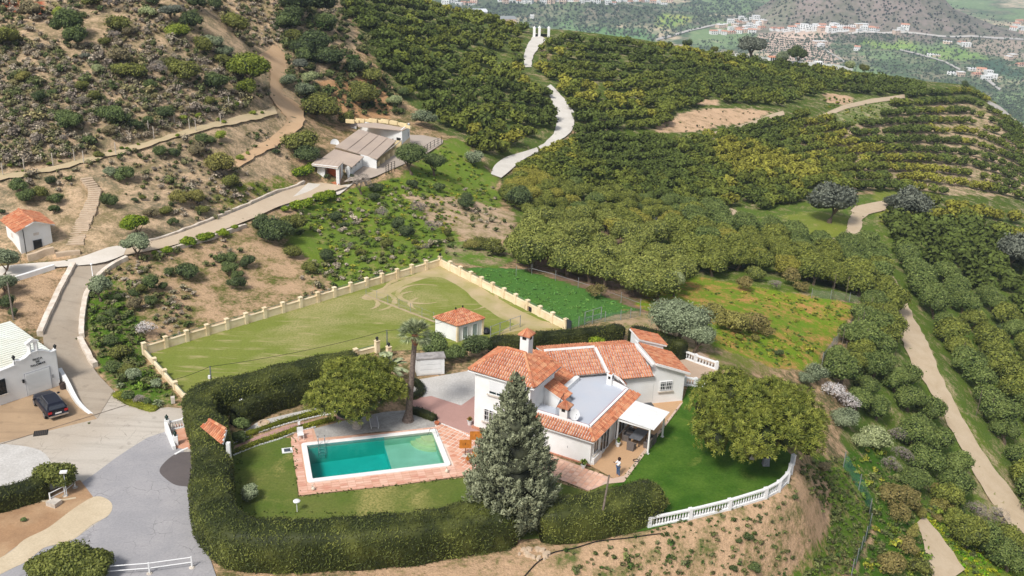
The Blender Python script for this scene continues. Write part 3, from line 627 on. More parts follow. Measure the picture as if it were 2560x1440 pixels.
# tyre rings in the paddock
for (cu, cv, ru, rv, a0, a1) in ((1060,735,66,24,60,300),(1050,728,90,36,70,190),(1040,742,40,13,100,260),(925,752,62,26,-70,90),(1130,740,110,40,-60,40),(905,760,40,16,-60,100),(1085,760,60,20,130,220)):
    pts = []
    for j in range(26):
        a = R_(a0 + (a1 - a0) * j / 25); pts.append(WZ(cu + ru * math.cos(a), cv - rv * math.sin(a), 0)[:2])
    pts = np.array(pts); d = np.gradient(pts, axis=0); d /= np.linalg.norm(d, axis=1)[:, None]; nn = np.stack([-d[:, 1], d[:, 0]], 1); w = (.16 + .22 * np.random.rand(26))[:, None] * np.sin(np.linspace(.15, 3.0, 26))[:, None]
    L = [tuple(p) for p in pts + nn * w] + [tuple(p) for p in (pts - nn * w)[::-1]]; sheet('tyre_track', L, dust, 4 + int(ru * 7 + cu) % 9, 'curved pale tyre track worn in the paddock grass', px=False)
# garden surfaces
sheet('entrance_terrace', [(436,1062),(500,1052),(500,1124),(441,1121)], m_floor_tile('entrance_clay', [(206,150,122),(196,138,110)]), 5, 'clay tiled entrance beside the drive wall')
sheet('upper_court', [(1040,950),(1190,924),(1215,984),(1192,986),(1153,1014),(1078,990),(1050,994),(1030,985)], wgrav_mat, 3, 'white gravel court in front of the shed')
sheet('pink_paving', [(1028,1000),(1050,994),(1078,990),(1153,1014),(1192,986),(1215,1000),(1188,1072),(1240,1098),(1212,1104),(1104,1064),(1090,1042),(1036,1024)], pinkp_mat, 4, 'pink paved yard at the foot of the two storey wing')
sheet('gravel_bed', [(784,1072),(860,1052),(960,1030),(1036,1024),(1088,1052),(1104,1060),(1086,1072),(940,1080),(790,1100)], ggrav_mat, 3, 'pale gravel bed round the palm trunk')
sheet('gravel_bed', curve_poly([(598,1092),(640,1058),(700,1040),(790,1020),(900,1000),(900,1020),(800,1036),(690,1062),(640,1084)]), wgrav_mat, 3, 'strip of white gravel below the tall hedge')
sheet('garden_path', [(570,1122),(640,1092),(720,1064),(800,1046),(880,1036),(880,1046),(800,1056),(725,1074),(640,1104),(575,1134)], pinkp_mat, 4, 'narrow pink garden path between low hedges')
def edging(name, pts, label, h=.12, pitch=.22):
    P = resample([WZ(u, v, 0) for u, v in pts], 200); L = np.hypot(*(P[1:, :2] - P[:-1, :2]).T).sum(); n = int(L / pitch); P = resample(P, n + 1); mb = MB()
    for i in range(n):
        a = math.atan2(P[i + 1][1] - P[i][1], P[i + 1][0] - P[i][0]); c = (P[i] + P[i + 1]) / 2; mb.box((c[0], c[1], 0), (pitch * .8, .07, h * (1.0 if i % 2 else .75)), a)
    return tag(mb.build(name, white_paint, None, tuple(P[0])), label, 'edging', kind='stuff')
edging('edging', [(572,1114),(640,1084),(725,1058),(800,1040),(830,1036)], 'scalloped white edging above the pink garden path')
edging('edging', [(581,1140),(640,1116),(700,1098),(738,1082),(790,1068)], 'scalloped white edging along the upper lawn')
edging('edging', [(1104,1060),(1150,1080),(1200,1104)], 'low white kerb beside the diamond tiles', .1)
edging('edging', [(1036,1024),(1060,1034),(1086,1050),(1090,1066)], 'low white kerb round the palm gravel', .1)
# tiled terraces: every tile its own piece
def in_w(p, poly): return bool(inpoly(np.array([p[0]]), np.array([p[1]]), poly)[0])
def tiles(parent, poly_px, ang, px_, py_, gap, mat, z, holes=(), nmax=290, name='tile', h=.02, stag=0.0):
    P = [tuple(WZ(u, v, 0)[:2]) for u, v in poly_px]; H = [[tuple(WZ(u, v, 0)[:2]) for u, v in q] for q in holes]; c, s = math.cos(ang), math.sin(ang)
    xs = [p[0] * c + p[1] * s for p in P]; ys = [-p[0] * s + p[1] * c for p in P]; n = 0
    mb = MB(); mb.hexa([(-px_ / 2 + gap, -py_ / 2 + gap, 0), (px_ / 2 - gap, -py_ / 2 + gap, 0), (px_ / 2 - gap, py_ / 2 - gap, 0), (-px_ / 2 + gap, py_ / 2 - gap, 0)], [(-px_ / 2 + gap, -py_ / 2 + gap, h), (px_ / 2 - gap, -py_ / 2 + gap, h), (px_ / 2 - gap, py_ / 2 - gap, h), (-px_ / 2 + gap, py_ / 2 - gap, h)])
    first = None; o0 = wloc(parent)
    for j in range(int((max(ys) - min(ys)) / py_) + 1):
        for i in range(int((max(xs) - min(xs)) / px_) + 2):
            X = min(xs) + (i + .5 + (stag if j % 2 else 0)) * px_; Y = min(ys) + (j + .5) * py_; w = (X * c - Y * s, X * s + Y * c)
            if n >= nmax or not in_w(w, P) or any(in_w(w, q) for q in H): continue
            if first is None: first = mb.build(name, mat, parent, local=True); o = first
            else: o = bpy.data.objects.new(name, first.data); COL.objects.link(o); o.parent = parent
            o.location = (w[0] - o0.x, w[1] - o0.y, z + random.uniform(0, .004) - o0.z); o.rotation_euler = (random.uniform(-.01, .01), 0, ang); n += 1
    return n
grout = m_ground('pink_grout', S(222, 178, 152), S(214, 162, 134), 1.0, .6)
HA = R_(-28.5)
t1 = sheet('terrace', [(1087,1064),(1104,1058),(1245,1112),(1340,1130),(1385,1150),(1385,1170),(1180,1190),(1130,1165)], m_ground('pale_grout', S(240,220,204), S(232,206,188), .8), 5, 'diamond tiled terrace right of the pool')
n1 = tiles(t1, [(1092,1068),(1106,1062),(1330,1140),(1250,1160),(1178,1184),(1140,1166)], HA, .44, .44, .045, floor_tile, .022)
t2 = sheet('terrace', [(1361,1133),(1451,1165),(1466,1175),(1541,1199),(1472,1228),(1379,1191),(1345,1184)], m_ground('pale_grout2', S(226,190,170), S(216,176,152), .8), 6, 'pink tiled walk along the low front wall')
n2 = tiles(t2, [(1366,1140),(1451,1170),(1530,1198),(1470,1224),(1379,1186)], HA, .44, .44, .040, m_floor_tile('worn_clay_tile', [(206,150,124),(222,178,154),(226,188,166),(212,160,134),(218,176,150)], .5), .026)
t3 = sheet('terrace', [(727,1105),(738,1077),(784,1071),(792,1096),(1084,1070),(1104,1062),(1180,1187),(1000,1212),(748,1239)], grout, 4, 'pink brick surround of the swimming pool', hole=prect(PLX / 2 - .2, PLY / 2 - .2))
PA = math.atan2(*(WZ(1132,1165)[:2] - WZ(770,1210)[:2])[::-1])
poolq = [(752,1110),(1087,1075),(1132,1165),(770,1210)]
tiles(t3, [(731,1108),(742,1080),(782,1075),(790,1099),(1086,1068),(1176,1186),(1000,1209),(750,1235)], PA, .62, .32, .018, brick_tile, .018, [poolq], 295, 'brick')
patio = sheet('patio', [(1474,1164),(1505,1126),(1540,1084),(1590,1010),(1600,985),(1706,985),(1706,1006),(1640,1090),(1556,1203),(1538,1199)], m_ground('beige_patio', S(208,170,132), S(200,160,120), .4, .5), 8, 'beige patio in front of the glazed doors')
sheet('patio_edge', [(1700,1010),(1708,1006),(1560,1206),(1500,1212),(1536,1196),(1560,1190)], m_ground('pale_patio_edge', S(222,196,176), S(212,182,160), .5), 9, 'pale stone border of the beige patio')
sheet('pond_terrace', [(1700,885),(1745,875),(1800,915),(1790,945),(1740,965),(1712,955),(1700,920)], m_ground('rear_terrace', S(196,172,150), S(186,160,136), .5), 4, 'plain terrace at the rear corner of the villa')
# ------------------------------------------------------------------ swimming pool
pool = thing('swimming_pool', 'rectangular swimming pool of green water with a white coping', 'pool', PW(0, 0))
HX, HY = PLX / 2, PLY / 2; IX, IY = HX - .46, HY - .46
def rr(hx, hy, r, n=5):
    out = []
    for cx, cy, a0 in ((hx - r, hy - r, 0), (-hx + r, hy - r, 90), (-hx + r, -hy + r, 180), (hx - r, -hy + r, 270)):
        for i in range(n + 1):
            a = R_(a0 + 90 * i / n); out.append((cx + r * math.cos(a), cy + r * math.sin(a)))
    return out
o_, i_ = rr(HX, HY, .3), rr(IX, IY, .03); mb = MB(); n = len(o_)
vs = [PW(a, b, .002) for a, b in o_] + [PW(a, b, .13) for a, b in o_] + [PW(a, b, .15) for a, b in rr(HX - .04, HY - .04, .27)] + [PW(a, b, .15) for a, b in rr(IX + .03, IY + .03, .05)] + [PW(a, b, .11) for a, b in i_] + [PW(a, b, -.2) for a, b in i_]
mb.quadlist(vs, [(k * n + i, k * n + (i + 1) % n, (k + 1) * n + (i + 1) % n, (k + 1) * n + i) for k in range(5) for i in range(n)])
mb.build('coping', plain('pool_coping', (.82, .80, .77), .8, .06, 1.2), pool)
bas_mat = plain('pool_plaster', S(196, 206, 188), .7, .1, 1.0, c2=S(180, 192, 172)); deep_mat = plain('pool_mosaic', S(66, 200, 196), .6, .06, .8, c2=S(50, 184, 180)); pale_mat = plain('pool_step_plaster', S(224, 208, 160), .8, .08, 1.2)
mb = MB(); dx = IX * .22; Zs, Zd = -.75, -1.75
def pq(pts): mb.quadlist([PW(*p) for p in pts], [tuple(range(len(pts)))])
pq([(dx, -IY, Zs), (IX, -IY, Zs), (IX, IY, Zs), (dx, IY, Zs)])
pq([(IX, -IY, Zs), (IX, -IY, 0.1), (IX, IY, .1), (IX, IY, Zs)]); pq([(dx, IY, Zs), (IX, IY, Zs), (IX, IY, .1), (dx, IY, .1)]); pq([(dx, -IY, Zs), (dx, -IY, .1), (IX, -IY, .1), (IX, -IY, Zs)])
mb.build('shallow_basin', bas_mat, pool); mb = MB()
pq([(-IX, -IY, Zd), (dx, -IY, Zd + .2), (dx, IY, Zd + .2), (-IX, IY, Zd)]); pq([(dx, -IY, Zd), (dx, -IY, Zs), (dx, IY, Zs), (dx, IY, Zd)])
pq([(-IX, -IY, Zd), (-IX, IY, Zd), (-IX, IY, .1), (-IX, -IY, .1)]); pq([(-IX, IY, Zd), (dx, IY, Zd), (dx, IY, .1), (-IX, IY, .1)]); pq([(-IX, -IY, Zd), (-IX, -IY, .1), (dx, -IY, .1), (dx, -IY, Zd)])
mb.build('deep_basin', deep_mat, pool)
for i, r in enumerate((1.9, 1.45, 1.0)):
    mb = MB(); arc = [(IX - .002, IY - .002)] + [(IX - r * math.cos(R_(90 * k / 10)), IY - r * math.sin(R_(90 * k / 10))) for k in range(11)]
    z1 = Zs + .18 * (i + 1); mb.hexa([PW(a, b, Zs + .01 * i) for a, b in arc], [PW(a, b, z1) for a, b in arc]); mb.build('step', pale_mat, pool)
t = NT('pool_water'); t.t.nodes.remove(t.b); co = t.coord('World'); tr = t.n('ShaderNodeBsdfTransparent'); gl = t.n('ShaderNodeBsdfGlossy'); gl.inputs['Roughness'].default_value = .08; tr.inputs[0].default_value = (.78, .95, .90, 1)
bp = t.n('ShaderNodeBump'); t.l(t.noise(co, 3.5, 3), bp.inputs['Height']); bp.inputs['Strength'].default_value = .4; bp.inputs['Distance'].default_value = .03; t.l(bp.outputs[0], gl.inputs['Normal'])
ms = t.n('ShaderNodeMixShader'); ms.inputs[0].default_value = .09; t.l(tr.outputs[0], ms.inputs[1]); t.l(gl.outputs[0], ms.inputs[2]); t.l(ms.outputs[0], t.out.inputs['Surface'])
va = t.n('ShaderNodeVolumeAbsorption'); va.inputs['Color'].default_value = (.05, .80, .80, 1); va.inputs['Density'].default_value = .30; t.l(va.outputs[0], t.out.inputs['Volume'])
mb = MB(); q = [(-IX + .004, -IY + .004), (IX - .004, -IY + .004), (IX - .004, IY - .004), (-IX + .004, IY - .004)]
mb.hexa([PW(a, b, Zd - .4) for a, b in q], [PW(a, b, -.06) for a, b in q]); mb.build('water', t.m, pool)
steel = plain('pool_steel', (.55, .56, .58), .25, .05, 3, metal=.8)
ld = thing('pool_ladder', 'steel ladder with two rails at the deep corner of the pool', 'ladder', PW(-4.1, IY))
for s in (-.27, .27): MB().tube([PW(-4.1 + s, IY + .35, .0), PW(-4.1 + s, IY + .33, .65), PW(-4.1 + s, IY + .1, .82), PW(-4.1 + s, IY - .12, .6), PW(-4.1 + s, IY - .12, -1.2)], .028, 8).build('rail', steel, ld, smooth=True)
for k in range(4): MB().tube([PW(-4.37, IY - .12, -.25 - .28 * k), PW(-3.83, IY - .12, -.25 - .28 * k)], .022, 6).build('rung', steel, ld)
hr = thing('hand_rail', 'bent steel hand rail at the shallow end of the pool', 'rail', PW(IX, IY - .6)); MB().tube([PW(IX - .5, IY - .5, .12), PW(IX - .3, IY - .6, .75), PW(IX + .1, IY - .8, .85), PW(IX + .3, IY - 1.0, .12)], .028, 8).build('rail', steel, hr, smooth=True)
# ------------------------------------------------------------------ windows, doors, tiled roofs
def wall_frame(A, B):
    A = np.array(A[:2], float); B = np.array(B[:2], float); d = (B - A) / np.linalg.norm(B - A); return A, d, np.array([d[1], -d[0]])   # outward = right of A->B
def window(villa, A, B, s, z, w, h, bars=0, frame=None, pane=None, name='window', sill=True, shutter=None, mull=1):
    """opening on the wall A->B seen from its right-hand side; s = distance of its middle from A"""
    A, d, nrm = wall_frame(A, B); ang = math.atan2(d[1], d[0]); P = lambda ss, o: A + d * ss + nrm * o
    frame = frame or white_paint; pane = pane or dark_glass
    f = .07; m = MB(); 
    for (s0, s1, z0, z1) in ((s - w / 2, s - w / 2 + f, z, z + h), (s + w / 2 - f, s + w / 2, z, z + h), (s - w / 2 + f, s + w / 2 - f, z, z + f), (s - w / 2 + f, s + w / 2 - f, z + h - f, z + h)):
        c = P((s0 + s1) / 2, .035); m.box((c[0], c[1], z0), (s1 - s0, .07, z1 - z0), ang)
    fo = m.build(name, frame, villa)
    for k in range(mull + 1):
        ww = (w - 2 * f - .06 * mull) / (mull + 1); c = P(s - w / 2 + f + ww / 2 + k * (ww + .06), .018); MB().box((c[0], c[1], z + f), (ww, .02, h - 2 * f), ang).build('pane', pane, fo)
        if k < mull: c = P(s - w / 2 + f + ww * (k + 1) + .06 * k + .03, .03); MB().box((c[0], c[1], z + f), (.06, .06, h - 2 * f), ang).build('mullion', frame, fo)
    if sill: c = P(s, .09); MB().box((c[0], c[1], z - .09), (w + .25, .2, .08), ang).build('sill', conc, fo)
    if bars:
        m = MB()
        for k in range(bars): c = P(s - w / 2 + w * (k + .5) / bars, .12); m.box((c[0], c[1], z), (.025, .025, h), ang)
        for k in range(3): c = P(s, .12); m.box((c[0], c[1], z + h * (k + .5) / 3), (w, .03, .025), ang)
        m.build('grille', frame, fo)
    if shutter: c = P(s, .05); MB().box((c[0], c[1], z + h * (1 - shutter)), (w - 2 * f - .01, .05, h * shutter - f), ang).build('roller_shutter', plain('roller_shutter', (.72, .73, .74), .5, .04, 2), fo)
    return fo
def tile_roof(parent, poly, name='roof', pitch=.235, ln=.42, thick=.14, edge=True, deck=None, rows=True, mat=None):
    """poly: planar world polygon whose first edge is the eave"""
    P = [Vector(p) for p in poly]; X = (P[1] - P[0]).normalized(); N = X.cross(P[-1] - P[0]).normalized()
    if N.z < 0: N = -N
    Y = N.cross(X); 
    if Y.z < 0: Y = -Y
    q = [((p - P[0]).dot(X), (p - P[0]).dot(Y)) for p in P]; w = lambda x, y, z: tuple(P[0] + X * x + Y * y + N * z)
    m = MB(); m.hexa([w(x, y, -thick) for x, y in q], [w(x, y, 0) for x, y in q]); ro = m.build(name, deck or white_ridge, parent)
    xs = [a for a, b in q]; x = min(xs) + pitch / 2; mt = mat or tile_mat
    while x < max(xs):
        ys = []
        for i in range(len(q)):
            (x0, y0), (x1, y1) = q[i], q[(i + 1) % len(q)]
            if (x0 > x) != (x1 > x): ys.append(y0 + (y1 - y0) * (x - x0) / (x1 - x0))
        if len(ys) >= 2 and max(ys) - min(ys) > .15:
            lo, hi = min(ys) - .06, max(ys); m = MB(); k = 0; y = lo; base = random.random() * .25
            while y < hi - .05:
                y1 = min(y + ln, hi); vs = []; n = 4
                for (yy, lift, rr_) in ((y, .045, .103), (y1, .012, .088)):
                    for a in range(n + 1):
                        t = math.pi * a / n; vs.append(w(x - rr_ * math.cos(t), yy, lift + .105 * math.sin(t) - .01))
                vs += [w(x - .103, y, .0), w(x + .103, y, .0)]
                m.quadlist(vs, [(a, a + 1, n + 2 + a, n + 1 + a) for a in range(n)] + [(0, 2 * n + 2, 2 * n + 3, 4, 3, 2, 1)], min(1, max(0, base + random.random() * .75))); y = y1; k += 1
            m.build('tile_row', mt, ro)
        x += pitch
    return ro
def ridge_row(parent, A, B, mat=None, r=.13):
    A = Vector(A); B = Vector(B); L = (B - A).length; n = max(2, int(L / .4)); m = MB()
    for i in range(n):
        p = A + (B - A) * (i / n); q = A + (B - A) * ((i + .96) / n); m.tube([p + Vector((0, 0, .04)), q + Vector((0, 0, .06))], [r, r * .85], 6, random.random())
    return m.build('ridge_tiles', mat or tile_mat, parent)
# ------------------------------------------------------------------ the villa (own frame: a runs along the front wall to the right, b to the back)
def z2(x, y, z): return WZ(1150 + x / 4.115, 800 + y / 4.115, z)
def z6p(x, y): return (1340 + x / 5.1425, 950 + y / 5.1425)
VO = WZ(*z6p(690, 1100), 0); va_ = R_(61.5); E2 = np.array([math.cos(va_), math.sin(va_)]); E1 = np.array([E2[1], -E2[0]])
def L(a, b, z=0.0): return (VO[0] + E1[0] * a + E2[0] * b, VO[1] + E1[1] * a + E2[1] * b, z)
def Li(P): d = np.array(P[:2]) - VO[:2]; return float(d @ E1), float(d @ E2)
villa = thing('villa', 'large white villa with terracotta tile roofs and a flat grey terrace roof', 'house', L(-4, 5))
wl = lambda p, z0, z1, nm='wall': MB().prism([L(*q)[:2] for q in p], z0, z1).build(nm, white_wall, villa)
EZ = 5.62
wl([(-11.2, .15), (-5.85, .15), (-5.85, 4.55), (-11.2, 4.55)], -.05, EZ)           # two storey block
wl([(-5.85, .35), (-.3, .35), (-.3, .36), (0, 0), (0, 8.95), (-2.7, 9.9), (-5.6, 8.2), (-5.85, 5.9)][0:0] or [(-5.84, 0), (0, 0), (0, 9.0), (-2.7, 9.9), (-5.84, 7.9)], -.05, 2.66)
wl([(-5.84, 4.56), (-5.0, 4.56), (-5.0, 8.0), (-6.5, 9.0), (-9.5, 9.0), (-9.5, 4.56)], -.05, 3.3)
# right wing: plan turned by the bend in the building
w0, wL_, wR = (-2.68, 9.89), Li(WZ(1641, 1008, 0)), Li(WZ(1705, 1002, 0)); dW = np.array(wR) - np.array(w0); dW = dW / np.linalg.norm(dW); nW = np.array([-dW[1], dW[0]])
c0 = np.array(w0); c1 = c0 + dW * 4.15; c2 = c0 + dW * np.linalg.norm(np.array(wR) - c0)
wl([tuple(c0), tuple(c1), tuple(c1 + nW * 5.2), tuple(c0 + nW * 5.2)], -.05, 2.95)
zc = 4.1
mb = MB(); A_, B_, C_, D_ = c1 + dW * .02, c2, c2 + nW * 5.4, c1 + nW * 5.4 + dW * .02
mb.hexa([L(*p, -.05) for p in (A_, B_, C_, D_)], [L(*A_, zc - .05), L(*B_, 2.9), L(*C_, 2.9), L(*D_, zc - .05)]); mb.build('wall', white_wall, villa)
# main hip roof
h = [L(-11.75, -.12, EZ), L(-5.42, -.12, EZ), L(-5.42, 4.95, EZ), L(-11.75, 4.95, EZ)]; ra, rb = L(-9.45, 2.4, 7.2), L(-7.75, 2.4, 7.2)
tile_roof(villa, [h[0], h[1], rb, ra]); tile_roof(villa, [h[1], h[2], rb]); tile_roof(villa, [h[2], h[3], ra, rb]); tile_roof(villa, [h[3], h[0], ra])
for a, b in ((h[0], ra), (h[1], rb), (h[2], rb), (h[3], ra), (ra, rb)): ridge_row(villa, a, b)
mb = MB(); mb.prism([L(-11.8, -.16)[:2], L(-5.38, -.16)[:2], L(-5.38, 4.99)[:2], L(-11.8, 4.99)[:2]], EZ - .19, EZ - .145); mb.build('eave_board', white_paint, villa)
# lower tiled slopes between the blocks
tile_roof(villa, [L(-5.55, 4.99, 3.3), L(-5.55, 7.95, 3.3), L(-9.0, 8.45, 4.6), L(-10.3, 7.2, 5.09), L(-10.3, 4.99, 5.09)])
tile_roof(villa, [L(-3.95, 2.62, 3.62), L(-3.95, 4.3, 3.62), L(-6.0, 4.6, 4.45), L(-6.0, 2.62, 4.45)]); 
mb = MB(); mb.hexa([L(-5.84, 2.7, 2.66), L(-4.35, 2.7, 2.66), L(-4.35, 4.2, 2.66), L(-5.84, 4.2, 2.66)], [L(-5.84, 2.7, 4.2), L(-4.35, 2.7, 3.6), L(-4.35, 4.2, 3.6), L(-5.84, 4.2, 4.2)]); mb.build('wall', white_wall, villa)
# B and C: the long slopes of the rear wing
Bl, Br, Bt1, Bt0 = z2(1150, 572, 3.3), z2(1508, 540, 3.3), z2(1385, 282, 4.6), z2(862, 322, 4.6)
tile_roof(villa, [Bl, Br, Bt1, Bt0]); Cl, Cr, Ct1, Ct0 = z2(1682, 606, 3.05), z2(2006, 576, 3.05), z2(1800, 256, 4.6), z2(1394, 286, 4.6); C3 = z2(1512, 540, 3.45)
tile_roof(villa, [Cl, Cr, Ct1, Ct0, z2(1512, 548, 3.4)]); ridge_row(villa, Bt0, Bt1, white_ridge, .16)
MB().beam(tuple(Vector(z2(1392, 290, 4.72))), tuple(Vector(z2(1516, 538, 3.5))), .25, .2).build('roof_kerb', white_ridge, villa); MB().beam(tuple(z2(1516, 538, 3.5)), tuple(z2(1660, 620, 3.1)), .22, .2).build('roof_kerb', white_ridge, villa)
MB().beam(tuple(z2(1806, 256, 4.75)), tuple(z2(1990, 470, 4.15)), .22, .25).build('roof_kerb', white_ridge, villa)
# back slopes beyond the ridge
bk = lambda p, k: tuple(np.array(p) + np.array([*(np.array(L(*(nW * k))[:2]) - np.array(L(0, 0)[:2])), -.3 * k]))
tile_roof(villa, [bk(Bt1, 2.4), bk(Bt0, 2.4), Bt0, Bt1]); tile_roof(villa, [bk(Ct1, 2.4), bk(Ct0, 2.4), Ct0, Ct1])
# D: the end roof sloping down to the right
D1, D2_, D3_, D0 = z2(2352, 524, 2.98), z2(2150, 400, 2.98), z2(1900, 262, 4.1), z2(2003, 452, 4.1)
De0 = L(*(c2 + dW * .35 - nW * .3), 2.92); De1 = L(*(c2 + dW * .35 + nW * 4.4), 2.92); Du1 = L(*(c1 - dW * .05 + nW * 4.4), 4.18); Du0 = L(*(c1 - dW * .05 - nW * .3), 4.18)
tile_roof(villa, [De0, De1, Du1, Du0]); MB().beam(Du0, De0, .16, .2).build('roof_kerb', white_ridge, villa)
rb0 = c1 + nW * 4.4; mb = MB(); mb.hexa([L(*(rb0 + dW * .1), 2.8), L(*(rb0 + dW * 2.6), 2.8), L(*(rb0 + dW * 2.6 + nW * 2.2), 2.8), L(*(rb0 + dW * .1 + nW * 2.2), 2.8)], [L(*(rb0 + dW * .1), 4.5), L(*(rb0 + dW * 2.6), 3.75), L(*(rb0 + dW * 2.6 + nW * 2.2), 3.75), L(*(rb0 + dW * .1 + nW * 2.2), 4.5)]); mb.build('wall', white_wall, villa)
tile_roof(villa, [L(*(rb0 + dW * 2.9 - nW * .15), 3.7), L(*(rb0 + dW * 2.9 + nW * 2.4), 3.7), L(*(rb0 + nW * 2.4), 4.58), L(*(rb0 - nW * .15), 4.58)])
# flat terrace roof with its parapet
tp = [(-.62, .75), (-.62, 8.45), Li(z2(1512, 545, 3)), Li(z2(1155, 577, 3)), (-5.5, 5.75), (-3.9, 4.7), (-4.3, 2.4), (-5.82, 2.4), (-5.82, .75)]
MB().prism([L(*p)[:2] for p in tp], 2.665, 2.90).build('terrace_roof', plain('grey_roof_paint', S(182, 188, 198), .6, .06, .4, c2=S(190, 192, 198)), villa)
for p, q in (((-5.8, .66), (-.54, .66)), ((-.54, .66), (-.54, 8.5)), ((-2.2, 9.1), (-.54, 8.5))): MB().beam(L(*p, 3.0), L(*q, 3.0), .22, .46).build('parapet', white_wall, villa)
for p, q in (((-5.8, .80), (-.68, .80)), ((-.68, .80), (-.68, 8.4)), ((-2.2, 9.22), (-.5, 8.6))): MB().beam(L(*p, 3.06), L(*q, 3.06), .05, .34).build('trim', plain('maroon_trim', S(160, 84, 88), .7, .1, 2), villa)
# pent roofs along the front and right side
tile_roof(villa, [L(-6.0, -.42, 2.55), L(.42, -.42, 2.55), L(-.45, .55, 3.05), L(-6.0, .55, 3.05)]); tile_roof(villa, [L(.42, -.42, 2.55), L(.42, 9.3, 2.55), L(-.45, 8.7, 3.05), L(-.45, .55, 3.05)])
ridge_row(villa, L(.42, -.42, 2.55), L(-.45, .55, 3.05)); MB().beam(L(-6, -.36, 2.42), L(.36, -.36, 2.42), .08, .12).build('gutter', white_paint, villa); MB().beam(L(.36, -.36, 2.42), L(.36, 9.2, 2.42), .08, .12).build('gutter', white_paint, villa)
tile_roof(villa, [tuple(z2(1640, 600, 3.2)), tuple(z2(1712, 672, 3.1)), tuple(z2(1690, 640, 3.4)), tuple(z2(1650, 600, 3.5))])
# chimneys
def chimney(c, s, z0, z1, cap=.75):
    ch = MB().box((c[0], c[1], z0), (s, s, z1 - z0), va_).build('chimney', white_wall, villa)
    for k in range(4):
        a = va_ + k * math.pi / 2; MB().box((c[0] + math.cos(a) * (s / 2 + .005), c[1] + math.sin(a) * (s / 2 + .005), z1 - .42), (.02, s * .45, .26), a).build('vent', dark_inside, ch)
    hh = cap / 2; q = [(-hh, -hh), (hh, -hh), (hh, hh), (-hh, hh)]; rot = lambda x, y: (c[0] + E1[0] * x + E2[0] * y, c[1] + E1[1] * x + E2[1] * y)
    m = MB(); n = 5
    for k in range(4):
        (xa, ya), (xb, yb) = q[k], q[(k + 1) % 4]
        for j in range(n):
            t0, t1 = j / n, (j + .92) / n; p0 = rot(xa + (xb - xa) * t0, ya + (yb - ya) * t0); p1 = rot(xa + (xb - xa) * t1, ya + (yb - ya) * t1)
            m.quadlist([(*p0, z1), (*p1, z1), (*rot(0, 0), z1 + cap * .5), ((p0[0] + p1[0]) / 2, (p0[1] + p1[1]) / 2, z1 + .07)], [(0, 3, 2), (3, 1, 2), (0, 1, 3)], random.random())
    m.prism([rot(*p) for p in q], z1 - .06, z1 - .002, .3); m.build('chimney_cap', tile_mat, ch)
chimney(L(-7.88, 2.95), .82, 6.3, 8.75, 1.15); chimney(L(-2.95, .95), .72, 2.8, 4.25, 1.05); chimney(L(-2.45, 9.0), .5, 2.9, 3.9, .3)
# openings
F0, F1 = L(-11.2, .15), L(-5.85, .15)
P = onplane(1242, 972, F0, F1); sW = float((P[:2] - np.array(F0[:2])) @ E1); window(villa, F0, F1, sW, 3.75, 1.5, 1.35, shutter=.78); P = onplane(1222, 1042, F0, F1); window(villa, F0, F1, float((P[:2] - np.array(F0[:2])) @ E1), 1.0, 1.0, 1.25, bars=4)
Wa, Wb = L(*c0), L(*c2); dd = np.array(Wb[:2]) - np.array(Wa[:2]); dd /= np.linalg.norm(dd); P = onplane(1664, 968, Wa, Wb); window(villa, Wa, Wb, float((P[:2] - np.array(Wa[:2])) @ dd), 1.25, 1.25, 1.0, bars=7)
S0, S1 = L(0, 0), L(0, 9)
window(villa, S0, S1, .95, .75, 1.0, 1.45, sill=True); window(villa, S0, S1, 2.7, .05, 1.9, 2.1, sill=False, name='glazed_door', mull=2); window(villa, S0, S1, 6.0, .05, 2.2, 2.1, sill=False, name='glazed_door', mull=2)
P = L(.14, .95, .0); MB().box((P[0], P[1], 0), (.28, 1.5, .62), va_ - math.pi / 2).build('plinth', white_wall, villa) 
MB().box((*L(.06, 1.4)[:2], 0), (2.6, .12, .25), va_).build('skirting', white_wall, villa)
MB().box((*L(-3, -.05)[:2], 0), (6.1, .1, .12), va_ - math.pi / 2).build('skirting', plain('clay_skirting', S(200, 140, 112), .8, .2, 3), villa)
MB().box((*L(-8.6, .06)[:2], 0), (5.5, .2, .16), va_ - math.pi / 2).build('skirting', plain('clay_skirting', S(200, 140, 112), .8, .2, 3), villa)
# external stair rail by the small chimney
m = MB()
for k in range(6): m.beam(L(-3.75 - .0 * k, .9 + .25 * k, 2.9), L(-3.75, .9 + .25 * k, 3.8 + .15 * k), .03, .03)
m.beam(L(-3.75, .85, 3.8), L(-3.75, 2.3, 4.6), .04, .04); m.build('railing', black_iron, villa)
def dish(loc, az, r, label, mast=.5, tilt=35):
    t = thing('satellite_dish', label, 'satellite dish', loc); z0 = loc[2]; m = MB(); m.tube([loc, (loc[0], loc[1], z0 + mast)], .03, 6); m.build('mast', grey_metal, t)
    d = Vector((math.cos(az) * math.cos(R_(tilt)), math.sin(az) * math.cos(R_(tilt)), math.sin(R_(tilt)))); s = d.cross(Vector((0, 0, 1))).normalized(); u = s.cross(d); c = Vector((loc[0], loc[1], z0 + mast)) + d * .1; vs = []; fs = []
    for i, q in enumerate((0, .35, .7, 1.0)):
        for k in range(16): a = 2 * math.pi * k / 16; vs.append(tuple(c + (s * math.cos(a) + u * math.sin(a)) * r * max(q, .02) + d * (.22 * r * q * q)))
    for i in range(3): fs += [(i * 16 + k, i * 16 + (k + 1) % 16, (i + 1) * 16 + (k + 1) % 16, (i + 1) * 16 + k) for k in range(16)]
    MB().quadlist(vs, fs).build('reflector', white_paint, t); MB().tube([c - u * r * .9, c + d * r * .8], .012, 5).build('arm', grey_metal, t); MB().tube([c + d * r * .75, c + d * r * .9], .03, 6).build('receiver', grey_metal, t)
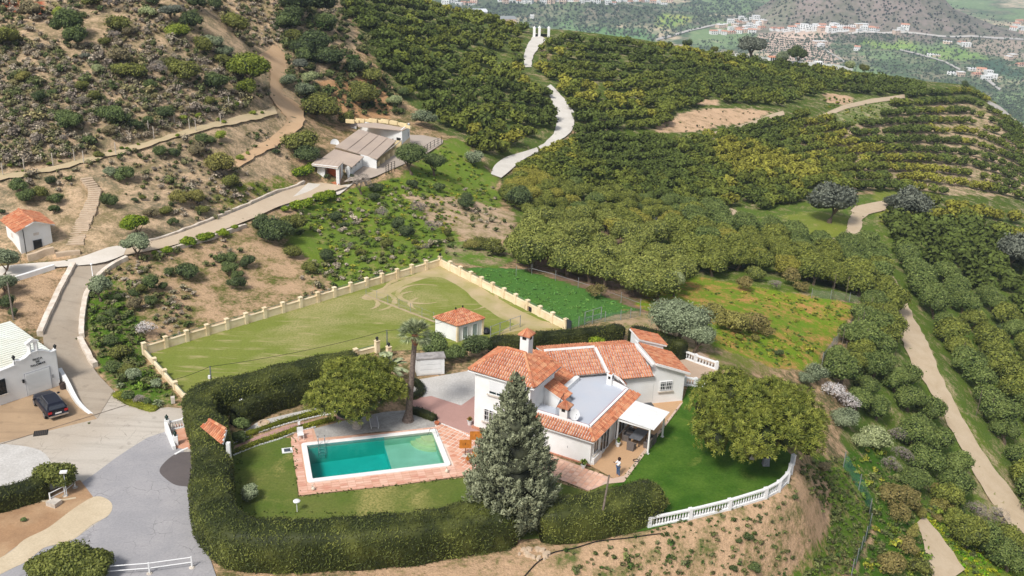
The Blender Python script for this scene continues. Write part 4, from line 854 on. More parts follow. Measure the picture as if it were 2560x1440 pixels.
dish(L(-2.2, .95, 2.9), va_ - math.pi / 2 - .5, .5, 'white satellite dish on the grey terrace roof', .75, 25)
dish((*WZ(836, 358, 4.6)[:2], 4.0), R_(-60), .75, 'white satellite dish on the stable roof edge', .5, 25)
# ------------------------------------------------------------------ pergola and patio furniture
pg = thing('pergola', 'white pergola with a flat louvred roof against the villa', 'pergola', L(1.7, 5.9))
a0_, a1_, b0_, b1_ = .45, 3.35, 4.2, 7.75
for a, b in ((a0_ + .05, b0_ + .1), (a1_, b0_ + .1), (a1_, b1_ - .1), (a0_ + .05, b1_ - .1)):
    p = MB().box(L(a, b), (.13, .13, 2.4), va_).build('post', white_paint, pg); MB().box(L(a, b), (.24, .24, .05), va_).build('foot', white_paint, p)
for p, q in (((a0_, b0_ + .1), (a1_ + .1, b0_ + .1)), ((a0_, b1_ - .1), (a1_ + .1, b1_ - .1)), ((a1_, b0_), (a1_, b1_)), ((a0_, b0_), (a0_, b1_))): MB().beam(L(*p, 2.36 + (.16 if p[0] == a0_ and q[0] == a0_ else 0)), L(*q, 2.36 + (.16 if q[0] == a0_ else 0)), .1, .14).build('beam', white_paint, pg)
for k in range(18):
    a = a0_ + .1 + (a1_ - a0_ + .3) * k / 18; zz = 2.62 - .05 * (a - a0_); m = MB(); m.hexa([L(a, b0_ - .05, zz), L(a + .172, b0_ - .05, zz - .008), L(a + .172, b1_ + .05, zz - .008), L(a, b1_ + .05, zz)], [L(a, b0_ - .05, zz + .03), L(a + .172, b0_ - .05, zz + .022), L(a + .172, b1_ + .05, zz + .022), L(a, b1_ + .05, zz + .03)]); m.build('slat', plain('pergola_slat', (.80, .80, .78), .6, .05, 2), pg)
rattan = plain('grey_rattan', S(120, 112, 108), .9, .25, 20); tabtop = plain('table_top', S(104, 106, 112), .5, .1, 3)
tb = thing('patio_table', 'grey rectangular table under the white pergola', 'table', L(1.9, 5.7), rz=0)
MB().box(L(1.9, 5.7, .70), (1.05, 1.9, .05), va_ - math.pi / 2).build('tabletop', tabtop, tb)
for a, b in ((1.5, 4.9), (2.3, 4.9), (1.5, 6.5), (2.3, 6.5)): MB().box(L(a, b), (.07, .07, .70), va_).build('leg', dark_metal, tb)
def armchair(a, b, rz, label, first=[None]):
    t = thing('rattan_armchair', label, 'armchair', L(a, b), 'rattan armchairs round the pergola table', rz)
    for nm, c, s in (('seat', (0, 0, .0), (.62, .6, .42)), ('backrest', (0, .26, .42), (.66, .1, .45)), ('armrest', (-.3, 0, .42), (.08, .56, .2)), ('armrest', (.3, 0, .42), (.08, .56, .2))): MB().box(c, s).build(nm, rattan, t, local=True)
    MB().box((0, -.02, .425), (.5, .46, .08)).build('cushion', plain('dark_cushion', S(70, 68, 72), .9, .2, 8), t, local=True)
armchair(1.9, 4.2, va_ + math.pi / 2, 'rattan armchair at the near end of the pergola table'); armchair(2.95, 5.3, va_ + math.pi, 'rattan armchair on the lawn side of the pergola table, nearer end')
armchair(2.95, 6.2, va_ + math.pi, 'rattan armchair on the lawn side of the pergola table, farther end'); armchair(.95, 5.4, va_, 'rattan armchair between table and glazed door, nearer end'); armchair(.95, 6.3, va_, 'rattan armchair between table and glazed door, farther end')
def pot(P, r, h, mat, label, plant=None, pr=.5, ph=.7, name='plant_pot', pmat=None):
    t = thing(name, label, 'plant pot', P); MB().lathe([(r * .7, 0), (r, h), (r * 1.08, h), (r * 1.08, h + .04), (r * .85, h + .04), (r * .8, h - .04)], P, 14).build('pot', mat, t, smooth=False)
    if plant: plant(t, (P[0], P[1], P[2] + h), pr, ph)
    return t
def blades(parent, P, r, h, n=46, mat=None, name='leaves', w=.05):
    m = MB()
    for i in range(n):
        a = random.random() * 6.28; k = random.random(); rr_ = r * (.35 + .65 * k); d = Vector((math.cos(a), math.sin(a), 0)); s = Vector((-math.sin(a), math.cos(a), 0)) * w; z = h * (1 - .55 * k * k)
        p0 = Vector(P); p1 = p0 + d * rr_ * .5 + Vector((0, 0, z * .75)); p2 = p0 + d * rr_ + Vector((0, 0, z * (.95 - .5 * k)))
        m.quadlist([p0 - s * .5, p0 + s * .5, p1 + s, p1 - s, p2], [(0, 1, 2, 3), (3, 2, 4)], random.random())
    return m.build(name, mat or leaf_yucca, parent)
leaf_yucca = m_leaf('yucca_leaf', S(60, 84, 24), S(110, 136, 50), S(160, 176, 90))
pot(WZ(1458, 1171, 0), .2, .32, white_paint, 'white pot with a spiky yucca at the villa front corner', lambda t, P, r, h: blades(t, P, .5, .62, 60))
pot(WZ(1174, 1062, 0), .22, .42, white_paint, 'white pot with an orange tinged plant on the pink paving', lambda t, P, r, h: blades(t, P, .38, .4, 40, m_leaf('croton_leaf', S(96, 96, 34), S(140, 120, 50), S(190, 130, 60))))
pot(WZ(1092, 1062, 0), .22, .24, plain('clay_pot', S(196, 120, 84), .8, .2, 4), 'small clay pot on the pool terrace corner')
pot(L(.75, 4.0), .2, .38, white_paint, 'white pot beside the left pergola post', lambda t, P, r, h: blades(t, P, .3, .55, 30))
pot(WZ(*z6p(80, 985), 0), .26, .5, white_paint, 'plain white urn at the villa front wall behind the cypress')
# dark sun bed on the patio by the wing wall
sb = thing('day_bed', 'dark grey sun bed with a raised head standing before the wing wall', 'sun lounger', L(*(c0 + dW * 2.7 - nW * 1.0)))
mid = c0 + dW * 2.7 - nW * 1.0; ang = math.atan2(*(np.array(L(*(mid + dW))[:2]) - np.array(L(*mid)[:2]))[::-1]); dk = plain('dark_textile', S(86, 88, 90), .8, .15, 8)
bl = lambda x, y, z=0: L(*(mid + dW * x - nW * y), z)
MB().box(bl(.35, 0, .46), (1.5, .75, .06), ang).build('mattress', dk, sb); m = MB(); m.hexa([bl(-.42, -.37, .5), bl(-.38, -.37, .5), bl(-.38, .37, .5), bl(-.42, .37, .5)], [bl(-.95, -.37, .85), bl(-.88, -.37, .9), bl(-.88, .37, .9), bl(-.95, .37, .85)]); m.build('headrest', dk, sb)
for x, y in ((-.35, -.33), (-.35, .33), (1.05, -.33), (1.05, .33)): MB().box(bl(x, y), (.05, .05, .46), ang).build('leg', dark_metal, sb)
gc = thing('garden_lounger', 'white framed lounger with a grey cover on the pale gravel', 'sun lounger', WZ(935, 1062, 0)); gp = WZ(935, 1062, 0)
MB().box((gp[0], gp[1], .3), (.62, 1.75, .05), R_(14)).build('cover', plain('grey_textile', S(168, 164, 164), .8, .1, 6), gc)
for s in (-.34, .34): MB().beam((gp[0] + s * math.cos(R_(14)) + .85 * math.sin(R_(14)), gp[1] + s * math.sin(R_(14)) - .85 * math.cos(R_(14)), .3), (gp[0] + s * math.cos(R_(14)) - .85 * math.sin(R_(14)), gp[1] + s * math.sin(R_(14)) + .85 * math.cos(R_(14)), .3), .05, .06).build('side_rail', white_paint, gc)
for x, y in ((-.3, -.7), (.3, -.7), (-.3, .7), (.3, .7)): MB().box((gp[0] + x * math.cos(R_(14)) - y * math.sin(R_(14)), gp[1] + x * math.sin(R_(14)) + y * math.cos(R_(14)), 0), (.05, .05, .3), R_(14)).build('leg', white_paint, gc)
def side_chair(P, rz, mat, label, group=None, name='garden_chair', s=1.0):
    t = thing(name, label, 'chair', P, group, rz)
    MB().box((0, 0, .43 * s), (.46 * s, .46 * s, .04)).build('seat', mat, t, local=True); MB().box((0, .22 * s, .47 * s), (.46 * s, .04, .48 * s)).build('backrest', mat, t, local=True)
    for x in (-.2, .2):
        for y in (-.2, .2): MB().box((x * s, y * s, 0), (.04, .04, .43 * s)).build('leg', mat, t, local=True)
    return t
side_chair(WZ(752, 1098, 0), R_(20), white_paint, 'white plastic chair on the bricks at the pool corner', s=1.1)
ora = plain('ochre_plastic', S(188, 118, 44), .7, .15, 4)
side_chair(WZ(1172, 1158, 0), R_(200), ora, 'ochre chair beside the cypress, nearest to the camera', 'ochre chairs by the pool'); side_chair(WZ(1190, 1152, 0), R_(150), ora, 'ochre chair half hidden behind the cypress boughs', 'ochre chairs by the pool')
def parasol_table(P, label):
    t = thing('tilted_table', label, 'table', P); MB().lathe([(.26, 0), (.26, .07), (.05, .1)], P, 14).build('base', conc, t); MB().tube([P, (P[0], P[1], 1.25)], .03, 8).build('pole', plain('brown_pole', S(110, 66, 34), .7, .1, 4), t)
    c = Vector((P[0], P[1], 1.0)); m = MB(); A = c + Vector((-.5, 0, .5)); B = c + Vector((.5, .1, .5)); D = Vector((.0, -.12, -.72)); m.hexa([A, B, B + D, A + D], [A + Vector((0, .05, 0)), B + Vector((0, .05, 0)), B + D + Vector((0, .05, 0)), A + D + Vector((0, .05, 0))]); m.build('canvas', ora, t)
parasol_table(WZ(1163, 1140, 0), 'folded ochre canvas on a brown pole with a concrete foot'); parasol_table(WZ(1188, 1128, 0) + np.array([0, .6, 0]), 'second folded ochre canvas half hidden behind the cypress')
def goose(P, rz, label):
    t = thing('bird_ornament', label, 'ornament', P, 'white bird ornaments on the pool surround', rz); wm = plain('ornament_white', S(226, 214, 196), .7, .1, 4)
    MB().lathe([(.02, .0), (.13, .06), (.16, .18), (.1, .3), (.04, .36)], (0, 0, 0), 12).build('body', wm, t, local=True, smooth=True); MB().tube([(0, .06, .28), (0, .1, .42), (0, .04, .55), (0, -.05, .58)], [.05, .035, .04, .03], 8).build('neck', wm, t, local=True, smooth=True)
goose(WZ(1117, 1182, 0), .3, 'white bird ornament by the near right pool corner'); goose(WZ(783, 1226, 0), 2.2, 'cream bird ornament by the near left pool corner')
def lamp(P, h, label, top=.22):
    t = thing('garden_lamp', label, 'lamp', P, 'white mushroom lamps in the garden'); MB().tube([P, (P[0], P[1], P[2] + h)], .035, 8).build('pole', white_paint, t); MB().lathe([(top * .5, -.1), (top, -.04), (top, 0), (top * .6, .08), (.03, .12)], (P[0], P[1], P[2] + h), 16).build('lamp_shade', white_paint, t)
lamp(WZ(743, 1279, 0), .95, 'white mushroom lamp on the lawn behind the front hedge', .27); 
P = WZ(608, 1040, 0); lamp((P[0], P[1] , 0), 1.55, 'white mushroom lamp before the dark rear hedge', .26)
sk = thing('skimmer_lid', 'square white skimmer lid with a dark opening on the lawn', 'lid', WZ(718, 1127, 0)); P = WZ(718, 1127, 0); MB().box((P[0], P[1], .0), (.85, .75, .07), PA).build('frame', white_paint, sk); MB().box((P[0], P[1], .07), (.5, .5, .012), PA).build('opening', plain('skimmer_dark', S(90, 98, 108), .4, .3, 8), sk)
P = WZ(1422, 1143, 0); fl = thing('standing_fan', 'grey round fan on a thin stand beside the white front wall', 'fan', P); MB().tube([P, (P[0], P[1], 1.0)], .02, 6).build('stand', grey_metal, fl); MB().tube([(P[0], P[1], 1.1), (P[0] + .03, P[1] - .14, 1.12)], .24, 16).build('head', grey_metal, fl); MB().lathe([(.2, 0), (.2, .04), (.03, .05)], P, 12).build('base', grey_metal, fl)
P = WZ(1914, 1163, 0); wb = thing('stone_bin', 'grey ribbed stone bin under the large mango tree', 'bin', P); MB().hexa([(P[0]-.28,P[1]-.22,0),(P[0]+.28,P[1]-.22,0),(P[0]+.28,P[1]+.25,0),(P[0]-.28,P[1]+.25,0)],[(P[0]-.22,P[1]-.18,.8),(P[0]+.22,P[1]-.18,.8),(P[0]+.22,P[1]+.2,.8),(P[0]-.22,P[1]+.2,.8)]).build('body', plain('bin_grey', S(140,142,148),.8,.2,8), wb); MB().box((P[0],P[1],.8),(.54,.48,.06)).build('lid', plain('bin_grey', S(140,142,148)), wb)
P = WZ(1590, 1153, 0); hs = thing('garden_hose', 'small coil of dark hose at the patio edge', 'hose', P); MB().tube([(P[0] + .25 * math.cos(t * .5), P[1] + .2 * math.sin(t * .5), .03 + .004 * t) for t in range(26)], .02, 5).build('coil', dark_metal, hs)
P = WZ(660, 1059, 0); ring = thing('stone_ring', 'small round stone ring in the white gravel strip', 'planter', P); MB().lathe([(.55, 0), (.5, .14), (.36, .15), (.34, .02)], P, 14).build('rim', steps_mat, ring)
P = WZ(747, 1075, 0); sh = thing('garden_shower', 'slim pole with a white box beside the garden path', 'shower', P); MB().tube([P, (P[0], P[1], 1.3)], .025, 6).build('pole', grey_metal, sh); MB().box((P[0] + .05, P[1], .55), (.2, .15, .3)).build('box', white_paint, sh)
# tiled little roof between the hedges
gl_ = thing('gate_roof', 'small terracotta roofed gateway between the clipped hedges', 'gateway', WZ(545, 1130, 0)); P0 = WZ(545, 1130, 0)
g1, g2, g3, g4 = WZ(503, 1066, 3.25), WZ(556, 1110, 3.15), WZ(566, 1084, 3.5), WZ(523, 1054, 3.6)
tile_roof(gl_, [g1, g2, g3 + np.array([0, 0, .35]), g4 + np.array([0, 0, .15])]); ridge_row(gl_, g4 + np.array([0, 0, .15]), g3 + np.array([0, 0, .35]))
for p in (g1, g2): MB().box((p[0] + .3, p[1] + .45, 0), (.3, .3, p[2] - .12)).build('pillar', white_wall, gl_)
# ------------------------------------------------------------------ person: white top, blue jeans, taking a picture
def person(P, label):
    t = thing('person', label, 'person', P, rz=R_(-68)); H_ = 1.66; s = H_ / 1.66
    J = {'hip': (0, 0, .93), 'chest': (0, .02, 1.27), 'neck': (0, .02, 1.42), 'sl': (-.17, .02, 1.36), 'sr': (.17, .02, 1.36), 'el': (-.22, -.14, 1.14), 'er': (.22, -.14, 1.14), 'wl': (-.08, -.36, 1.30), 'wr': (.08, -.36, 1.30),
         'hl': (-.09, 0, .88), 'hr': (.09, 0, .88), 'kl': (-.10, -.02, .48), 'kr': (.11, .03, .48), 'al': (-.10, .0, .08), 'ar': (.12, .06, .08), 'tl': (-.10, -.16, .04), 'tr': (.14, -.1, .04)}
    def skin(name, verts, edges, rad, mat):
        me = bpy.data.meshes.new(name); me.from_pydata([J.get(v, v) if isinstance(v, str) else v for v in verts], edges, []); o = bpy.data.objects.new(name, me); COL.objects.link(o); o.parent = t
        md = o.modifiers.new('skin', 'SKIN'); 
        for i, r in enumerate(rad): me.skin_vertices[0].data[i].radius = (r, r) if not isinstance(r, tuple) else r
        me.skin_vertices[0].data[0].use_root = True; ss = o.modifiers.new('sub', 'SUBSURF'); ss.levels = ss.render_levels = 1; me.materials.append(mat); return o
    skinm = plain('skin', S(196, 150, 122), .6, .05, 5); shirt = plain('white_shirt', (.78, .78, .80), .9, .05, 9); jeans = plain('blue_jeans', S(84, 112, 150), .9, .2, 9); hair = plain('dark_hair', S(54, 36, 30), .8, .3, 20)
    body = skin('body', ['hip', 'chest', 'neck', (0, -.01, 1.56), 'sl', 'el', 'wl', 'sr', 'er', 'wr', 'hl', 'kl', 'al', 'tl', 'hr', 'kr', 'ar', 'tr', (-.03, -.42, 1.36), (.03, -.42, 1.36)], [(0, 1), (1, 2), (2, 3), (1, 4), (4, 5), (5, 6), (1, 7), (7, 8), (8, 9), (0, 10), (10, 11), (11, 12), (12, 13), (0, 14), (14, 15), (15, 16), (16, 17), (6, 18), (9, 19)],
         [.12, .12, .05, .085, .06, .038, .026, .06, .038, .026, .085, .055, .04, .03, .085, .055, .04, .03, .02, .02], skinm)
    skin('shirt', ['chest', 'hip', 'sl', 'el', (-.12, -.29, 1.24), 'sr', 'er', (.12, -.29, 1.24), (0, .02, 1.39)], [(0, 1), (0, 2), (2, 3), (3, 4), (0, 5), (5, 6), (6, 7), (0, 8)], [(.165, .13), (.16, .13), .075, .05, .04, .075, .05, .04, .07], shirt)
    skin('jeans', ['hip', 'hl', 'kl', (-.10, 0, .12), 'hr', 'kr', (.12, .06, .12)], [(0, 1), (1, 2), (2, 3), (0, 4), (4, 5), (5, 6)], [(.15, .12), .105, .075, .065, .105, .075, .065], jeans)
    m = MB(); m.lathe([(.02, -.16), (.11, -.12), (.14, -.02), (.13, .08), (.06, .14), (.01, .15)], (0, .03, 1.60), 10); m.build('hair', hair, t, local=True, smooth=True)
    ph = MB().box((0, -.43, 1.34), (.15, .012, .08)).build('phone', black_iron, None); ph.location = t.location; ph.rotation_euler = t.rotation_euler; tag(ph, 'dark phone held up by the person in jeans', 'phone')
    return t
person(WZ(1544, 1190, 0), 'person in white top and blue jeans holding up a phone on the patio')
# ------------------------------------------------------------------ estate car
def car(P, hd, label):
    t = thing('parked_car', label, 'car', P, rz=hd)
    paint = plain('blue_black_paint', (.010, .012, .024), .32, .05, 1, spec=.35); tyre = plain('tyre_rubber', (.02, .02, .02), .9); rim = plain('wheel_alloy', (.4, .4, .42), .35, .05, 3, metal=.7); glass = plain('car_glass', (.03, .035, .045), .08, .02, 1, spec=.8)
    red = plain('tail_red', (.5, .02, .02), .3); chrome = plain('chrome_strip', (.6, .6, .62), .25, .02, 2, metal=.9)
    # lofted body: stations along x (front +), each a half outline (y, z)
    st = [(-2.33, [(.72, .42), (.80, .50), (.82, .80), (.76, .95), (.70, 1.00)]), (-2.15, [(.84, .22), (.90, .45), (.91, .80), (.86, .98), (.78, 1.04)]), (-1.5, [(.86, .20), (.92, .45), (.93, .82), (.90, .97), (.80, 1.02)]), (-.4, [(.86, .18), (.92, .42), (.92, .80), (.90, .95), (.80, .99)]),
          (.8, [(.86, .18), (.92, .42), (.92, .78), (.88, .92), (.78, .97)]), (1.0, [(.86, .2), (.91, .42), (.91, .76), (.85, .90), (.70, .96)]), (1.7, [(.84, .2), (.90, .42), (.88, .70), (.78, .82), (.60, .86)]), (2.15, [(.74, .25), (.82, .42), (.80, .62), (.66, .72), (.5, .75)]), (2.33, [(.55, .30), (.62, .42), (.60, .56), (.5, .64), (.4, .66)])]
    vs = []; fs = []; k = 10
    for x, h_ in st: vs += [(x, y, z) for y, z in h_] + [(x, -y, z) for y, z in reversed(h_)]
    for i in range(len(st) - 1):
        for j in range(k): fs.append((i * k + j, i * k + (j + 1) % k, (i + 1) * k + (j + 1) % k, (i + 1) * k + j))
    fs += [tuple(range(k)), tuple(reversed(range((len(st) - 1) * k, len(st) * k)))]
    b = MB().quadlist(vs, fs).build('body', paint, t, local=True, smooth=True); bv = b.modifiers.new('sub', 'SUBSURF'); bv.levels = bv.render_levels = 1
    # cabin
    lo = [(-2.2, .78, 1.0), (1.05, .74, .95)]; hi = [(-1.75, .60, 1.42), (-.9, .62, 1.46), (.1, .60, 1.43)]
    m = MB(); ring = lambda q: q
    roof = [(-1.85, .58, 1.40), (-.9, .61, 1.46), (.15, .57, 1.42)]; base = [(-2.24, .76, .99), (-.9, .82, .98), (1.05, .74, .93)]
    for nm, quad in (('windscreen', [(1.03, .70, .95), (1.03, -.70, .95), (.18, -.54, 1.41), (.18, .54, 1.41)]), ('rear_window', [(-2.23, -.70, 1.02), (-2.23, .70, 1.02), (-1.87, .54, 1.38), (-1.87, -.54, 1.38)])):
        MB().quadlist(quad, [(0, 1, 2, 3)]).build(nm, glass, t, local=True)
    for s in (1, -1):
        for x0, x1, xa, xb in ((-2.1, -1.25, -1.78, -1.22), (-1.2, -.3, -1.17, -.33), (-.25, .92, -.28, .12)):
            y0, y1 = .80, .605; MB().quadlist([(x0, s * y0, 1.0), (x1, s * y0, .98), (xb, s * y1, 1.39), (xa, s * y1, 1.39)], [(0, 1, 2, 3)]).build('side_window', glass, t, local=True)
        MB().tube([(-1.75, s * .56, 1.46), (-.8, s * .58, 1.51), (.05, s * .55, 1.47)], .022, 6).build('roof_rail', chrome, t, local=True)
        mr = MB().box((.72, s * 1.0, .93), (.12, .2, .13)).build('mirror', paint, t, local=True)
        MB().box((-2.29, s * .66, .70), (.12, .3, .2)).build('tail_light', red, t, local=True); MB().box((2.14, s * .58, .56), (.2, .26, .13)).build('headlight', glass, t, local=True)
        MB().beam((-1.9, s * .925, .48), (1.6, s * .915, .45), .02, .03).build('sill_strip', chrome, t, local=True)
    cb = MB(); cb.hexa([(-2.24, -.76, .98), (1.04, -.74, .93), (1.04, .74, .93), (-2.24, .76, .98)], [(-1.86, -.585, 1.405), (.16, -.575, 1.425), (.16, .575, 1.425), (-1.86, .585, 1.405)]); cb.hexa([(-1.9, -.60, 1.405), (.2, -.585, 1.42), (.2, .585, 1.42), (-1.9, .60, 1.405)], [(-1.8, -.5, 1.445), (0, -.5, 1.47), (0, .5, 1.47), (-1.8, .5, 1.445)]); 
    cb.build('roof', paint, t, local=True)
    for x in (-1.42, 1.38):
        for s in (1, -1):
            w = MB().tube([(x, s * .70, .33), (x, s * .95, .33)], .33, 20).build('wheel', tyre, t, local=True); MB().tube([(0, s * .0, 0), (0, s * .02, 0)], .21, 14).build('rim', rim, w, local=True, loc=(x, s * .945, .33))
    MB().box((-2.36, 0, .62), (.02, .52, .12)).build('number_plate', white_paint, t, local=True); MB().box((-2.30, 0, .36), (.14, 1.6, .14)).build('bumper', chrome, t, local=True)
    return t
cr1 = WZ(113, 1046, 0); fwd_ = R_(131); cc = cr1[:2] + np.array([math.cos(fwd_), math.sin(fwd_)]) * 1.38 + np.array([math.cos(fwd_ - math.pi / 2), math.sin(fwd_ - math.pi / 2)]) * .88
car((cc[0], cc[1], .02), fwd_, 'blue black estate car parked in front of the white garage')
# ------------------------------------------------------------------ garage
def dirxy(a): return np.array([math.cos(a), math.sin(a)])
ga = thing('garage', 'white garage with a curved parapet, bell gable and name over the door', 'garage', WZ(100, 985, 0))
GB1 = WZ(151, 963, 0); GB0 = WZ(0, 1014, 0); gd = (GB1 - GB0)[:2]; gd /= np.linalg.norm(gd); GL = np.array([*(GB1[:2] - gd * 16), 0]); gn = np.array([-gd[1], gd[0]]); ga_a = math.atan2(gd[1], gd[0])
def gp_(s, o=0.0, z=0.0): p = GB1[:2] - gd * s + gn * o; return (p[0], p[1], z)
def fpx(u, v): P = onplane(u, v, GB0, GB1); return float((GB1[:2] - P[:2]) @ gd), float(P[2])
out = [fpx(u, v) for u, v in [(147,872),(140,875),(134,879),(126,881.5),(119,880),(108,877),(94,877.5),(84,880),(78,883),(73,887),(66,894),(60,898),(54,900.5),(50,903),(38,903),(38,913.5),(0,929)]]
out = [(0.0, out[0][1])] + out[1:] + [(16, out[-1][1] + (out[-1][1] - out[-2][1]) * .2)]
m = MB(); fr = [gp_(0, 0, -.05)] + [gp_(s, 0, z) for s, z in out] + [gp_(16, 0, -.05)]; bk_ = [(p[0] + gn[0] * .3, p[1] + gn[1] * .3, p[2]) for p in fr]; m.hexa(fr, bk_); m.build('facade', white_wall, ga)
for (s0, z0), (s1, z1) in zip(out[:-1], out[1:]):
    if abs(s1 - s0) + abs(z1 - z0) > .05: MB().beam(gp_(s0, .15, z0 + .03), gp_(s1, .15, z1 + .03), .42, .1).build('coping', white_paint, ga)
rz0 = out[0][1] - .35; GRb = WZ(26, 804, rz0 + .3); dep = float((GRb[:2] - GB1[:2]) @ gn)
MB().prism([gp_(0, .3)[:2], gp_(0, dep)[:2], gp_(16, dep)[:2], gp_(16, .3)[:2]], -.05, rz0 - .3).build('wall', white_wall, ga)
roofm = plain('pale_sheet_roof', S(226, 230, 222), .6, .06, .3, c2=S(214, 212, 196)); ro = MB(); ro.hexa([gp_(-.1, .32, rz0 - .28), gp_(16, .32, rz0 - .28), gp_(16, dep + .3, rz0 + .15), gp_(-.1, dep + .3, rz0 + .15)][::-1], [gp_(-.1, .32, rz0 - .2), gp_(16, .32, rz0 - .2), gp_(16, dep + .3, rz0 + .23), gp_(-.1, dep + .3, rz0 + .23)][::-1]); ro = ro.build('roof', roofm, ga)
for i in range(22): o = .5 + (dep - .6) * i / 21; zz = rz0 - .2 + .43 * (o - .32) / (dep - .02); MB().beam(gp_(-.08, o, zz + .03), gp_(16, o, zz + .03), .14, .06).build('rib', roofm, ro)
sB0, zB0 = fpx(76, 884); sB1, zB1 = fpx(93, 878); bg = MB(); 
for s in (sB0, sB1): bg.beam(gp_(s, .15, zB1 - .3), gp_(s, .15, zB1 + .95), .24, .3)
bg.hexa([gp_(sB1 - .3, -.05, zB1 + .95), gp_(sB0 + .3, -.05, zB1 + .95), gp_(sB0 + .3, .35, zB1 + .95), gp_(sB1 - .3, .35, zB1 + .95)], [gp_((sB0 + sB1) / 2 - .05, -.05, zB1 + 1.25), gp_((sB0 + sB1) / 2 + .05, -.05, zB1 + 1.25), gp_((sB0 + sB1) / 2 + .05, .35, zB1 + 1.25), gp_((sB0 + sB1) / 2 - .05, .35, zB1 + 1.25)]); bg.build('bell_gable', white_wall, ga)
def finial(P, h=.45):
    m = MB(); m.lathe([(.1, 0), (.06, .08), (.14, .16), (.16, .3), (.08, .38), (.03, h)], P, 10); return m
for u, v in ((140, 875), (36.5, 903)): s, z = fpx(u, v); finial(gp_(s, .15, z + .08)).build('finial', black_iron, ga)
s0, z0 = fpx(59, 934); s1, z1 = fpx(124, 915); s2, z2_ = fpx(130, 970); sa, sb_ = s1, s0; hh = fpx(92, 925)[1]
MB().box((*gp_((s0 + s1) / 2, -.02)[:2], .02), (s0 - s1, .05, hh), ga_a).build('frame', plain('door_recess', (.5, .5, .52), .7), ga)
dr = MB().box((*gp_((s0 + s1) / 2, -.05)[:2], .03), (s0 - s1 - .16, .04, hh - .1), ga_a).build('garage_door', plain('garage_door_paint', (.70, .71, .70), .5, .04, 1), ga)
for k in range(4): c = gp_((s0 + s1) / 2, -.075); MB().box((c[0], c[1], .10 + (hh - .2) / 4 * k), (s0 - s1 - .22, .012, (hh - .2) / 4 - .06), ga_a).build('panel', plain('garage_door_paint', (.7, .7, .7)), dr)
window(ga, GL, GB1, 16 - fpx(-2, 985)[0], 1.0, 1.3, 1.4, bars=6, frame=black_iron)
s, z = fpx(58, 956); MB().box((*gp_(s, -.08)[:2], z), (.14, .14, .3), ga_a).build('wall_lamp', black_iron, ga); s, z = fpx(132, 941); MB().box((*gp_(s, -.04)[:2], z - .1), (.12, .08, .3), ga_a).build('wall_box', grey_metal, ga)
def text(body, P, size, ang, parent, mat, name='lettering'):
    cu = bpy.data.curves.new(name, 'FONT'); cu.body = body; cu.size = size; cu.align_x = 'CENTER'; cu.extrude = .012; cu.offset = .006; cu.space_character = 1.12; 
    tmp = bpy.data.objects.new('tmp', cu); COL.objects.link(tmp); bpy.context.view_layer.update(); me = bpy.data.meshes.new_from_object(tmp.evaluated_get(bpy.context.evaluated_depsgraph_get())); bpy.data.objects.remove(tmp); me.materials.clear(); me.materials.append(mat)
    o = bpy.data.objects.new(name, me); COL.objects.link(o); o.parent = parent; o.location = Vector(P) - wloc(parent); o.rotation_euler = (math.pi / 2, 0, ang); return o
for w, (u, v), sz in (('FINCA', (93, 896), .27), ('DE', (93.5, 902.5), .24), ('PALOMAR', (94.5, 909.5), .27)): s, z = fpx(u, v); text(w, gp_(s, -.03, z - .12), sz, ga_a, ga, black_iron)
P = WZ(158, 972, 0); bn = thing('wicker_bin', 'dark wicker basket beside the garage wall', 'basket', P); MB().lathe([(.24, 0), (.3, .6), (.27, .62), (.24, .5)], P, 12).build('basket', plain('dark_wicker', S(84, 70, 64), .9, .3, 20), bn)
# ------------------------------------------------------------------ low walls along the drive
def low_wall(pts, h, w, mat, label, name='kerb_wall', seg=.9, ends=None, jitter=.04, lift=-.3, hf=None):
    P = Gl(pts); Lg = np.hypot(*(P[1:, :2] - P[:-1, :2]).T).sum(); n = max(2, int(Lg / seg)); P = resample(P, n + 1); m = MB(); z = hz(P[:, 0], P[:, 1])
    for _ in range(3): z[1:-1] = (z[:-2] + z[2:] + 2 * z[1:-1]) / 4
    jit = np.random.randn(n + 1) * jitter; d = np.gradient(P[:, :2], axis=0); d /= np.linalg.norm(d, axis=1)[:, None]; nn = np.stack([-d[:, 1], d[:, 0]], 1)
    H = np.array([h if hf is None else h * hf(i / n) for i in range(n + 1)]) + jit * .5
    A = P[:, :2] + nn * (w / 2 + jit[:, None]); B = P[:, :2] - nn * (w / 2 - jit[:, None]); V = []
    for i in range(n + 1): V += [(*A[i], z[i] + lift), (*A[i], z[i] + H[i]), (*B[i], z[i] + H[i]), (*B[i], z[i] + lift)]
    F = [(i * 4 + k, i * 4 + (k + 1) % 4, (i + 1) * 4 + (k + 1) % 4, (i + 1) * 4 + k) for i in range(n) for k in range(4)] + [(3, 2, 1, 0), (n * 4, n * 4 + 1, n * 4 + 2, n * 4 + 3)]
    return tag(MB().quadlist(V, F).build(name, mat, None, tuple(P[0])), label, 'wall'), P
low_wall([(184,668),(150,730),(122,790),(100,842)], .55, .55, stone_kerb, 'whitewashed wall on the outer side of the drive')
low_wall([(318,650),(270,672),(237,705),(216,742),(206,800),(203,846)], .5, .5, stone_kerb, 'upper whitewashed wall on the field side of the drive')
low_wall([(203,851),(216,890),(226,908),(239,918)], .55, .5, stone_kerb, 'lower whitewashed wall ending at the rockery')
low_wall([(153,944),(165,962),(176,980),(190,1008),(205,1024),(222,1036),(245,1048)], 1.0, .34, white_wall, 'white wing wall stepping down from the garage corner', hf=lambda t: max(.12, 1 - .95 * t), jitter=.0)
low_wall([(390,640),(450,622),(520,600),(560,588),(615,568)], .45, .4, stone_kerb, 'pale retaining wall under the citrus row', 'retaining_wall')
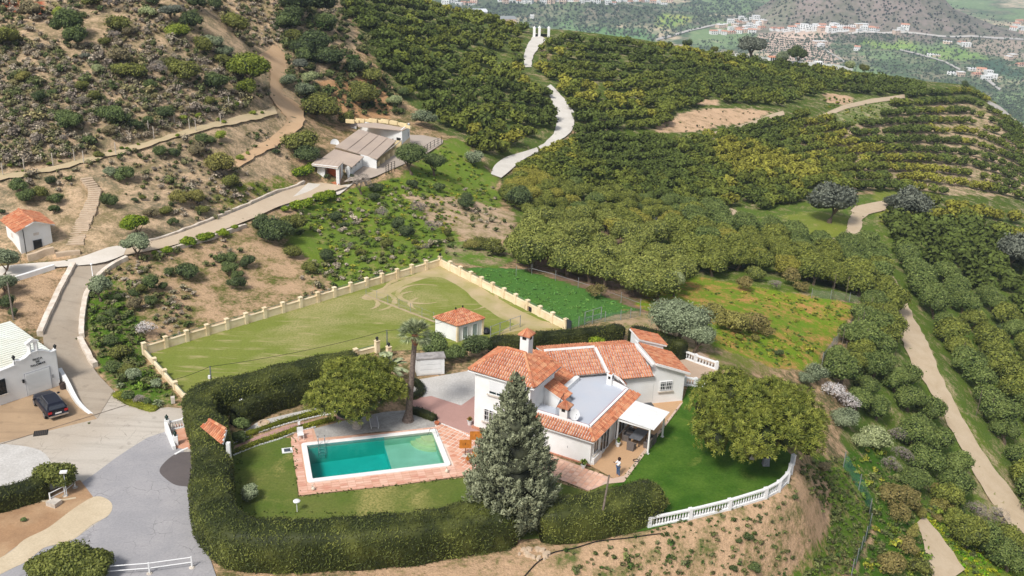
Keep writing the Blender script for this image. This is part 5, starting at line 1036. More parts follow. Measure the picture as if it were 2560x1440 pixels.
low_wall([(375,606),(450,582),(540,547),(620,514),(690,480),(760,456)], .35, .35, stone_kerb, 'stone kerb on the hill side of the upper lane')
low_wall([(40,702),(80,690),(136,672)], .5, .35, white_wall, 'white parapet of the junction terrace', jitter=0)
low_wall([(70,652),(100,643),(135,632)], .7, .5, steps_mat, 'stone retaining wall before the white hut')
low_wall([(140,640),(170,634),(200,632)], .4, .5, steps_mat, 'short stone wall right of the white hut')
sm = tag(MB().beam(tuple(G(150, 721)), tuple(G(216, 721.5)), .35, .03).build('speed_ramp', plain('rusty_iron', S(110, 90, 76), .8, .3, 5), None), 'rusty iron channel across the drive', 'drain'); sm.location.z += .12
def flat_line(a, b, w, label):
    A, B = WZ(*a, .026), WZ(*b, .026); d = (B - A)[:2]; d /= np.linalg.norm(d); n = np.array([-d[1], d[0]]) * w / 2; return sheet('seam', [tuple(A[:2] + n), tuple(B[:2] + n), tuple(B[:2] - n), tuple(A[:2] - n)], plain('seam_dark', S(110, 98, 88), .9, .2, 3), 7, label, px=False)
flat_line((-60, 1129), (320, 1011), .07, 'dark seam across the parking concrete')
gr = thing('drain_grate', 'dark square drain grate in the parking concrete', 'grate', WZ(102, 1083, 0)); P = WZ(102, 1083, 0); MB().box((P[0], P[1], .02), (1.1, .9, .015), R_(20)).build('frame', black_iron, gr)
for k in range(7): MB().box((P[0] + (k - 3) * .14 * math.cos(R_(20)), P[1] + (k - 3) * .14 * math.sin(R_(20)), .035), (.07, .8, .012), R_(20)).build('bar', plain('grate_bar', S(84, 76, 70), .7), gr)
# ------------------------------------------------------------------ paddock wall with posts and rail
green_rail = plain('green_rail', S(110, 130, 112), .6, .1, 2)
def post_wall(A, B, h, posts, label, w=.22, ph=.38, first=True, last=True, finials=()):
    A = np.array(WZ(*A, 0)); B = np.array(WZ(*B, 0)); t = thing('paddock_wall', label, 'wall', tuple((A + B) / 2)); d = (B - A)[:2]; Ln = np.linalg.norm(d); d /= Ln; a = math.atan2(d[1], d[0]); c = (A + B) / 2
    MB().box((c[0], c[1], -.1), (Ln, w, h + .1), a).build('wall', cream_wall, t); MB().box((c[0], c[1], h), (Ln, w + .08, .05), a).build('coping', cream_wall, t)
    for i in range(posts):
        if (i == 0 and not first) or (i == posts - 1 and not last): continue
        p = A[:2] + d * Ln * i / (posts - 1); q = MB().box((p[0], p[1], -.1), (.38, .38, h + ph + .1), a).build('post', cream_wall, t); MB().box((p[0], p[1], h + ph), (.44, .44, .06), a).build('cap', cream_wall, q)
    MB().beam((*A[:2], h + ph * .75), (*B[:2], h + ph * .75), .045, .045).build('rail', green_rail, t); return t
post_wall((362, 885), (1100, 664), .8, 18, 'long cream wall with square posts on the hill side of the paddock')
post_wall((1100, 664), (1413, 823), .8, 12, 'cream wall with square posts on the orchard side of the paddock', first=False)
post_wall((362, 885), (467, 1004), .42, 5, 'low cream wall with posts at the rockery end of the paddock', first=False, ph=.3)
post_wall((467, 1004), (943, 877), .5, 9, 'low cream wall with posts between the paddock and the tall hedge', first=False, last=False, ph=.32)
for u, v, hh in ((943, 881, 1.25), (972, 890, 1.0)):
    t = thing('gate_pillar', 'cream gate pillar with a black lantern, %s of the paddock gate' % ('taller one' if u < 950 else 'shorter one'), 'pillar', WZ(u, v, 0)); P = WZ(u, v, 0); MB().box((P[0], P[1], 0), (.42, .42, hh), R_(40)).build('shaft', cream_wall, t); MB().box((P[0], P[1], hh), (.5, .5, .07), R_(40)).build('cap', cream_wall, t); finial((P[0], P[1], hh + .07)).build('finial', black_iron, t)
finial((*WZ(1100, 664, 0)[:2], 1.24)).build('lantern', black_iron, bpy.data.objects['paddock_wall'])
# dark opening with a rusty hatch
A, B = WZ(1100, 664, 0), WZ(1413, 823, 0); dd_ = (B - A)[:2] / np.linalg.norm((B - A)[:2]); pw2 = bpy.data.objects['paddock_wall.001']
for u, mt_, ww in ((1318, plain('rust_hatch', S(140, 78, 50), .8, .2, 4), .55), (1327, dark_inside, .5)):
    Pq = onplane(u, 778, A, B); MB().box((Pq[0] + dd_[1] * .12, Pq[1] - dd_[0] * .12, .05), (ww, .05, .55), math.atan2(dd_[1], dd_[0])).build('hatch', mt_, pw2)
# inner kerb with wire fence across the paddock
Q0, Q1 = WZ(912, 738, 0), WZ(1088, 806, 0); cf = thing('field_fence', 'thin wire fence on a concrete kerb dividing the paddock', 'fence', tuple(Q0)); MB().beam((*Q0[:2], .04), (*Q1[:2], .04), .22, .09).build('kerb', m_ground('old_kerb', S(190, 172, 140), S(170, 150, 116), 1.0), cf)
for k in range(7): p = Q0 + (Q1 - Q0) * (.02 + .96 * k / 6); MB().tube([(p[0], p[1], 0), (p[0], p[1], 1.15)], .025, 6).build('post', grey_metal, cf)
for z in (.5, 1.05): MB().tube([(*Q0[:2], z), (*Q1[:2], z)], .008, 4).build('wire', grey_metal, cf)
# ------------------------------------------------------------------ pump house and shed
def eave_at(P, v): return top_z(P, v)
ph_ = thing('pump_house', 'small white house with a hipped tile roof at the paddock edge', 'house', WZ(1145, 850, 0))
g0, g1_, g2_ = WZ(1088, 834, 0), WZ(1143, 855, 0), WZ(1206, 836, 0); g3_ = g0 + g2_ - g1_; pz = 1.75
MB().prism([g0[:2], g1_[:2], g2_[:2], g3_[:2]], -.05, pz).build('wall', white_wall, ph_)
cen = (g0 + g2_) / 2; ex = lambda p, k=1.09: np.array([*(cen[:2] + (p[:2] - cen[:2]) * k), pz + .1])
e_ = [ex(p) for p in (g0, g1_, g2_, g3_)]; m1 = (e_[0] + e_[1] + e_[2] + e_[3]) / 4; dr_ = (e_[2] - e_[1]); dr_ /= np.linalg.norm(dr_); rA, rB = m1 - dr_ * .45 + np.array([0, 0, .95]), m1 + dr_ * .45 + np.array([0, 0, .95])
tile_roof(ph_, [e_[1], e_[2], rB, rA]); tile_roof(ph_, [e_[0], e_[1], rA]); tile_roof(ph_, [e_[2], e_[3], rB]); tile_roof(ph_, [e_[3], e_[0], rA, rB])
for a, b in ((e_[0], rA), (e_[1], rA), (e_[2], rB), (e_[3], rB), (rA, rB)): ridge_row(ph_, a, b, r=.1)
for p in (rA, rB): MB().lathe([(.08, 0), (.05, .08), (.1, .16), (.04, .3)], (p[0], p[1], p[2] + .08), 8).build('finial', black_iron, ph_)
shut = plain('grey_green_shutter', S(150, 164, 160), .7, .1, 4)
for f_ in (.30, .68):
    w = window(ph_, g1_, g2_, float(np.linalg.norm((g2_ - g1_)[:2])) * f_, .12, .72, 1.45, sill=False, pane=shut, name='shuttered_door', mull=0)
for p in (g1_, g2_): MB().box((p[0], p[1], 0), (.2, .2, pz - .02), math.atan2((g2_ - g1_)[1], (g2_ - g1_)[0])).build('quoin', cream_wall, ph_)
sh_ = thing('garden_shed', 'plain white shed with a flat grey roof on the gravel court', 'shed', WZ(1076, 938, 0)); a, b = WZ(1042, 940, 0), WZ(1111, 935, 0); d = (b - a)[:2]; d /= np.linalg.norm(d); n2_ = np.array([-d[1], d[0]]); q = [a[:2], b[:2], b[:2] + n2_ * 1.1, a[:2] + n2_ * 1.1]
MB().prism(q, 0, 1.72).build('wall', white_wall, sh_); q2 = [a[:2] - (d + n2_) * .1, b[:2] + (d - n2_) * .1, b[:2] + d * .1 + n2_ * 1.2, a[:2] - d * .1 + n2_ * 1.2]; MB().prism(q2, 1.725, 1.85).build('roof', plain('grey_slab', S(172, 166, 162), .9, .25, 2), sh_)
for k in range(3): c = (a + (b - a) * .5)[:2] - n2_ * .02; MB().box((c[0], c[1], .12 + .52 * k), (2.0, .03, .48), math.atan2(d[1], d[0])).build('door_panel', white_paint, sh_)
# ------------------------------------------------------------------ white hut on the hill
hz0 = float(hz(*WZ(90, 635, 3.9)[:2])); hz0 = 3.9; hu = thing('hill_hut', 'small white hut with a pitched terracotta roof below the scrub hill', 'hut', WZ(90, 635, hz0)); h0, h1, h2 = WZ(55, 641, hz0), WZ(134, 623, hz0), WZ(22, 612, hz0); dx_ = (h1 - h0)[:2]; h3 = h1 + h2 - h0
HE = top_z(h1, 561); HP = top_z((h0 + h1) / 2, 554)
MB().hexa([(*p[:2], hz0 - 1) for p in (h0, h1, h3, h2)], [(*p[:2], HE) for p in (h0, h1, h3, h2)]).build('wall', white_wall, hu)
mf, mbk = (h0 + h1) / 2, (h2 + h3) / 2; inw = (mbk - mf)[:2] / np.linalg.norm((mbk - mf)[:2]); m = MB(); m.hexa([(*h0[:2], HE - .01), (*h1[:2], HE - .01), (*mf[:2], HP)], [(*(h0[:2] + inw * .2), HE - .01), (*(h1[:2] + inw * .2), HE - .01), (*(mf[:2] + inw * .2), HP)]); m.build('gable', white_wall, hu)
ux = dx_ / np.linalg.norm(dx_); ov = .4
def hp_(p, so, io, z): return (p[0] + ux[0] * so + inw[0] * io, p[1] + ux[1] * so + inw[1] * io, z)
r0, r1 = hp_(mf, 0, -ov, HP + .12), hp_(mbk, 0, ov, HP + .12)
tile_roof(hu, [hp_(h0, -ov, -ov, HE - .02), hp_(h2, -ov, ov, HE - .02), r1, r0], thick=.1); tile_roof(hu, [hp_(h3, ov, ov, HE - .02), hp_(h1, ov, -ov, HE - .02), r0, r1], thick=.1); ridge_row(hu, r0, r1)
P = onplane(95, 616, h0, h1); sD = float(np.linalg.norm(P[:2] - h0[:2])); hutd = HE - hz0; window(hu, h0, h1, sD, hz0 + .05, .95, hutd * .50, sill=False, name='door', mull=0, frame=plain('door_dark', S(70, 76, 84), .6))
MB().box((*(h0[:2] + ux * sD - inw * .03), hz0 + hutd * .70), (.6, .03, .3), math.atan2(ux[1], ux[0])).build('plaque', plain('plaque', S(216, 206, 196), .7), hu); MB().box((h0[0] + inw[0] * 2.6 - ux[0] * .03, h0[1] + inw[1] * 2.6 - ux[1] * .03, hz0 + 1.5), (.04, .5, .5), math.atan2(ux[1], ux[0])).build('hatch', plain('plaque', S(216, 206, 196), .7), hu)
def pole(P, h, r, mat, label, top=None, name='utility_pole', extra=None, cat='pole'):
    t = thing(name, label, cat, tuple(P)); T = top if top is not None else (P[0], P[1], P[2] + h); MB().tube([(P[0], P[1], P[2] - .2), tuple(T)], [r, r * .7], 8).build('shaft', mat, t, smooth=True)
    if extra: extra(t, T)
    return t
P = WZ(67, 640, hz0); pole(P, hutd * 1.05, .06, black_iron, 'thin black pipe standing at the hut corner', name='pipe')
# ------------------------------------------------------------------ stables
zs = 2.0; sf = lambda x, y, z: WZ(760 + x / 7.11, 280 + y / 7.11, z); stb = thing('stable', 'long white stable block with grey sheet roofs and open stalls', 'stable', sf(1000, 1000, zs))
sroof = plain('brown_sheet_roof', S(184, 166, 150), .9, .12, .25, c2=S(168, 152, 140), bump=.2); band = plain('ochre_band', S(232, 210, 164), .85, .08, 1)
def vwall(parent, b0, b1, t0, t1, zb=zs, mat=None, name='wall', th=.2):
    """wall between two ground pixels whose top corners are at pixels t0, t1"""
    A, B = sf(*b0, zb), sf(*b1, zb); za, zb2 = top_z(A, 280 + t0 / 7.11), top_z(B, 280 + t1 / 7.11); m = MB(); m.wallquad(A, B, zb - .6, za, th, zb2); m.build(name, mat or white_wall, parent); return A, B, za, zb2
def slab(parent, pts, th=.12, name='roof', mat=None, ribs=0):
    m = MB(); P = [Vector(p) for p in pts]; m.hexa([tuple(p - Vector((0, 0, th))) for p in P], [tuple(p) for p in P]); ro = m.build(name, mat or sroof, parent)
    for i in range(ribs):
        t = (i + .5) / ribs; a = P[0] + (P[1] - P[0]) * t; b = P[3] + (P[2] - P[3]) * t; MB().beam(a + Vector((0, 0, .015)), b + Vector((0, 0, .015)), .07, .035).build('rib', mat or sroof, ro)
    return ro
def blockroof(parent, corners, z, ribs=8): return slab(parent, [sf(x, y, zz) for (x, y), zz in zip(corners, z)], ribs=ribs)
# front porch
A1, B1, za1, zb1 = vwall(stb, (240, 1200), (370, 1228), 975, 985); A2, B2, za2, zb2_ = vwall(stb, (575, 1268), (625, 1280), 990, 990); zt = zb2_
m = MB(); m.wallquad(A1, B2, zt - .35, zt, .2); m.build('lintel', white_wall, stb)
bx = sf(370, 1228, zs); MB().quadlist([(bx[0] + .1, bx[1] + 1.6, zs), (B2[0], B2[1] + 1.6, zs), (B2[0], B2[1] + 1.6, zt - .3), (bx[0] + .1, bx[1] + 1.6, zt - .3)], [(0, 1, 2, 3)]).build('porch_back', plain('orange_wall', S(196, 104, 60), .8, .15, 2), stb)
MB().box((bx[0] + .9, bx[1] + 1.45, zt - .75), (1.0, .08, .35)).build('porch_window', dark_glass, stb); MB().prism([A1[:2], B2[:2], (B2[0], B2[1] + 1.6), (A1[0], A1[1] + 1.6)], zs - .4, zs + .02).build('floor', plain('clay_floor', S(196, 120, 84), .8, .1, 3), stb)
blockroof(stb, [(125, 930), (605, 985), (700, 885), (240, 822)], [zt + .1, zt + .1, zt + .35, zt + .35], 6); vwall(stb, (605, 1278), (700, 1165), 1000, 905)
m = MB(); m.beam(sf(150, 938, zt + .02), sf(605, 990, zt + .02), .2, .3); m.build('fascia', white_wall, stb); 
# middle block
vwall(stb, (690, 1085), (795, 1190), 925, 965); vwall(stb, (795, 1190), (1035, 1030), 965, 800); zmid = top_z(sf(795, 1190, zs), 280 + 960 / 7.11)
blockroof(stb, [(700, 915), (852, 975), (1060, 792), (540, 662)][0:0] or [(690, 905), (860, 975), (1062, 792), (548, 660)], [zmid + .15, zmid + .05, zmid + .35, zmid + .9], 0); slab(stb, [sf(300, 832, zmid + .5), sf(690, 908, zmid + .15), sf(548, 662, zmid + .9), sf(540, 658, zmid + .9)], ribs=0)
Am, Bm = sf(795, 1190, zs), sf(1035, 1030, zs)
for x, y in ((835, 1000), (915, 935), (975, 885)): P = onplane(760 + x / 7.11, 280 + y / 7.11, Am, Bm); window(stb, Am, Bm, float(np.linalg.norm(P[:2] - Am[:2])), P[2] - .25, .5, .5, sill=False, mull=0)
# great roof and gable
Ag, Bg, zag, zbg = vwall(stb, (1010, 1025), (1290, 1045), 760, 832); zg = zbg; m = MB(); m.hexa([sf(560, 640, zg + .75), Ag, (Ag[0], Ag[1] + .2, Ag[2]), sf(560, 632, zg + .75)][0:0] or [sf(548, 662, zg + .3), sf(1060, 790, zg - .2), sf(1060, 780, zg - .2), sf(552, 655, zg + .3)], [sf(548, 618, zg + .9), sf(1060, 768, zg + .25), sf(1060, 758, zg + .25), sf(552, 611, zg + .9)]); m.build('gable', white_wall, stb)
gr_ = blockroof(stb, [(555, 612), (1302, 832), (1640, 505), (975, 305)], [zg + .95, zg + .12, zg + .25, zg + 1.3], 0)
for t in (.27, .52, .76): a = Vector(sf(555 + 747 * t, 612 + 220 * t, zg + .97 - .83 * t)); b = Vector(sf(975 + 665 * t, 305 + 200 * t, zg + 1.32 - 1.05 * t)); MB().beam(a, b, .1, .05).build('roof_lap', sroof, gr_)
# open stalls on the yard side
Sa, Sb = sf(1300, 1030, zs), sf(1735, 695, zs); n_st = 5; dS = (Sb - Sa) / n_st; inn = np.array([-dS[1], dS[0], 0]); inn /= np.linalg.norm(inn); zst = zg - .1
MB().wallquad(tuple(Sa[:2] + inn[:2] * 1.4), tuple(Sb[:2] + inn[:2] * 1.4), zs - .3, zst + .2, .15).build('stall_back', dark_inside, stb)
for k in range(n_st + 1):
    p = Sa + dS * k; q = p + inn * 1.4; MB().wallquad(tuple(p[:2]), tuple(q[:2]), zs - .3, zst - .05, .14).build('stall_wall', band, stb)
for k in range(n_st): p = Sa + dS * (k + .12); q = Sa + dS * (k + .60); MB().wallquad(tuple(p[:2]), tuple(q[:2]), zs - .3, zs + 1.15, .08).build('stall_door', band, stb)
MB().beam((*Sa[:2], zst + .02), (*Sb[:2], zst + .02), .12, .12).build('eave_beam', conc, stb)
MB().tube([(Sa[0], Sa[1] - .15, zs), (Sa[0], Sa[1] - .15, zst)], .05, 6).build('downpipe', grey_metal, stb)
# rear block
rb_ = thing('rear_stable', 'white building with a grey strip roof behind the stable block', 'building', sf(1400, 600, zs)); Ar, Br2 = sf(1000, 520, zs), sf(1742, 690, zs); zr = top_z(Br2, 280 + 322 / 7.11)
MB().wallquad(tuple(Ar[:2]), tuple(Br2[:2]), zs - .3, zr, .2).build('wall', white_wall, rb_); Cr_ = sf(1880, 565, zs); MB().wallquad(tuple(Br2[:2]), tuple(Cr_[:2]), zs - .3, zr + .1, .2).build('wall', white_wall, rb_)
for A_0, B_0 in ((Br2 - (Br2 - Ar) * .16, Br2), (Br2, Cr_)): d_ = (B_0 - A_0)[:2]; d_ /= np.linalg.norm(d_); o_n = np.array([d_[1], -d_[0]]) * .03; MB().wallquad(tuple(A_0[:2] + o_n), tuple(B_0[:2] + o_n), zs - .3, zs + (zr - zs) * .33, .05).build('ochre_base', band, rb_)
slab(rb_, [sf(955, 250, zr + .02), sf(1755, 325, zr + .02), sf(1835, 288, zr + .1), sf(1260, 188, zr + .1), sf(945, 205, zr + .1)], name='roof'); Lw0, Lw1 = sf(500, 330, zs + 1.0), sf(930, 375, zs + 1.0); zl = top_z(Lw1, 280 + 262 / 7.11)
MB().wallquad(tuple(Lw0[:2]), tuple(Lw1[:2]), zs - .3, zl, .2).build('wall', white_wall, rb_); slab(rb_, [sf(478, 222, zl), sf(935, 262, zl), sf(950, 203, zl + .1), sf(482, 178, zl + .1)], name='roof')
for i, (x, y) in enumerate([(820, 185), (900, 175), (1000, 172), (1120, 160), (1230, 172), (1330, 172), (1440, 185), (1520, 190), (1600, 210), (1690, 220), (1770, 250), (1840, 272)]): MB().box(sf(x, y + 12, zr - .1), (1.5, .35, .42 if i % 2 else .62), R_(-8 - 2.5 * i)).build('parapet_stone', band, rb_)
P = onplane(760 + 1690 / 7.11, 280 + 500 / 7.11, Ar, Br2); window(rb_, Ar, Br2, float(np.linalg.norm(P[:2] - Ar[:2])), P[2] - .35, 1.0, .75, sill=False, mull=0, pane=dark_inside, frame=dark_metal); P = onplane(760 + 1853 / 7.11, 280 + 395 / 7.11, Br2, Cr_); window(rb_, Br2, Cr_, float(np.linalg.norm(P[:2] - Br2[:2])), P[2] - .45, .5, .9, sill=False, mull=0)
# iron fences of the yard
def post_fence(pts, h, n, label, mat=black_iron, rails=(.5, .95), name='yard_fence', r=.05, cat='fence', base=None):
    P = Gl(pts) if base is None else np.array([WZ(u, v, base) for u, v in pts]); P = resample(P, 60); idx = np.linspace(0, 59, n).astype(int); t = thing(name, label, cat, tuple(P[0]))
    for i in idx: MB().tube([(P[i][0], P[i][1], P[i][2] - .2), (P[i][0], P[i][1], P[i][2] + h)], r, 6).build('post', mat, t)
    for k in rails: MB().tube([(P[i][0], P[i][1], P[i][2] + h * k) for i in idx], r * .55, 5).build('rail', mat, t)
    return t
post_fence([(1061, 384), (1075, 374), (1088, 367), (1104, 360)], 1.3, 6, 'black iron railing along the yard edge', rails=(.35, .65, .95))
post_fence([(965, 437), (972, 433), (987, 428)], 1.6, 4, 'open iron gate at the yard entrance', rails=(.2, .4, .6, .8, 1.0), name='yard_gate', cat='gate')
# ------------------------------------------------------------------ balustrades
def balustrade(pts, label, h=.85, gap=.24, sec=4, base=0.0, px=True):
    P = np.array([WZ(u, v, base) for u, v in pts]) if px else np.array(pts, float); t = thing('balustrade', label, 'balustrade', tuple(P[0])); seg = []
    bal = MB().lathe([(.045, 0), (.045, .08), (.07, .22), (.035, .38), (.03, .5), (.05, .56), (.05, .6)], (0, 0, 0), 8); first = None; o0 = wloc(t)
    for i in range(len(P) - 1):
        A, B = P[i], P[i + 1]; d = (B - A); Ln = np.linalg.norm(d[:2]); a = math.atan2(d[1], d[0]); c = (A + B) / 2
        MB().box((c[0], c[1], base - .15), (Ln, .26, .27), a).build('plinth', white_paint, t); MB().box((c[0], c[1], base + .72), (Ln, .24, .13), a).build('rail', white_paint, t); n = max(1, int(Ln / gap))
        for k in range(n):
            p = A + d * (k + .5) / n; 
            if first is None: first = bal.build('baluster', white_paint, t, local=True); o = first
            else: o = bpy.data.objects.new('baluster', first.data); COL.objects.link(o); o.parent = t
            o.location = (p[0] - o0.x, p[1] - o0.y, base + .12 - o0.z)
    for i, p in enumerate(P): MB().box((p[0], p[1], base - .2), (.3, .3, 1.12), R_(20)).build('post', white_paint, t)
    return t
balustrade([(1622,1317),(1724,1296),(1822,1272),(1912,1244),(1945,1226),(1966,1205),(1975,1183),(1981,1160)], 'curving white balustrade round the lush lawn', base=.0)
balustrade([(1710,962),(1738,966),(1770,972)], 'short white balustrade right of the villa wing')
balustrade([(1706,894),(1738,906),(1790,924)], 'white balustrade at the rear terrace beside the olive tree', gap=.3)
balustrade([(420,1096),(450,1085),(478,1077)], 'white balustrade of the entrance terrace', base=.3) if False else None
# entrance walls on the parking side
en = thing('entrance_wall', 'white stepped wall with green lanterns at the garden entrance', 'wall', WZ(420, 1085, 0))
A, B = WZ(420, 1078, 0), WZ(440, 1124, 0); MB().wallquad(tuple(B[:2]), tuple(A[:2]), 0, .35, .25, 1.0).build('wall', white_wall, en)
for p, hh in ((A, 1.12), (WZ(440, 1112, 0), .85)): q = MB().box((p[0], p[1], 0), (.4, .4, hh), .3).build('pillar', white_wall, en); finial((p[0], p[1], hh), .5).build('lantern', plain('dark_green_lantern', S(30, 52, 44), .5), en)
balustrade([(424,1077),(462,1068)], 'short white balustrade beside the garden entrance', gap=.2)
low_wall([(438,1138),(448,1128),(470,1122)], .12, .2, white_paint, 'curved white kerb at the entrance', 'kerb', jitter=0)
# white rail fences
def rail_fence(pts, label, h=.9, n=None, rails=(.45, .85), footing=True):
    P = np.array([WZ(u, v, 0.0) for u, v in pts]); t = thing('rail_fence', label, 'fence', tuple(P[0]))
    for i, p in enumerate(P):
        MB().box((p[0], p[1], 0), (.09, .09, h), .3).build('post', white_paint, t)
        if footing: MB().lathe([(.22, 0), (.17, .08), (.02, .1)], (p[0], p[1], 0), 8).build('footing', conc, t)
    for i in range(len(P) - 1):
        for k in rails: MB().tube([(*P[i][:2], k), (*P[i + 1][:2], k)], .035, 6).build('rail', white_paint, t)
rail_fence([(245, 1444), (374, 1434), (480, 1419)], 'white two bar rail fence before the big bush at the lane edge'); rail_fence([(127, 1258), (163, 1240), (188, 1219)], 'short white rail fence beside the round clipped bush')
P = WZ(168, 1241, 0); pole(P, 2.1, .04, grey_metal, 'grey lamp post with a flat head by the round bush', name='lamp_post', cat='lamp', extra=lambda t, T: MB().box((T[0], T[1], T[2]), (.5, .35, .1), .2).build('lamp_head', white_paint, t))
P = WZ(136, 1262, 0); tag(MB().box((P[0], P[1], 0), (.85, .75, .35), R_(-20)).build('stone_block', conc, None, tuple(P)), 'low square concrete block on the brown soil', 'block')
low_wall([(98,1256),(130,1262),(145,1256),(190,1246)], .1, .2, sandc_mat, 'rough cement edge behind the concrete block', 'kerb')
P = WZ(433, 1007, 0); tag(MB().box((P[0], P[1], 0), (.35, .35, .6), .3).build('stone_post', conc, None, tuple(P)), 'short rounded stone post at the rockery corner', 'post')
# ------------------------------------------------------------------ poles, wires, fences
def wire(A, B, label, sag=.8, r=.02, name='wire'):
    A = Vector(A); B = Vector(B); pts = [A + (B - A) * t - Vector((0, 0, sag * 4 * t * (1 - t))) for t in [i / 14 for i in range(15)]]; return tag(MB().tube(pts, r, 5).build(name, black_iron, None, tuple(A)), label, 'wire')
Pf = WZ(1493, 1352, -.3); Tf = onplane(1523, 1188, Pf, Pf + np.array([1.0, .15, 0])); pole(Pf, 6, .09, wood_pole, 'leaning weathered wooden pole before the front hedge', top=Tf)
cable = Gl([(1305, 1450), (1340, 1410), (1382, 1383), (1440, 1372), (1492, 1356), (1560, 1350), (1655, 1338)]); cable = resample(cable, 40); tag(MB().tube([(p[0], p[1], float(hz(p[0], p[1])) + .08) for p in cable], .04, 5).build('cable', black_iron, None, tuple(cable[0])), 'black cable lying on the dry earth below the hedge', 'cable')
P1_ = WZ(531, 988, 0); pole(P1_, 2.95, .08, plain('grey_pole', S(92, 98, 96), .8, .2, 4), 'grey wooden pole standing by the low paddock wall', extra=lambda t, T: MB().box((T[0] - .1, T[1] - .1, T[2] - 1.2), (.2, .2, .3)).build('junction_box', white_paint, t))
P2_ = WZ(968, 884, 0); pole(P2_, 2.6, .07, plain('grey_pole', S(92, 98, 96)), 'thin grey pole near the paddock gate')
T1 = (P1_[0], P1_[1], 2.9); T2 = (P2_[0], P2_[1], 2.55); wire(T1, T2, 'black wire sagging across the front of the paddock', .35); wire(T1, WZ(430, 958, 0) + np.array([0, 0, .3]), 'black wire dropping from the paddock pole to the corner', .1); wire(T2, (*WZ(1150, 840, 0)[:2], 2.2), 'black wire from the gate pole to the pump house', .3)
lg = G(232, 692); pole(lg, 1.4, .05, white_paint, 'white lamp post at the inner bend of the drive', name='lamp_post', cat='lamp', extra=lambda t, T: MB().lathe([(.12, 0), (.14, .12), (.04, .2)], T, 8).build('lamp_head', white_paint, t))
lg = G(34, 800); pole(lg, 4.0, .09, wood_pole, 'grey wooden pole beside the dark trees behind the garage')
def net_mat(name, c, a):
    t = NT(name); t.b.inputs['Base Color'].default_value = (*c, 1); t.b.inputs['Roughness'].default_value = .8; co = t.coord('World'); w = t.noise(co, 18, 2); t.l(t.ramp(w, [(.5 - a * .35, 0.0), (.5 - a * .35 + .12, 1.0)]), t.b.inputs['Alpha']); t.l(t.math('MULTIPLY_ADD', t.ramp(w, [(.35, 0.0), (.6, 1.0)]), a, .15), t.b.inputs['Alpha']); return t.m
gnet = net_mat('green_netting', S(60, 116, 92), .55); wnet = net_mat('pale_netting', S(196, 200, 200), .55)
def net_fence(pts, h, label, mat, posts, z=None, pm=None):
    P = resample(Gl(pts), 40); t = thing('net_fence', label, 'fence', tuple(P[0])); zg = hz(P[:, 0], P[:, 1]); V = []; 
    for i in range(40):
        w = .12 * math.sin(i * 1.3); V += [(P[i][0] + w, P[i][1], zg[i] - .1), (P[i][0] + w * .4, P[i][1] + w * .5, zg[i] + h * (.94 + .06 * math.sin(i * 2.1)))]
    MB().quadlist(V, [(2 * i, 2 * i + 2, 2 * i + 3, 2 * i + 1) for i in range(39)]).build('net', mat, t)
    for i in np.linspace(0, 39, posts).astype(int): MB().tube([(P[i][0], P[i][1], zg[i] - .3), (P[i][0], P[i][1], zg[i] + h + .15)], .04, 6).build('post', pm or grey_metal, t)
net_fence([(2108,1168),(2130,1200),(2150,1230),(2166,1258),(2176,1300),(2172,1330),(2150,1385),(2128,1440)], 1.6, 'dark green netting fence curving round the foot of the slope', gnet, 8)
net_fence([(2164,764),(2150,790),(2120,830),(2090,862),(2068,890),(2054,915)], 1.5, 'pale netting fence closing the striped meadow', wnet, 5)
net_fence([(2028,745),(2080,748),(2120,755),(2164,764)], 1.2, 'thin wire netting along the top of the striped meadow', net_mat('wire_netting', S(150, 150, 140), .18), 4)
net_fence([(1418,826),(1465,812),(1500,806),(1560,800),(1600,790)], 1.1, 'green wire fence on a kerb behind the back hedge', net_mat('faint_green_net', S(90, 130, 110), .3), 7)
post_fence([(1290,690),(1315,683),(1380,700),(1450,722),(1520,745),(1600,775)], 1.4, 7, 'thin grey posts of a wire fence before the yellow green trees', mat=grey_metal, rails=(.6,), name='wire_fence', r=.03)
post_fence([(1226,846),(1245,838),(1300,818)], 1.4, 4, 'grey tubular gate frame behind the pump house', mat=grey_metal, rails=(.3, .95), name='field_gate', cat='gate', base=0)
post_fence([(1461,812),(1480,806),(1502,799)], 1.5, 3, 'grey tubular gate by the green meadow', mat=grey_metal, rails=(.1, .5, 1.0), name='field_gate', cat='gate')
P = WZ(1420, 826, 0); tag(MB().box((P[0], P[1], 0), (.9, .08, 1.25), R_(-50)).build('dark_gate', plain('blue_black_gate', S(50, 58, 66), .6), None, tuple(P)), 'dark solid gate leaf at the end of the paddock wall', 'gate')
P = WZ(1215, 833, 0); tag(MB().lathe([(.4, 0), (.5, .25), (.3, .55), (.05, .6)], P, 10).build('covered_heap', plain('black_cover', S(36, 38, 42), .5, .2, 4), None, tuple(P)), 'black covered heap beside the pump house', 'cover')
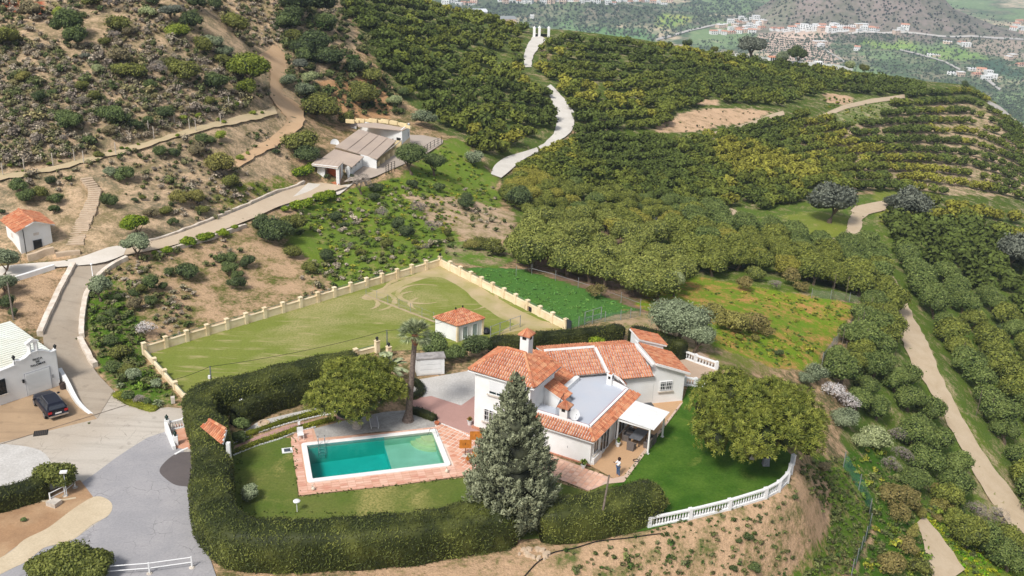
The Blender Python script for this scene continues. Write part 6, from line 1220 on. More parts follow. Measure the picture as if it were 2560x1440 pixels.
# orchard gate on the skyline
og = thing('estate_gate', 'white pillared entrance gate on the skyline at the head of the white path', 'gate', tuple(G(1353, 92)))
Pa, Pb, Pc_ = G(1335, 93), G(1348, 92), G(1371, 93)
for P in (Pa, Pb, Pc_): hh = 2.6; MB().box((P[0], P[1], P[2] - .4), (.75, .75, hh + .4), 0).build('pillar', white_wall, og); MB().lathe([(.5, 0), (.05, .6)], (P[0], P[1], P[2] + hh), 4).build('cap', white_wall, og)
for A, B in ((Pa, Pb), (Pb, Pc_)):
    MB().beam((A[0], A[1], A[2] + .45), (B[0], B[1], B[2] + .45), .06, .8).build('sheet_panel', black_iron, og)
    for k in range(1, 6): p = A + (B - A) * k / 6; MB().tube([(p[0], p[1], p[2] + .4), (p[0], p[1], p[2] + 2.0)], .05, 5).build('bar', black_iron, og)
    MB().beam((A[0], A[1], A[2] + 1.9), (B[0], B[1], B[2] + 1.9), .06, .08).build('rail', black_iron, og)
# terrace stakes on the scrub hill
stakes = [(8,440,),(62,432),(187,405),(210,410),(290,388),(372,332),(385,345),(436,308),(474,325),(552,312),(573,270),(624,256),(133,415),(490,330)]
for i, (u, v) in enumerate(stakes):
    P = G(u, v); o = MB().tube([(P[0], P[1], P[2] - .2), (P[0], P[1], P[2] + 1.7)], .06, 5).build('wooden_stake', conc, None, tuple(P)); tag(o, 'pale stake standing on the planted hill terrace', 'stake', 'pale stakes along the hill terrace')
st_r = [(1900,1400-470),(2194,780),(2244,1010-180)]
for i, (u, v) in enumerate([(2080,740),(2112,746),(2170,800),(2196,820),(2150,835),(2135,850),(2100,880),(2105,915),(2158,880),(2238,880),(2390,850),(2400,905),(2440,1030),(2470,1050),(2492,925)]):
    P = G(u, v + 10); o = MB().tube([(P[0], P[1], P[2] - .2), (P[0], P[1], P[2] + 3.7)], .04, 5).build('orchard_pole', wood_pole, None, tuple(P)); tag(o, 'tall weathered pole rising between the dense orchard rows', 'pole', 'tall poles in the dense orchard')
# ------------------------------------------------------------------ foliage
def unit(v): return v / (np.linalg.norm(v, axis=-1, keepdims=True) + 1e-9)
def cards(c, nrm, Lc, Wc, seed=0, axis=None):
    n = len(c); r = np.random.default_rng(seed); t = r.normal(size=(n, 3)) if axis is None else axis + r.normal(size=(n, 3)) * .25
    t = unit(t - nrm * (t * nrm).sum(-1, keepdims=True)); b = np.cross(nrm, t); Lc = np.broadcast_to(Lc, (n,))[:, None]; Wc = np.broadcast_to(Wc, (n,))[:, None]
    V = np.stack([c - t * Lc / 2, c + b * Wc / 2 + t * Lc * .08, c + t * Lc / 2, c - b * Wc / 2 + t * Lc * .08], 1).reshape(-1, 3); return V, np.arange(n * 4).reshape(n, 4)
_sph = {}
def lowsphere(nu=6, nv=4):
    if (nu, nv) in _sph: return _sph[(nu, nv)]
    V = []; 
    for j in range(nv + 1):
        th = math.pi * j / nv
        for i in range(nu): V.append((math.sin(th) * math.cos(2 * math.pi * i / nu), math.sin(th) * math.sin(2 * math.pi * i / nu), math.cos(th)))
    F = [(j * nu + i, (j + 1) * nu + i, (j + 1) * nu + (i + 1) % nu, j * nu + (i + 1) % nu) for j in range(nv) for i in range(nu)]
    _sph[(nu, nv)] = (np.array(V), np.array(F)); return _sph[(nu, nv)]
def crown_np(seed, n, rx, rz, lobes=12, leaf=.4, aspect=.5, base=.25, top=0, cone=0.0, core=.86, lobe=.42, spread=.62, nrm_rand=.55, ncore=99):
    """a crown of leaf-sized faces on lumpy masses: returns V, F, rnd"""
    r = np.random.default_rng(seed); d = unit(r.normal(size=(lobes, 3))); d[:, 2] = np.abs(d[:, 2]) * .9 - .25; cz = rz * (1 - base * .3)
    s = spread * (.6 + .5 * r.random(lobes))[:, None]; lc = d * s * np.array([rx, rx, rz * .85]); lc[0] = 0; hfrac = (lc[:, 2] / rz + .5).clip(0, 1)
    lr = rx * lobe * (.75 + .5 * r.random(lobes)) * (1 - cone * hfrac); lc[:, :2] *= (1 - cone * hfrac)[:, None]; sq = np.array([1, 1, min(1.15, rz / rx)])
    k = r.integers(0, lobes, n * 3); dd = unit(r.normal(size=(n * 3, 3))); dd[:, 2] = np.where(dd[:, 2] < -.35, -dd[:, 2], dd[:, 2]); p = lc[k] + dd * (lr[k] * (1 + .12 * r.normal(size=n * 3)))[:, None] * sq
    dist = np.stack([np.linalg.norm((p - lc[j]) / sq, axis=1) / lr[j] for j in range(lobes)], 1); dist[np.arange(n * 3), k] = 9; keep = dist.min(1) > .88; p = p[keep][:n]; dd = dd[keep][:n]; m = len(p)
    nn = unit(dd * .9 + r.normal(size=(m, 3)) * nrm_rand + np.array([0, 0, .3])); V, F = cards(p, nn, leaf * (.7 + .6 * r.random(m)), leaf * aspect * (.7 + .6 * r.random(m)), seed + 1)
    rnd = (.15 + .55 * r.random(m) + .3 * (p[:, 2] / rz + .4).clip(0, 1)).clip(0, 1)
    SV, SF = lowsphere() if ncore > 9 else lowsphere(5, 3); lobes = min(lobes, ncore)
    if ncore <= 3: lc = np.zeros((lobes, 3)); lr = np.full(lobes, .62 * rx)
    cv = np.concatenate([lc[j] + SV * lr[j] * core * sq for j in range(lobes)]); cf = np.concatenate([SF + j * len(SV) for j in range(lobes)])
    V2 = np.concatenate([V, cv]); F2 = np.concatenate([F, cf + len(V)]); rn = np.concatenate([rnd, np.full(len(cf), .12)]); V2[:, 2] += cz - V2[:, 2].min() * 0; return V2, F2, rn  # core spheres keep a dark leaf tone: shade painted into the crown gaps
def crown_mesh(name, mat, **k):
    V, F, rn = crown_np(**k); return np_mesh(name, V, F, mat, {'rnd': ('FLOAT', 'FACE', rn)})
def trunk_mb(h, r, lean=.1, limbs=3, spread=.8, seed=0):
    rr_ = random.Random(seed); m = MB(); lx, ly = rr_.uniform(-lean, lean), rr_.uniform(-lean, lean); m.tube([(0, 0, -.3), (0, 0, .1), (lx, ly, h * .55)], [r * 1.5, r * 1.1, r * .8], 8)
    for i in range(limbs):
        a = 6.28 * i / limbs + rr_.random(); m.tube([(lx, ly, h * .5), (lx + math.cos(a) * spread * .5, ly + math.sin(a) * spread * .5, h * .85), (lx + math.cos(a) * spread, ly + math.sin(a) * spread, h * 1.25)], [r * .65, r * .45, r * .22], 6)
    return m
K = 1.35
leafs = {
 'avo_dark': m_leaf('avocado_leaf_dark', S(38,52,26), S(90,110,54), S(142,154,86)), 'avo_mid': m_leaf('avocado_leaf', S(42,52,22), S(100,112,50), S(156,160,76)), 'avo_yellow': m_leaf('avocado_leaf_young', S(60,60,24), S(132,132,56), S(184,176,84)),
 'mango': m_leaf('mango_leaf', S(40,52,18), S(108,120,48), S(172,174,82)), 'russet': m_leaf('russet_leaf', S(62,58,34), S(126,120,68), S(168,150,96)),
 'olive': m_leaf('olive_leaf', S(52,61,43), S(124,137,102), S(182,193,153)), 'grey': m_leaf('grey_leaf', S(44,48,40), S(98,104,90), S(140,144,126)), 'dark': m_leaf('dark_leaf', S(30,41,23), S(68,84,50), S(117,131,81)),
 'oliveg': m_leaf('scrub_olive_leaf', S(46,50,23), S(104,108,52), S(155,158,81)), 'green': m_leaf('scrub_green_leaf', S(38,50,24), S(86,104,58), S(132,146,88)), 'bright': m_leaf('bright_leaf', S(68,81,23), S(144,162,57), S(198,209,97)),
 'citrus': m_leaf('citrus_leaf', S(34,55,16), S(93,124,32), S(176,191,64)), 'brown': m_leaf('dry_scrub_leaf', S(64,57,41), S(133,122,90), S(182,169,128)), 'purple': m_leaf('bare_twigs', S(81,72,66), S(149,137,126), S(193,182,171)),
 'pine': m_leaf('pine_needles', S(37,48,19), S(95,111,37), S(153,162,66)), 'pale': m_leaf('pale_green_leaf', S(86,95,57), S(160,171,115), S(211,218,164)), 'blossom': m_leaf('almond_blossom', S(131,117,102), S(216,200,191), S(245,245,245)),
 'yellow': m_leaf('yellowing_leaf', S(70,66,30), S(138,134,70), S(180,172,98)), 'cypress': m_leaf('cypress_spray', S(50,54,40), S(128,134,104), S(186,190,154)), 'hedge': m_leaf('hedge_leaf', S(40,48,20), S(92,102,48), S(140,144,72)),
 'hedged': m_leaf('rear_hedge_leaf', S(30,37,16), S(68,77,34), S(111,115,55)), 'lowhedge': m_leaf('low_hedge_leaf', S(75,79,21), S(142,151,46), S(193,196,79)), 'mangoyel': m_leaf('pale_mango_leaf', S(52,62,28), S(118,130,62), S(172,174,92)) }
def style(k):
    return dict(avo_dark=dict(leaf=.42, aspect=.5), avo_mid=dict(leaf=.42, aspect=.5), avo_yellow=dict(leaf=.42, aspect=.5), mango=dict(leaf=.5, aspect=.3), olive=dict(leaf=.28, aspect=.4), grey=dict(leaf=.32, aspect=.5), purple=dict(leaf=.42, aspect=.10, core=.3, nrm_rand=1.2), blossom=dict(leaf=.22, aspect=.6, core=.45), pine=dict(leaf=.34, aspect=.35), russet=dict(leaf=.42, aspect=.42, core=.6)).get(k, dict(leaf=.3, aspect=.5))
PROTO = {}
def proto(kind, var, n=900, lobes=12, rx=1.0, rz=.85, leaf=None, **kw):
    key = (kind, var, n, lobes, rz, rx)
    if key not in PROTO:
        s = dict(style(kind)); s.update(kw)
        if leaf: s['leaf'] = leaf
        else: s['leaf'] *= .42
        PROTO[key] = crown_mesh('crown_' + kind, leafs[kind], seed=var * 17 + len(PROTO), n=n, rx=rx, rz=rz, lobes=lobes, **s)
    return PROTO[key]
TRK = {}
def trunk_proto(i, mat):
    if (i, mat.name) not in TRK:
        m = trunk_mb(.8, .09, .15, 3, .4, i); me = bpy.data.meshes.new('trunk'); me.from_pydata(m.v, [], m.f); me.materials.append(mat); me.update(); TRK[(i, mat.name)] = me
    return TRK[(i, mat.name)]
def tree(name, kind, P, r, label, cat, group=None, hr=.85, n=900, lobes=12, lift=.35, trunk=True, var=None, tmat=None, leafscale=None):
    """a tree whose crown radius is r; the crown and the trunk are its parts"""
    var = random.randint(0, 2) if var is None else var; rz_ = random.uniform(0, 6.28); sc = (r, r, r)
    cm = proto(kind, var, n, lobes, 1.0, hr, leaf=(leafscale / r if leafscale else None))
    if not trunk:
        o = link(name, cm, None, (P[0], P[1], P[2] - .12 * r), rz_, sc); return tag(o, label, cat, group)
    t = thing(name, label, cat, tuple(P), group, rz_); link('crown', cm, t, (0, 0, lift * r), 0, sc); link('trunk', trunk_proto(var, tmat or bark), t, (0, 0, 0), 0, (r, r, r)); return t
# bushes: (u, v, width in pixels, kind) - centre of the crown in the photograph
def base_of(u, v, w, k=.30):
    P = G(u, v + w * k); Rr = float(ridge(math.atan2(P[0], P[1])))
    if math.hypot(P[0], P[1]) > Rr and v < 340: f = (Rr - 2) / math.hypot(P[0], P[1]); P = np.array([P[0] * f, P[1] * f, float(hz(P[0] * f, P[1] * f))])
    return P, w / 2 / pxm(P)
q = lambda L_, x0, y0, s=2.977: [(x0 + x / s, y0 + y / s, w / s, k) for x, y, w, k in L_]
bush = q([(50,290,220,'oliveg'),(450,100,120,'bright'),(500,190,260,'green'),(560,290,200,'green'),(890,190,200,'oliveg'),(960,250,120,'brown'),(1105,90,140,'pale'),(1330,240,170,'bright'),(1290,110,190,'grey'),(1440,180,200,'dark'),(1740,190,210,'oliveg'),(890,440,180,'brown'),(960,530,230,'oliveg'),(1200,520,170,'purple'),(1370,540,240,'oliveg'),(1280,470,130,'oliveg'),(1500,350,180,'oliveg'),(1590,310,170,'olive'),(1680,380,160,'olive'),(1650,450,150,'oliveg'),
 (1840,700,180,'pine'),(1600,620,200,'green'),(190,570,130,'yellow'),(295,730,130,'dark'),(400,690,90,'green'),(520,910,210,'green'),(480,860,140,'green'),(850,840,220,'green'),(900,900,170,'green'),(1010,930,130,'dark'),(1240,840,150,'dark'),(2200,30,260,'dark'),(2380,40,260,'dark'),(2420,160,200,'green'),(2200,150,200,'dark'),(2350,330,260,'dark'),(2180,290,160,'oliveg'),(2450,430,240,'dark'),(2250,380,200,'dark'),(2230,500,150,'grey'),(2310,590,150,'pale'),(2150,620,140,'olive'),(2260,690,170,'olive'),(2390,820,300,'oliveg'),(2360,760,200,'oliveg'),(2250,1060,270,'oliveg'),(2280,1150,220,'dark'),
 (2270,1280,170,'citrus'),(2050,1130,70,'dark'),(1630,1230,220,'yellow'),(1700,1350,180,'oliveg'),(1470,1120,150,'brown'),(1530,1040,150,'green'),(1640,1010,110,'bright'),(1300,1150,110,'dark'),(1190,1130,130,'green'),(930,1290,180,'green'),(830,1290,130,'olive'),(380,1350,100,'dark'),(160,1380,180,'green'),(50,980,90,'brown'),(660,1040,110,'green'),(30,20,80,'dark'),(230,90,180,'brown'),(700,10,160,'oliveg'),(830,30,150,'purple'),(1150,10,150,'dark'),(1450,20,180,'dark'),(1600,30,160,'dark'),(740,1150,90,'oliveg'),(780,310,110,'oliveg'),(730,530,110,'pale'),(620,640,120,'oliveg'),(1120,640,120,'green'),(700,720,110,'oliveg'),(850,280,110,'purple'),(600,760,120,'purple'),(1560,760,110,'oliveg'),(1100,900,100,'green'),(820,980,110,'brown'),(200,1180,110,'purple'),(470,1040,90,'purple'),(300,350,80,'purple'),(120,480,80,'brown'),(650,430,90,'grey')], 0, 0)
bush += q([(200,30,180,'green'),(300,20,140,'oliveg'),(420,50,130,'green'),(400,130,100,'green'),(20,150,60,'dark'),(810,80,140,'green'),(1005,60,60,'dark'),(1330,60,170,'yellow'),(1460,40,150,'yellow'),(1510,140,110,'oliveg'),(1240,140,110,'oliveg'),(1130,150,120,'brown'),(1290,220,90,'green'),(1060,520-480+0,70,'oliveg'),(2060,300,260,'dark'),(1950,250,170,'dark'),(2170,240,240,'oliveg'),(1410,590,210,'dark'),(1130,690,160,'green'),(1050,720,100,'oliveg'),(1700,500,160,'green'),(1690,570,160,'green'),(1850,520,140,'dark'),(1760,680,140,'dark'),(1770,620,110,'green'),(1220,700,90,'green'),(1260,590,100,'green'),(1000,840,130,'brown'),(2180,450,160,'oliveg'),(2310,560,130,'oliveg'),(2430,480,130,'dark'),(2500,180,120,'dark'),(1090,1030,150,'blossom'),(60,680,160,'olive'),(40,820,150,'dark'),(100,900,90,'dark'),(830,1100,140,'green'),(900,1190,190,'oliveg'),(860,1300,160,'green'),(950,1330,120,'oliveg'),(760,950,90,'green'),(840,900,110,'green'),(1120,820,110,'green'),(1000,760,90,'green'),(880,790,80,'green')], 0, 480)
bush += q([(320,170,130,'purple'),(440,240,140,'dark'),(500,300,140,'dark'),(590,120,140,'purple'),(930,90,140,'dark'),(30,250,90,'dark'),(60,400,90,'purple'),(160,450,90,'oliveg'),(350,400,110,'oliveg'),(200,390,60,'dark'),(700,260,140,'purple'),(800,300,90,'oliveg'),(260,40,110,'dark'),(980,390,130,'yellow'),(1040,380,150,'oliveg'),(1140,410,170,'oliveg'),(1320,60,230,'dark'),(1250,20,150,'green'),(640,420,90,'purple'),(560,380,70,'oliveg'),(100,240,60,'purple'),(720,380,80,'green'),(820,360,70,'oliveg'),(1200,440,90,'oliveg'),(1900,740,150,'russet'),(2300,760,150,'oliveg')], 850, 480)
bush += [(1060,297,70,'olive'),(1030,462,34,'dark'),(942,470,40,'dark'),(1190,397,60,'olive'),(1161,500,40,'dark'),(1100,470,36,'green'),(905,240,80,'oliveg'),(930,190,70,'oliveg'),(888,170,60,'dark'),(760,140,70,'green'),(720,60,60,'green'),(985,255,46,'pale'),(1010,235,40,'green'),(868,300,50,'oliveg'),(780,420-4,30,'citrus'),(880,440,16,'dark'),(818,442,18,'dark')]
bush += [(2073,523,112,'grey'),(2272,530,98,'grey'),(2232,512,56,'grey'),(2528,648,104,'grey'),(1880,128,84,'grey'),(1720,96,30,'dark'),(1785,112,24,'oliveg'),(2125,157,36,'pale'),(2160,162,30,'oliveg'),(2412,212,28,'dark'),(1953,140,40,'olive'),(2505,860-40,40,'dark')]
bush += q([(1130,60,180,'blossom'),(1240,130,190,'blossom'),(1220,260,220,'olive'),(1440,400,240,'pale'),(1330,440,160,'pale'),(1600,380,150,'purple'),(1640,520,170,'purple'),(1560,600,150,'purple'),(2200,950,190,'purple'),(2330,1000,200,'purple'),(2280,1120,200,'purple'),(1560,830,220,'russet'),(1700,850,200,'russet'),(1620,960,200,'russet'),(1780,960,120,'yellow'),(1940,880,170,'yellow'),(1920,770,120,'russet'),(1690,1200,190,'russet'),(1720,1100,130,'yellow'),(1560,1330,240,'russet'),(1760,1360,200,'oliveg'),(1060,620,110,'brown'),(850,840,60,'green'),(1900,1000,90,'russet'),(500,1130,90,'green'),(540,1350,120,'green'),(390,1360,70,'green'),(440,1170,70,'green'),(2080,960,150,'green')], 1700, 960)
bush += q([(390,960,260,'yellow'),(250,880,190,'yellow'),(560,980,200,'russet'),(640,1040,130,'russet'),(470,690,150,'russet'),(560,610,160,'mangoyel'),(700,690,110,'purple'),(820,640,170,'russet'),(900,700,130,'russet'),(440,1080,70,'bright'),(1000,1340,190,'olive'),(920,1380,140,'olive'),(1130,1290,90,'bright'),(560,1090,80,'yellow'),(740,1200,80,'green')], 1700, 480)
bush += [(60,428,14,'citrus'),(124,410,14,'citrus'),(150,402,12,'citrus'),(275,378,12,'citrus'),(305,370,14,'citrus'),(318,372,12,'citrus'),(345,362,12,'citrus'),(445,340,14,'citrus'),(497,290,22,'bright'),(460,296,20,'bright'),(590,262,24,'citrus'),(632,282,18,'bright'),(560,305,16,'bright'),(602,395,24,'bright'),(620,383,14,'bright'),(25,415,16,'bright'),(545,300,12,'citrus'),(655,282,12,'citrus')]
W_ = {'oliveg':'olive green scrub bush','bright':'fresh light green bush','grey':'dense grey crowned tree','green':'mid green rounded bush','dark':'dark evergreen bush','brown':'brownish dry bush','pale':'pale grey green bush','purple':'leafless grey brown bush','pine':'olive green pine','yellow':'yellowish green bush','olive':'silvery olive bush','citrus':'bright citrus bush','blossom':'almond bush in pale blossom','russet':'russet tinted bush','mangoyel':'pale green mango bush'}
def where(u, v):
    if v < 300 and u < 700: return 'on the upper scrub hill', 'hill scrub'
    if u < 720 and v < 560: return 'on the lower scrub hill', 'hill scrub'
    if u < 380 and v > 690 and u < 230: return 'behind the garage', 'trees behind the garage'
    if u < 450 and v > 690: return 'beside the drive bend', 'rockery'
    if u < 860 and v >= 540: return 'on the dry slope above the paddock', 'dry slope'
    if u < 1000 and v < 330: return 'in the gully above the stables', 'gully'
    if u < 900 and v < 470: return 'by the dirt track near the stables', 'stables'
    if u < 1420 and v < 700: return 'on the green slope behind the paddock', 'green slope'
    if v < 240: return 'on the orchard skyline', 'skyline'
    if u > 2000 and 480 < v < 680: return 'beside the pale farm track loop', 'farm track'
    if u > 2050 and v > 920: return 'below the lawn near the lower orchard', 'lower slope'
    if v > 1100: return 'on the dry bank below the balustrade', 'bank'
    return 'in the meadow behind the villa', 'meadow'
rng2 = random.Random(5)
for (u, v, w, k) in bush:
    P, r = base_of(u, v, w); wh, gk = where(u, v); flat = k == 'grey' and v < 200; big = w > 70
    nm = {'purple': 'bare_bush', 'blossom': 'almond_bush', 'grey': 'grey_tree', 'pine': 'pine_tree', 'citrus': 'citrus_bush'}.get(k, 'bush')
    size = 'large ' if w > 75 else ('small ' if w < 32 else '')
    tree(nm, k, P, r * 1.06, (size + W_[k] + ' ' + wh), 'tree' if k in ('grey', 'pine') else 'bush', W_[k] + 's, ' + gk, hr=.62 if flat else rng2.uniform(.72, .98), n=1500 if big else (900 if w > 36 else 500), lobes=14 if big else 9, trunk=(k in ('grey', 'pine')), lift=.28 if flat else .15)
# named trees
def T(name, kind, u, v, w, label, cat='tree', **kw):
    P, r = base_of(u, v, w, kw.pop('bk', .34)); return tree(name, kind, P, r, label, cat, **kw)
T('pine_tree', 'pine', 622, 188, 112, 'broad umbrella shaped pine at the bend of the dirt track', n=3200, lobes=22, lift=.25, hr=.85)
T('olive_tree', 'olive', 345, 622, 78, 'old olive tree with a dark trunk at the head of the drive', n=2200, lobes=14, lift=.5, hr=.75)
T('olive_tree', 'olive', 252, 728, 74, 'round olive tree beside the inner drive wall', n=2200, lobes=12, hr=.8)
T('olive_tree', 'olive', 12, 664, 78, 'silvery olive tree at the edge behind the white hut', n=2200, lobes=12); T('olive_tree', 'olive', 10, 720, 66, 'lower olive tree above the garage', n=2000)
T('citrus_tree', 'citrus', 341, 573, 72, 'round dark citrus tree above the drive junction', n=2200, lobes=12, hr=.85)
for i, (u, v, w) in enumerate([(473,604,48),(512,594,40),(528,590,34),(556,580,36),(588,571,20),(418,624,34),(386,632,20),(745,512,44),(775,505,44),(800,492,44),(822,487,40),(716,522,26)]):
    T('citrus_tree', 'citrus', u, v, w, ['lone small citrus tree', 'bushy citrus tree', 'low citrus tree'][0 if i == 4 else (1 if i < 4 else 2)] + (' along the lane edge wall' if i < 7 else ' below the stable forecourt'), group='citrus trees along the upper lane', n=1000, lobes=9, trunk=i in (4,), hr=.8, leafscale=.22)
T('olive_tree', 'green', 1028, 408, 84, 'large dark olive tree before the stable yard', n=2600, lobes=16, hr=.85); T('olive_tree', 'green', 1085, 418, 62, 'olive tree right of the larger one below the yard', n=2000)
T('bare_tree', 'purple', 903, 466, 58, 'leafless grey brown tree below the yard', n=1800, lobes=9, lift=.3)
T('olive_tree', 'olive', 1692, 806, 170, 'huge silvery olive tree behind the villa wing', n=6000, lobes=26, hr=.68, lift=.2, leafscale=.26); T('olive_tree', 'olive', 1736, 850, 95, 'lower right part of the olive thicket behind the villa', n=3000, lobes=14, hr=.8, leafscale=.24)
T('olive_tree', 'pale', 1684, 722, 56, 'tall loose pale tree behind the great olive', n=1600, lobes=9, hr=1.3)
T('round_tree', 'dark', 1990, 137, 54, 'round very dark tree on the white walled skyline', n=2000, lobes=9, hr=.95, lift=.2)
# the two big mango trees by the villa, with whorls of long leaves
def whorl_crown(seed, rx, rz, n, lobes, name='crown', mat=None, k=7, L=.34, base=.3):
    r = np.random.default_rng(seed); d = unit(r.normal(size=(lobes, 3))); d[:, 2] = np.abs(d[:, 2]) * 1.0 - .22; lc = d * (.46 + .46 * r.random(lobes))[:, None] * np.array([rx, rx, rz]); lr = (.17 + .15 * r.random(lobes)) * min(rx, rz * 1.5)
    kk = r.integers(0, lobes, n * 4); dd = unit(r.normal(size=(n * 4, 3))); dd[:, 2] = np.where(dd[:, 2] < -.45, -dd[:, 2], dd[:, 2]); p = lc[kk] + dd * (lr[kk] * (1 + .1 * r.normal(size=n * 4)))[:, None]
    dist = np.stack([np.linalg.norm(p - lc[j], axis=1) / lr[j] for j in range(lobes)], 1); dist[np.arange(n * 4), kk] = 9; keep = dist.min(1) > .9; p = p[keep][:n]; dd = dd[keep][:n]; m = len(p)
    ax = unit(dd + r.normal(size=(m, 3)) * .35 + np.array([0, 0, .35])); t = unit(np.cross(ax, r.normal(size=(m, 3)))); b = np.cross(ax, t); C_ = []; N_ = []; A_ = []; rn = []; tone = r.random(m)
    for j in range(k):
        a = 2 * math.pi * j / k + r.random(m) * .5; out_ = t * np.cos(a)[:, None] + b * np.sin(a)[:, None]; dirv = unit(out_ * .85 + ax * (.25 + .5 * r.random(m))[:, None]); C_.append(p + dirv * L * .5); A_.append(dirv); N_.append(unit(ax * .8 + r.normal(size=(m, 3)) * .25 - dirv * .2)); rn.append((.15 + .5 * tone + .3 * r.random(m)).clip(0, 1))
    C_ = np.concatenate(C_); N_ = np.concatenate(N_); A_ = np.concatenate(A_); rn = np.concatenate(rn); N_ = unit(N_ - A_ * (N_ * A_).sum(-1, keepdims=True)); V, F = cards(C_, N_, L * (.8 + .4 * r.random(len(C_))), L * .24, seed, axis=A_ * 8)
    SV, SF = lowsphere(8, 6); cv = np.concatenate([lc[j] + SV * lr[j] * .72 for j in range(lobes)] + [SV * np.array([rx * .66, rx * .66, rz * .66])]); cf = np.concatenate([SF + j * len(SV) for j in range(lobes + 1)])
    return np_mesh(name, np.concatenate([V, cv]), np.concatenate([F, cf + len(V)]), mat, {'rnd': ('FLOAT', 'FACE', np.concatenate([rn, np.full(len(cf), .0)]))})  # inner spheres take the darkest leaf colour, painted-in shade for the hollows
def big_tree(name, P, rx, rz, zc, label, n, seed, mat, lobes=34):
    t = thing(name, label, 'tree', tuple(P)); link('crown', whorl_crown(seed, rx, rz, n, lobes, mat=mat), t, (0, 0, zc)); m = MB(); m.tube([(0, 0, -.2), (.0, 0, .3), (-.15, .05, 1.1)], [.55, .38, .3], 10)
    for i in range(7):
        a = 6.28 * i / 7 + .3; R1 = rx * .62; m.tube([(-.1, .05, 1.0), (math.cos(a) * R1 * .35, math.sin(a) * R1 * .35, zc * .62), (math.cos(a) * R1, math.sin(a) * R1, zc * .95)], [.24, .16, .07], 7)
    m.build('trunk', pale_bark, t, local=True, smooth=True); return t
big_tree('mango_tree', WZ(1880, 1143, 0), 6.1, 3.0, 3.9, 'broad spreading mango tree shading the lush lawn', 4300, 3, leafs['mango'], 74)
big_tree('mango_tree', WZ(893, 1068, 0), 4.2, 2.5, 3.5, 'broad leafed mango tree behind the pool', 2600, 8, leafs['mango'], 48)
# great cypress: many upswept boughs, each a tapering tuft of small sprays
def cypress(P, r, h, label):
    t = thing('cypress', label, 'tree', tuple(P)); g = np.random.default_rng(11); prof = lambda f: np.interp(f, [0, .1, .24, .5, .65, .78, .9, 1], [.70, .92, 1, .74, .52, .30, .13, .02])
    nb = 620; bh = g.random(nb * 3); bh = bh[g.random(nb * 3) < prof(bh) + .12][:nb]; nb = len(bh); ba = g.random(nb) * 2 * math.pi; k = np.sort(g.integers(0, nb, 36000)); n = len(k); tt = g.random(n); R0 = r * prof(bh) * (.74 + .2 * g.random(nb))
    root = np.stack([np.cos(ba) * R0, np.sin(ba) * R0, bh * h * .93 + .2], 1); bd = unit(np.stack([np.cos(ba) * .75, np.sin(ba) * .75, .75 + .4 * g.random(nb)], 1)); bl_ = .6 + .9 * (1 - bh) * (.4 + .9 * g.random(nb) ** 1.5)
    off = g.normal(size=(n, 3)); off = off / (np.linalg.norm(off, axis=1)[:, None] + 1e-6); wd_ = (.34 + .16 * (1 - bh[k])) * (1 - tt) ** .8 + .04; p = root[k] + bd[k] * (bl_[k] * tt)[:, None] + off * wd_[:, None]
    ax = unit(bd[k] * .8 + off * .5 + np.array([0, 0, .3])); nr = unit(off + g.normal(size=(n, 3)) * .4); V, F = cards(p, nr, .24 * (.7 + .7 * g.random(n)), .10, 5, axis=ax * 5)
    SV, SF = lowsphere(10, 6); cv = []; cf = []
    for j in range(12): f = j / 12; cv.append(SV * np.array([r * .70 * prof(f), r * .70 * prof(f), h / 12]) + np.array([0, 0, f * h * .93 + h / 20])); cf.append(SF + j * len(SV))
    rnd = (.02 + .28 * g.random(n) + .38 * g.random(nb)[k] + .34 * tt).clip(0, 1); me = np_mesh('crown', np.concatenate([V, *cv]), np.concatenate([F, np.concatenate(cf) + len(V)]), leafs['cypress'], {'rnd': ('FLOAT', 'FACE', np.concatenate([rnd, np.full(12 * len(SF), .0)]))}); link('crown', me, t)  # core in the darkest spray tone, shade between the boughs painted in
    MB().tube([(0, 0, -.2), (0, 0, 1.5), (0, 0, h * .9)], [.4, .3, .05], 8).build('trunk', bark, t, local=True)
Pc = WZ(1276, 1308, 0); hC = top_z(Pc, 925); cypress(Pc, 3.1, hC + .1, 'towering grey green cypress standing before the villa')
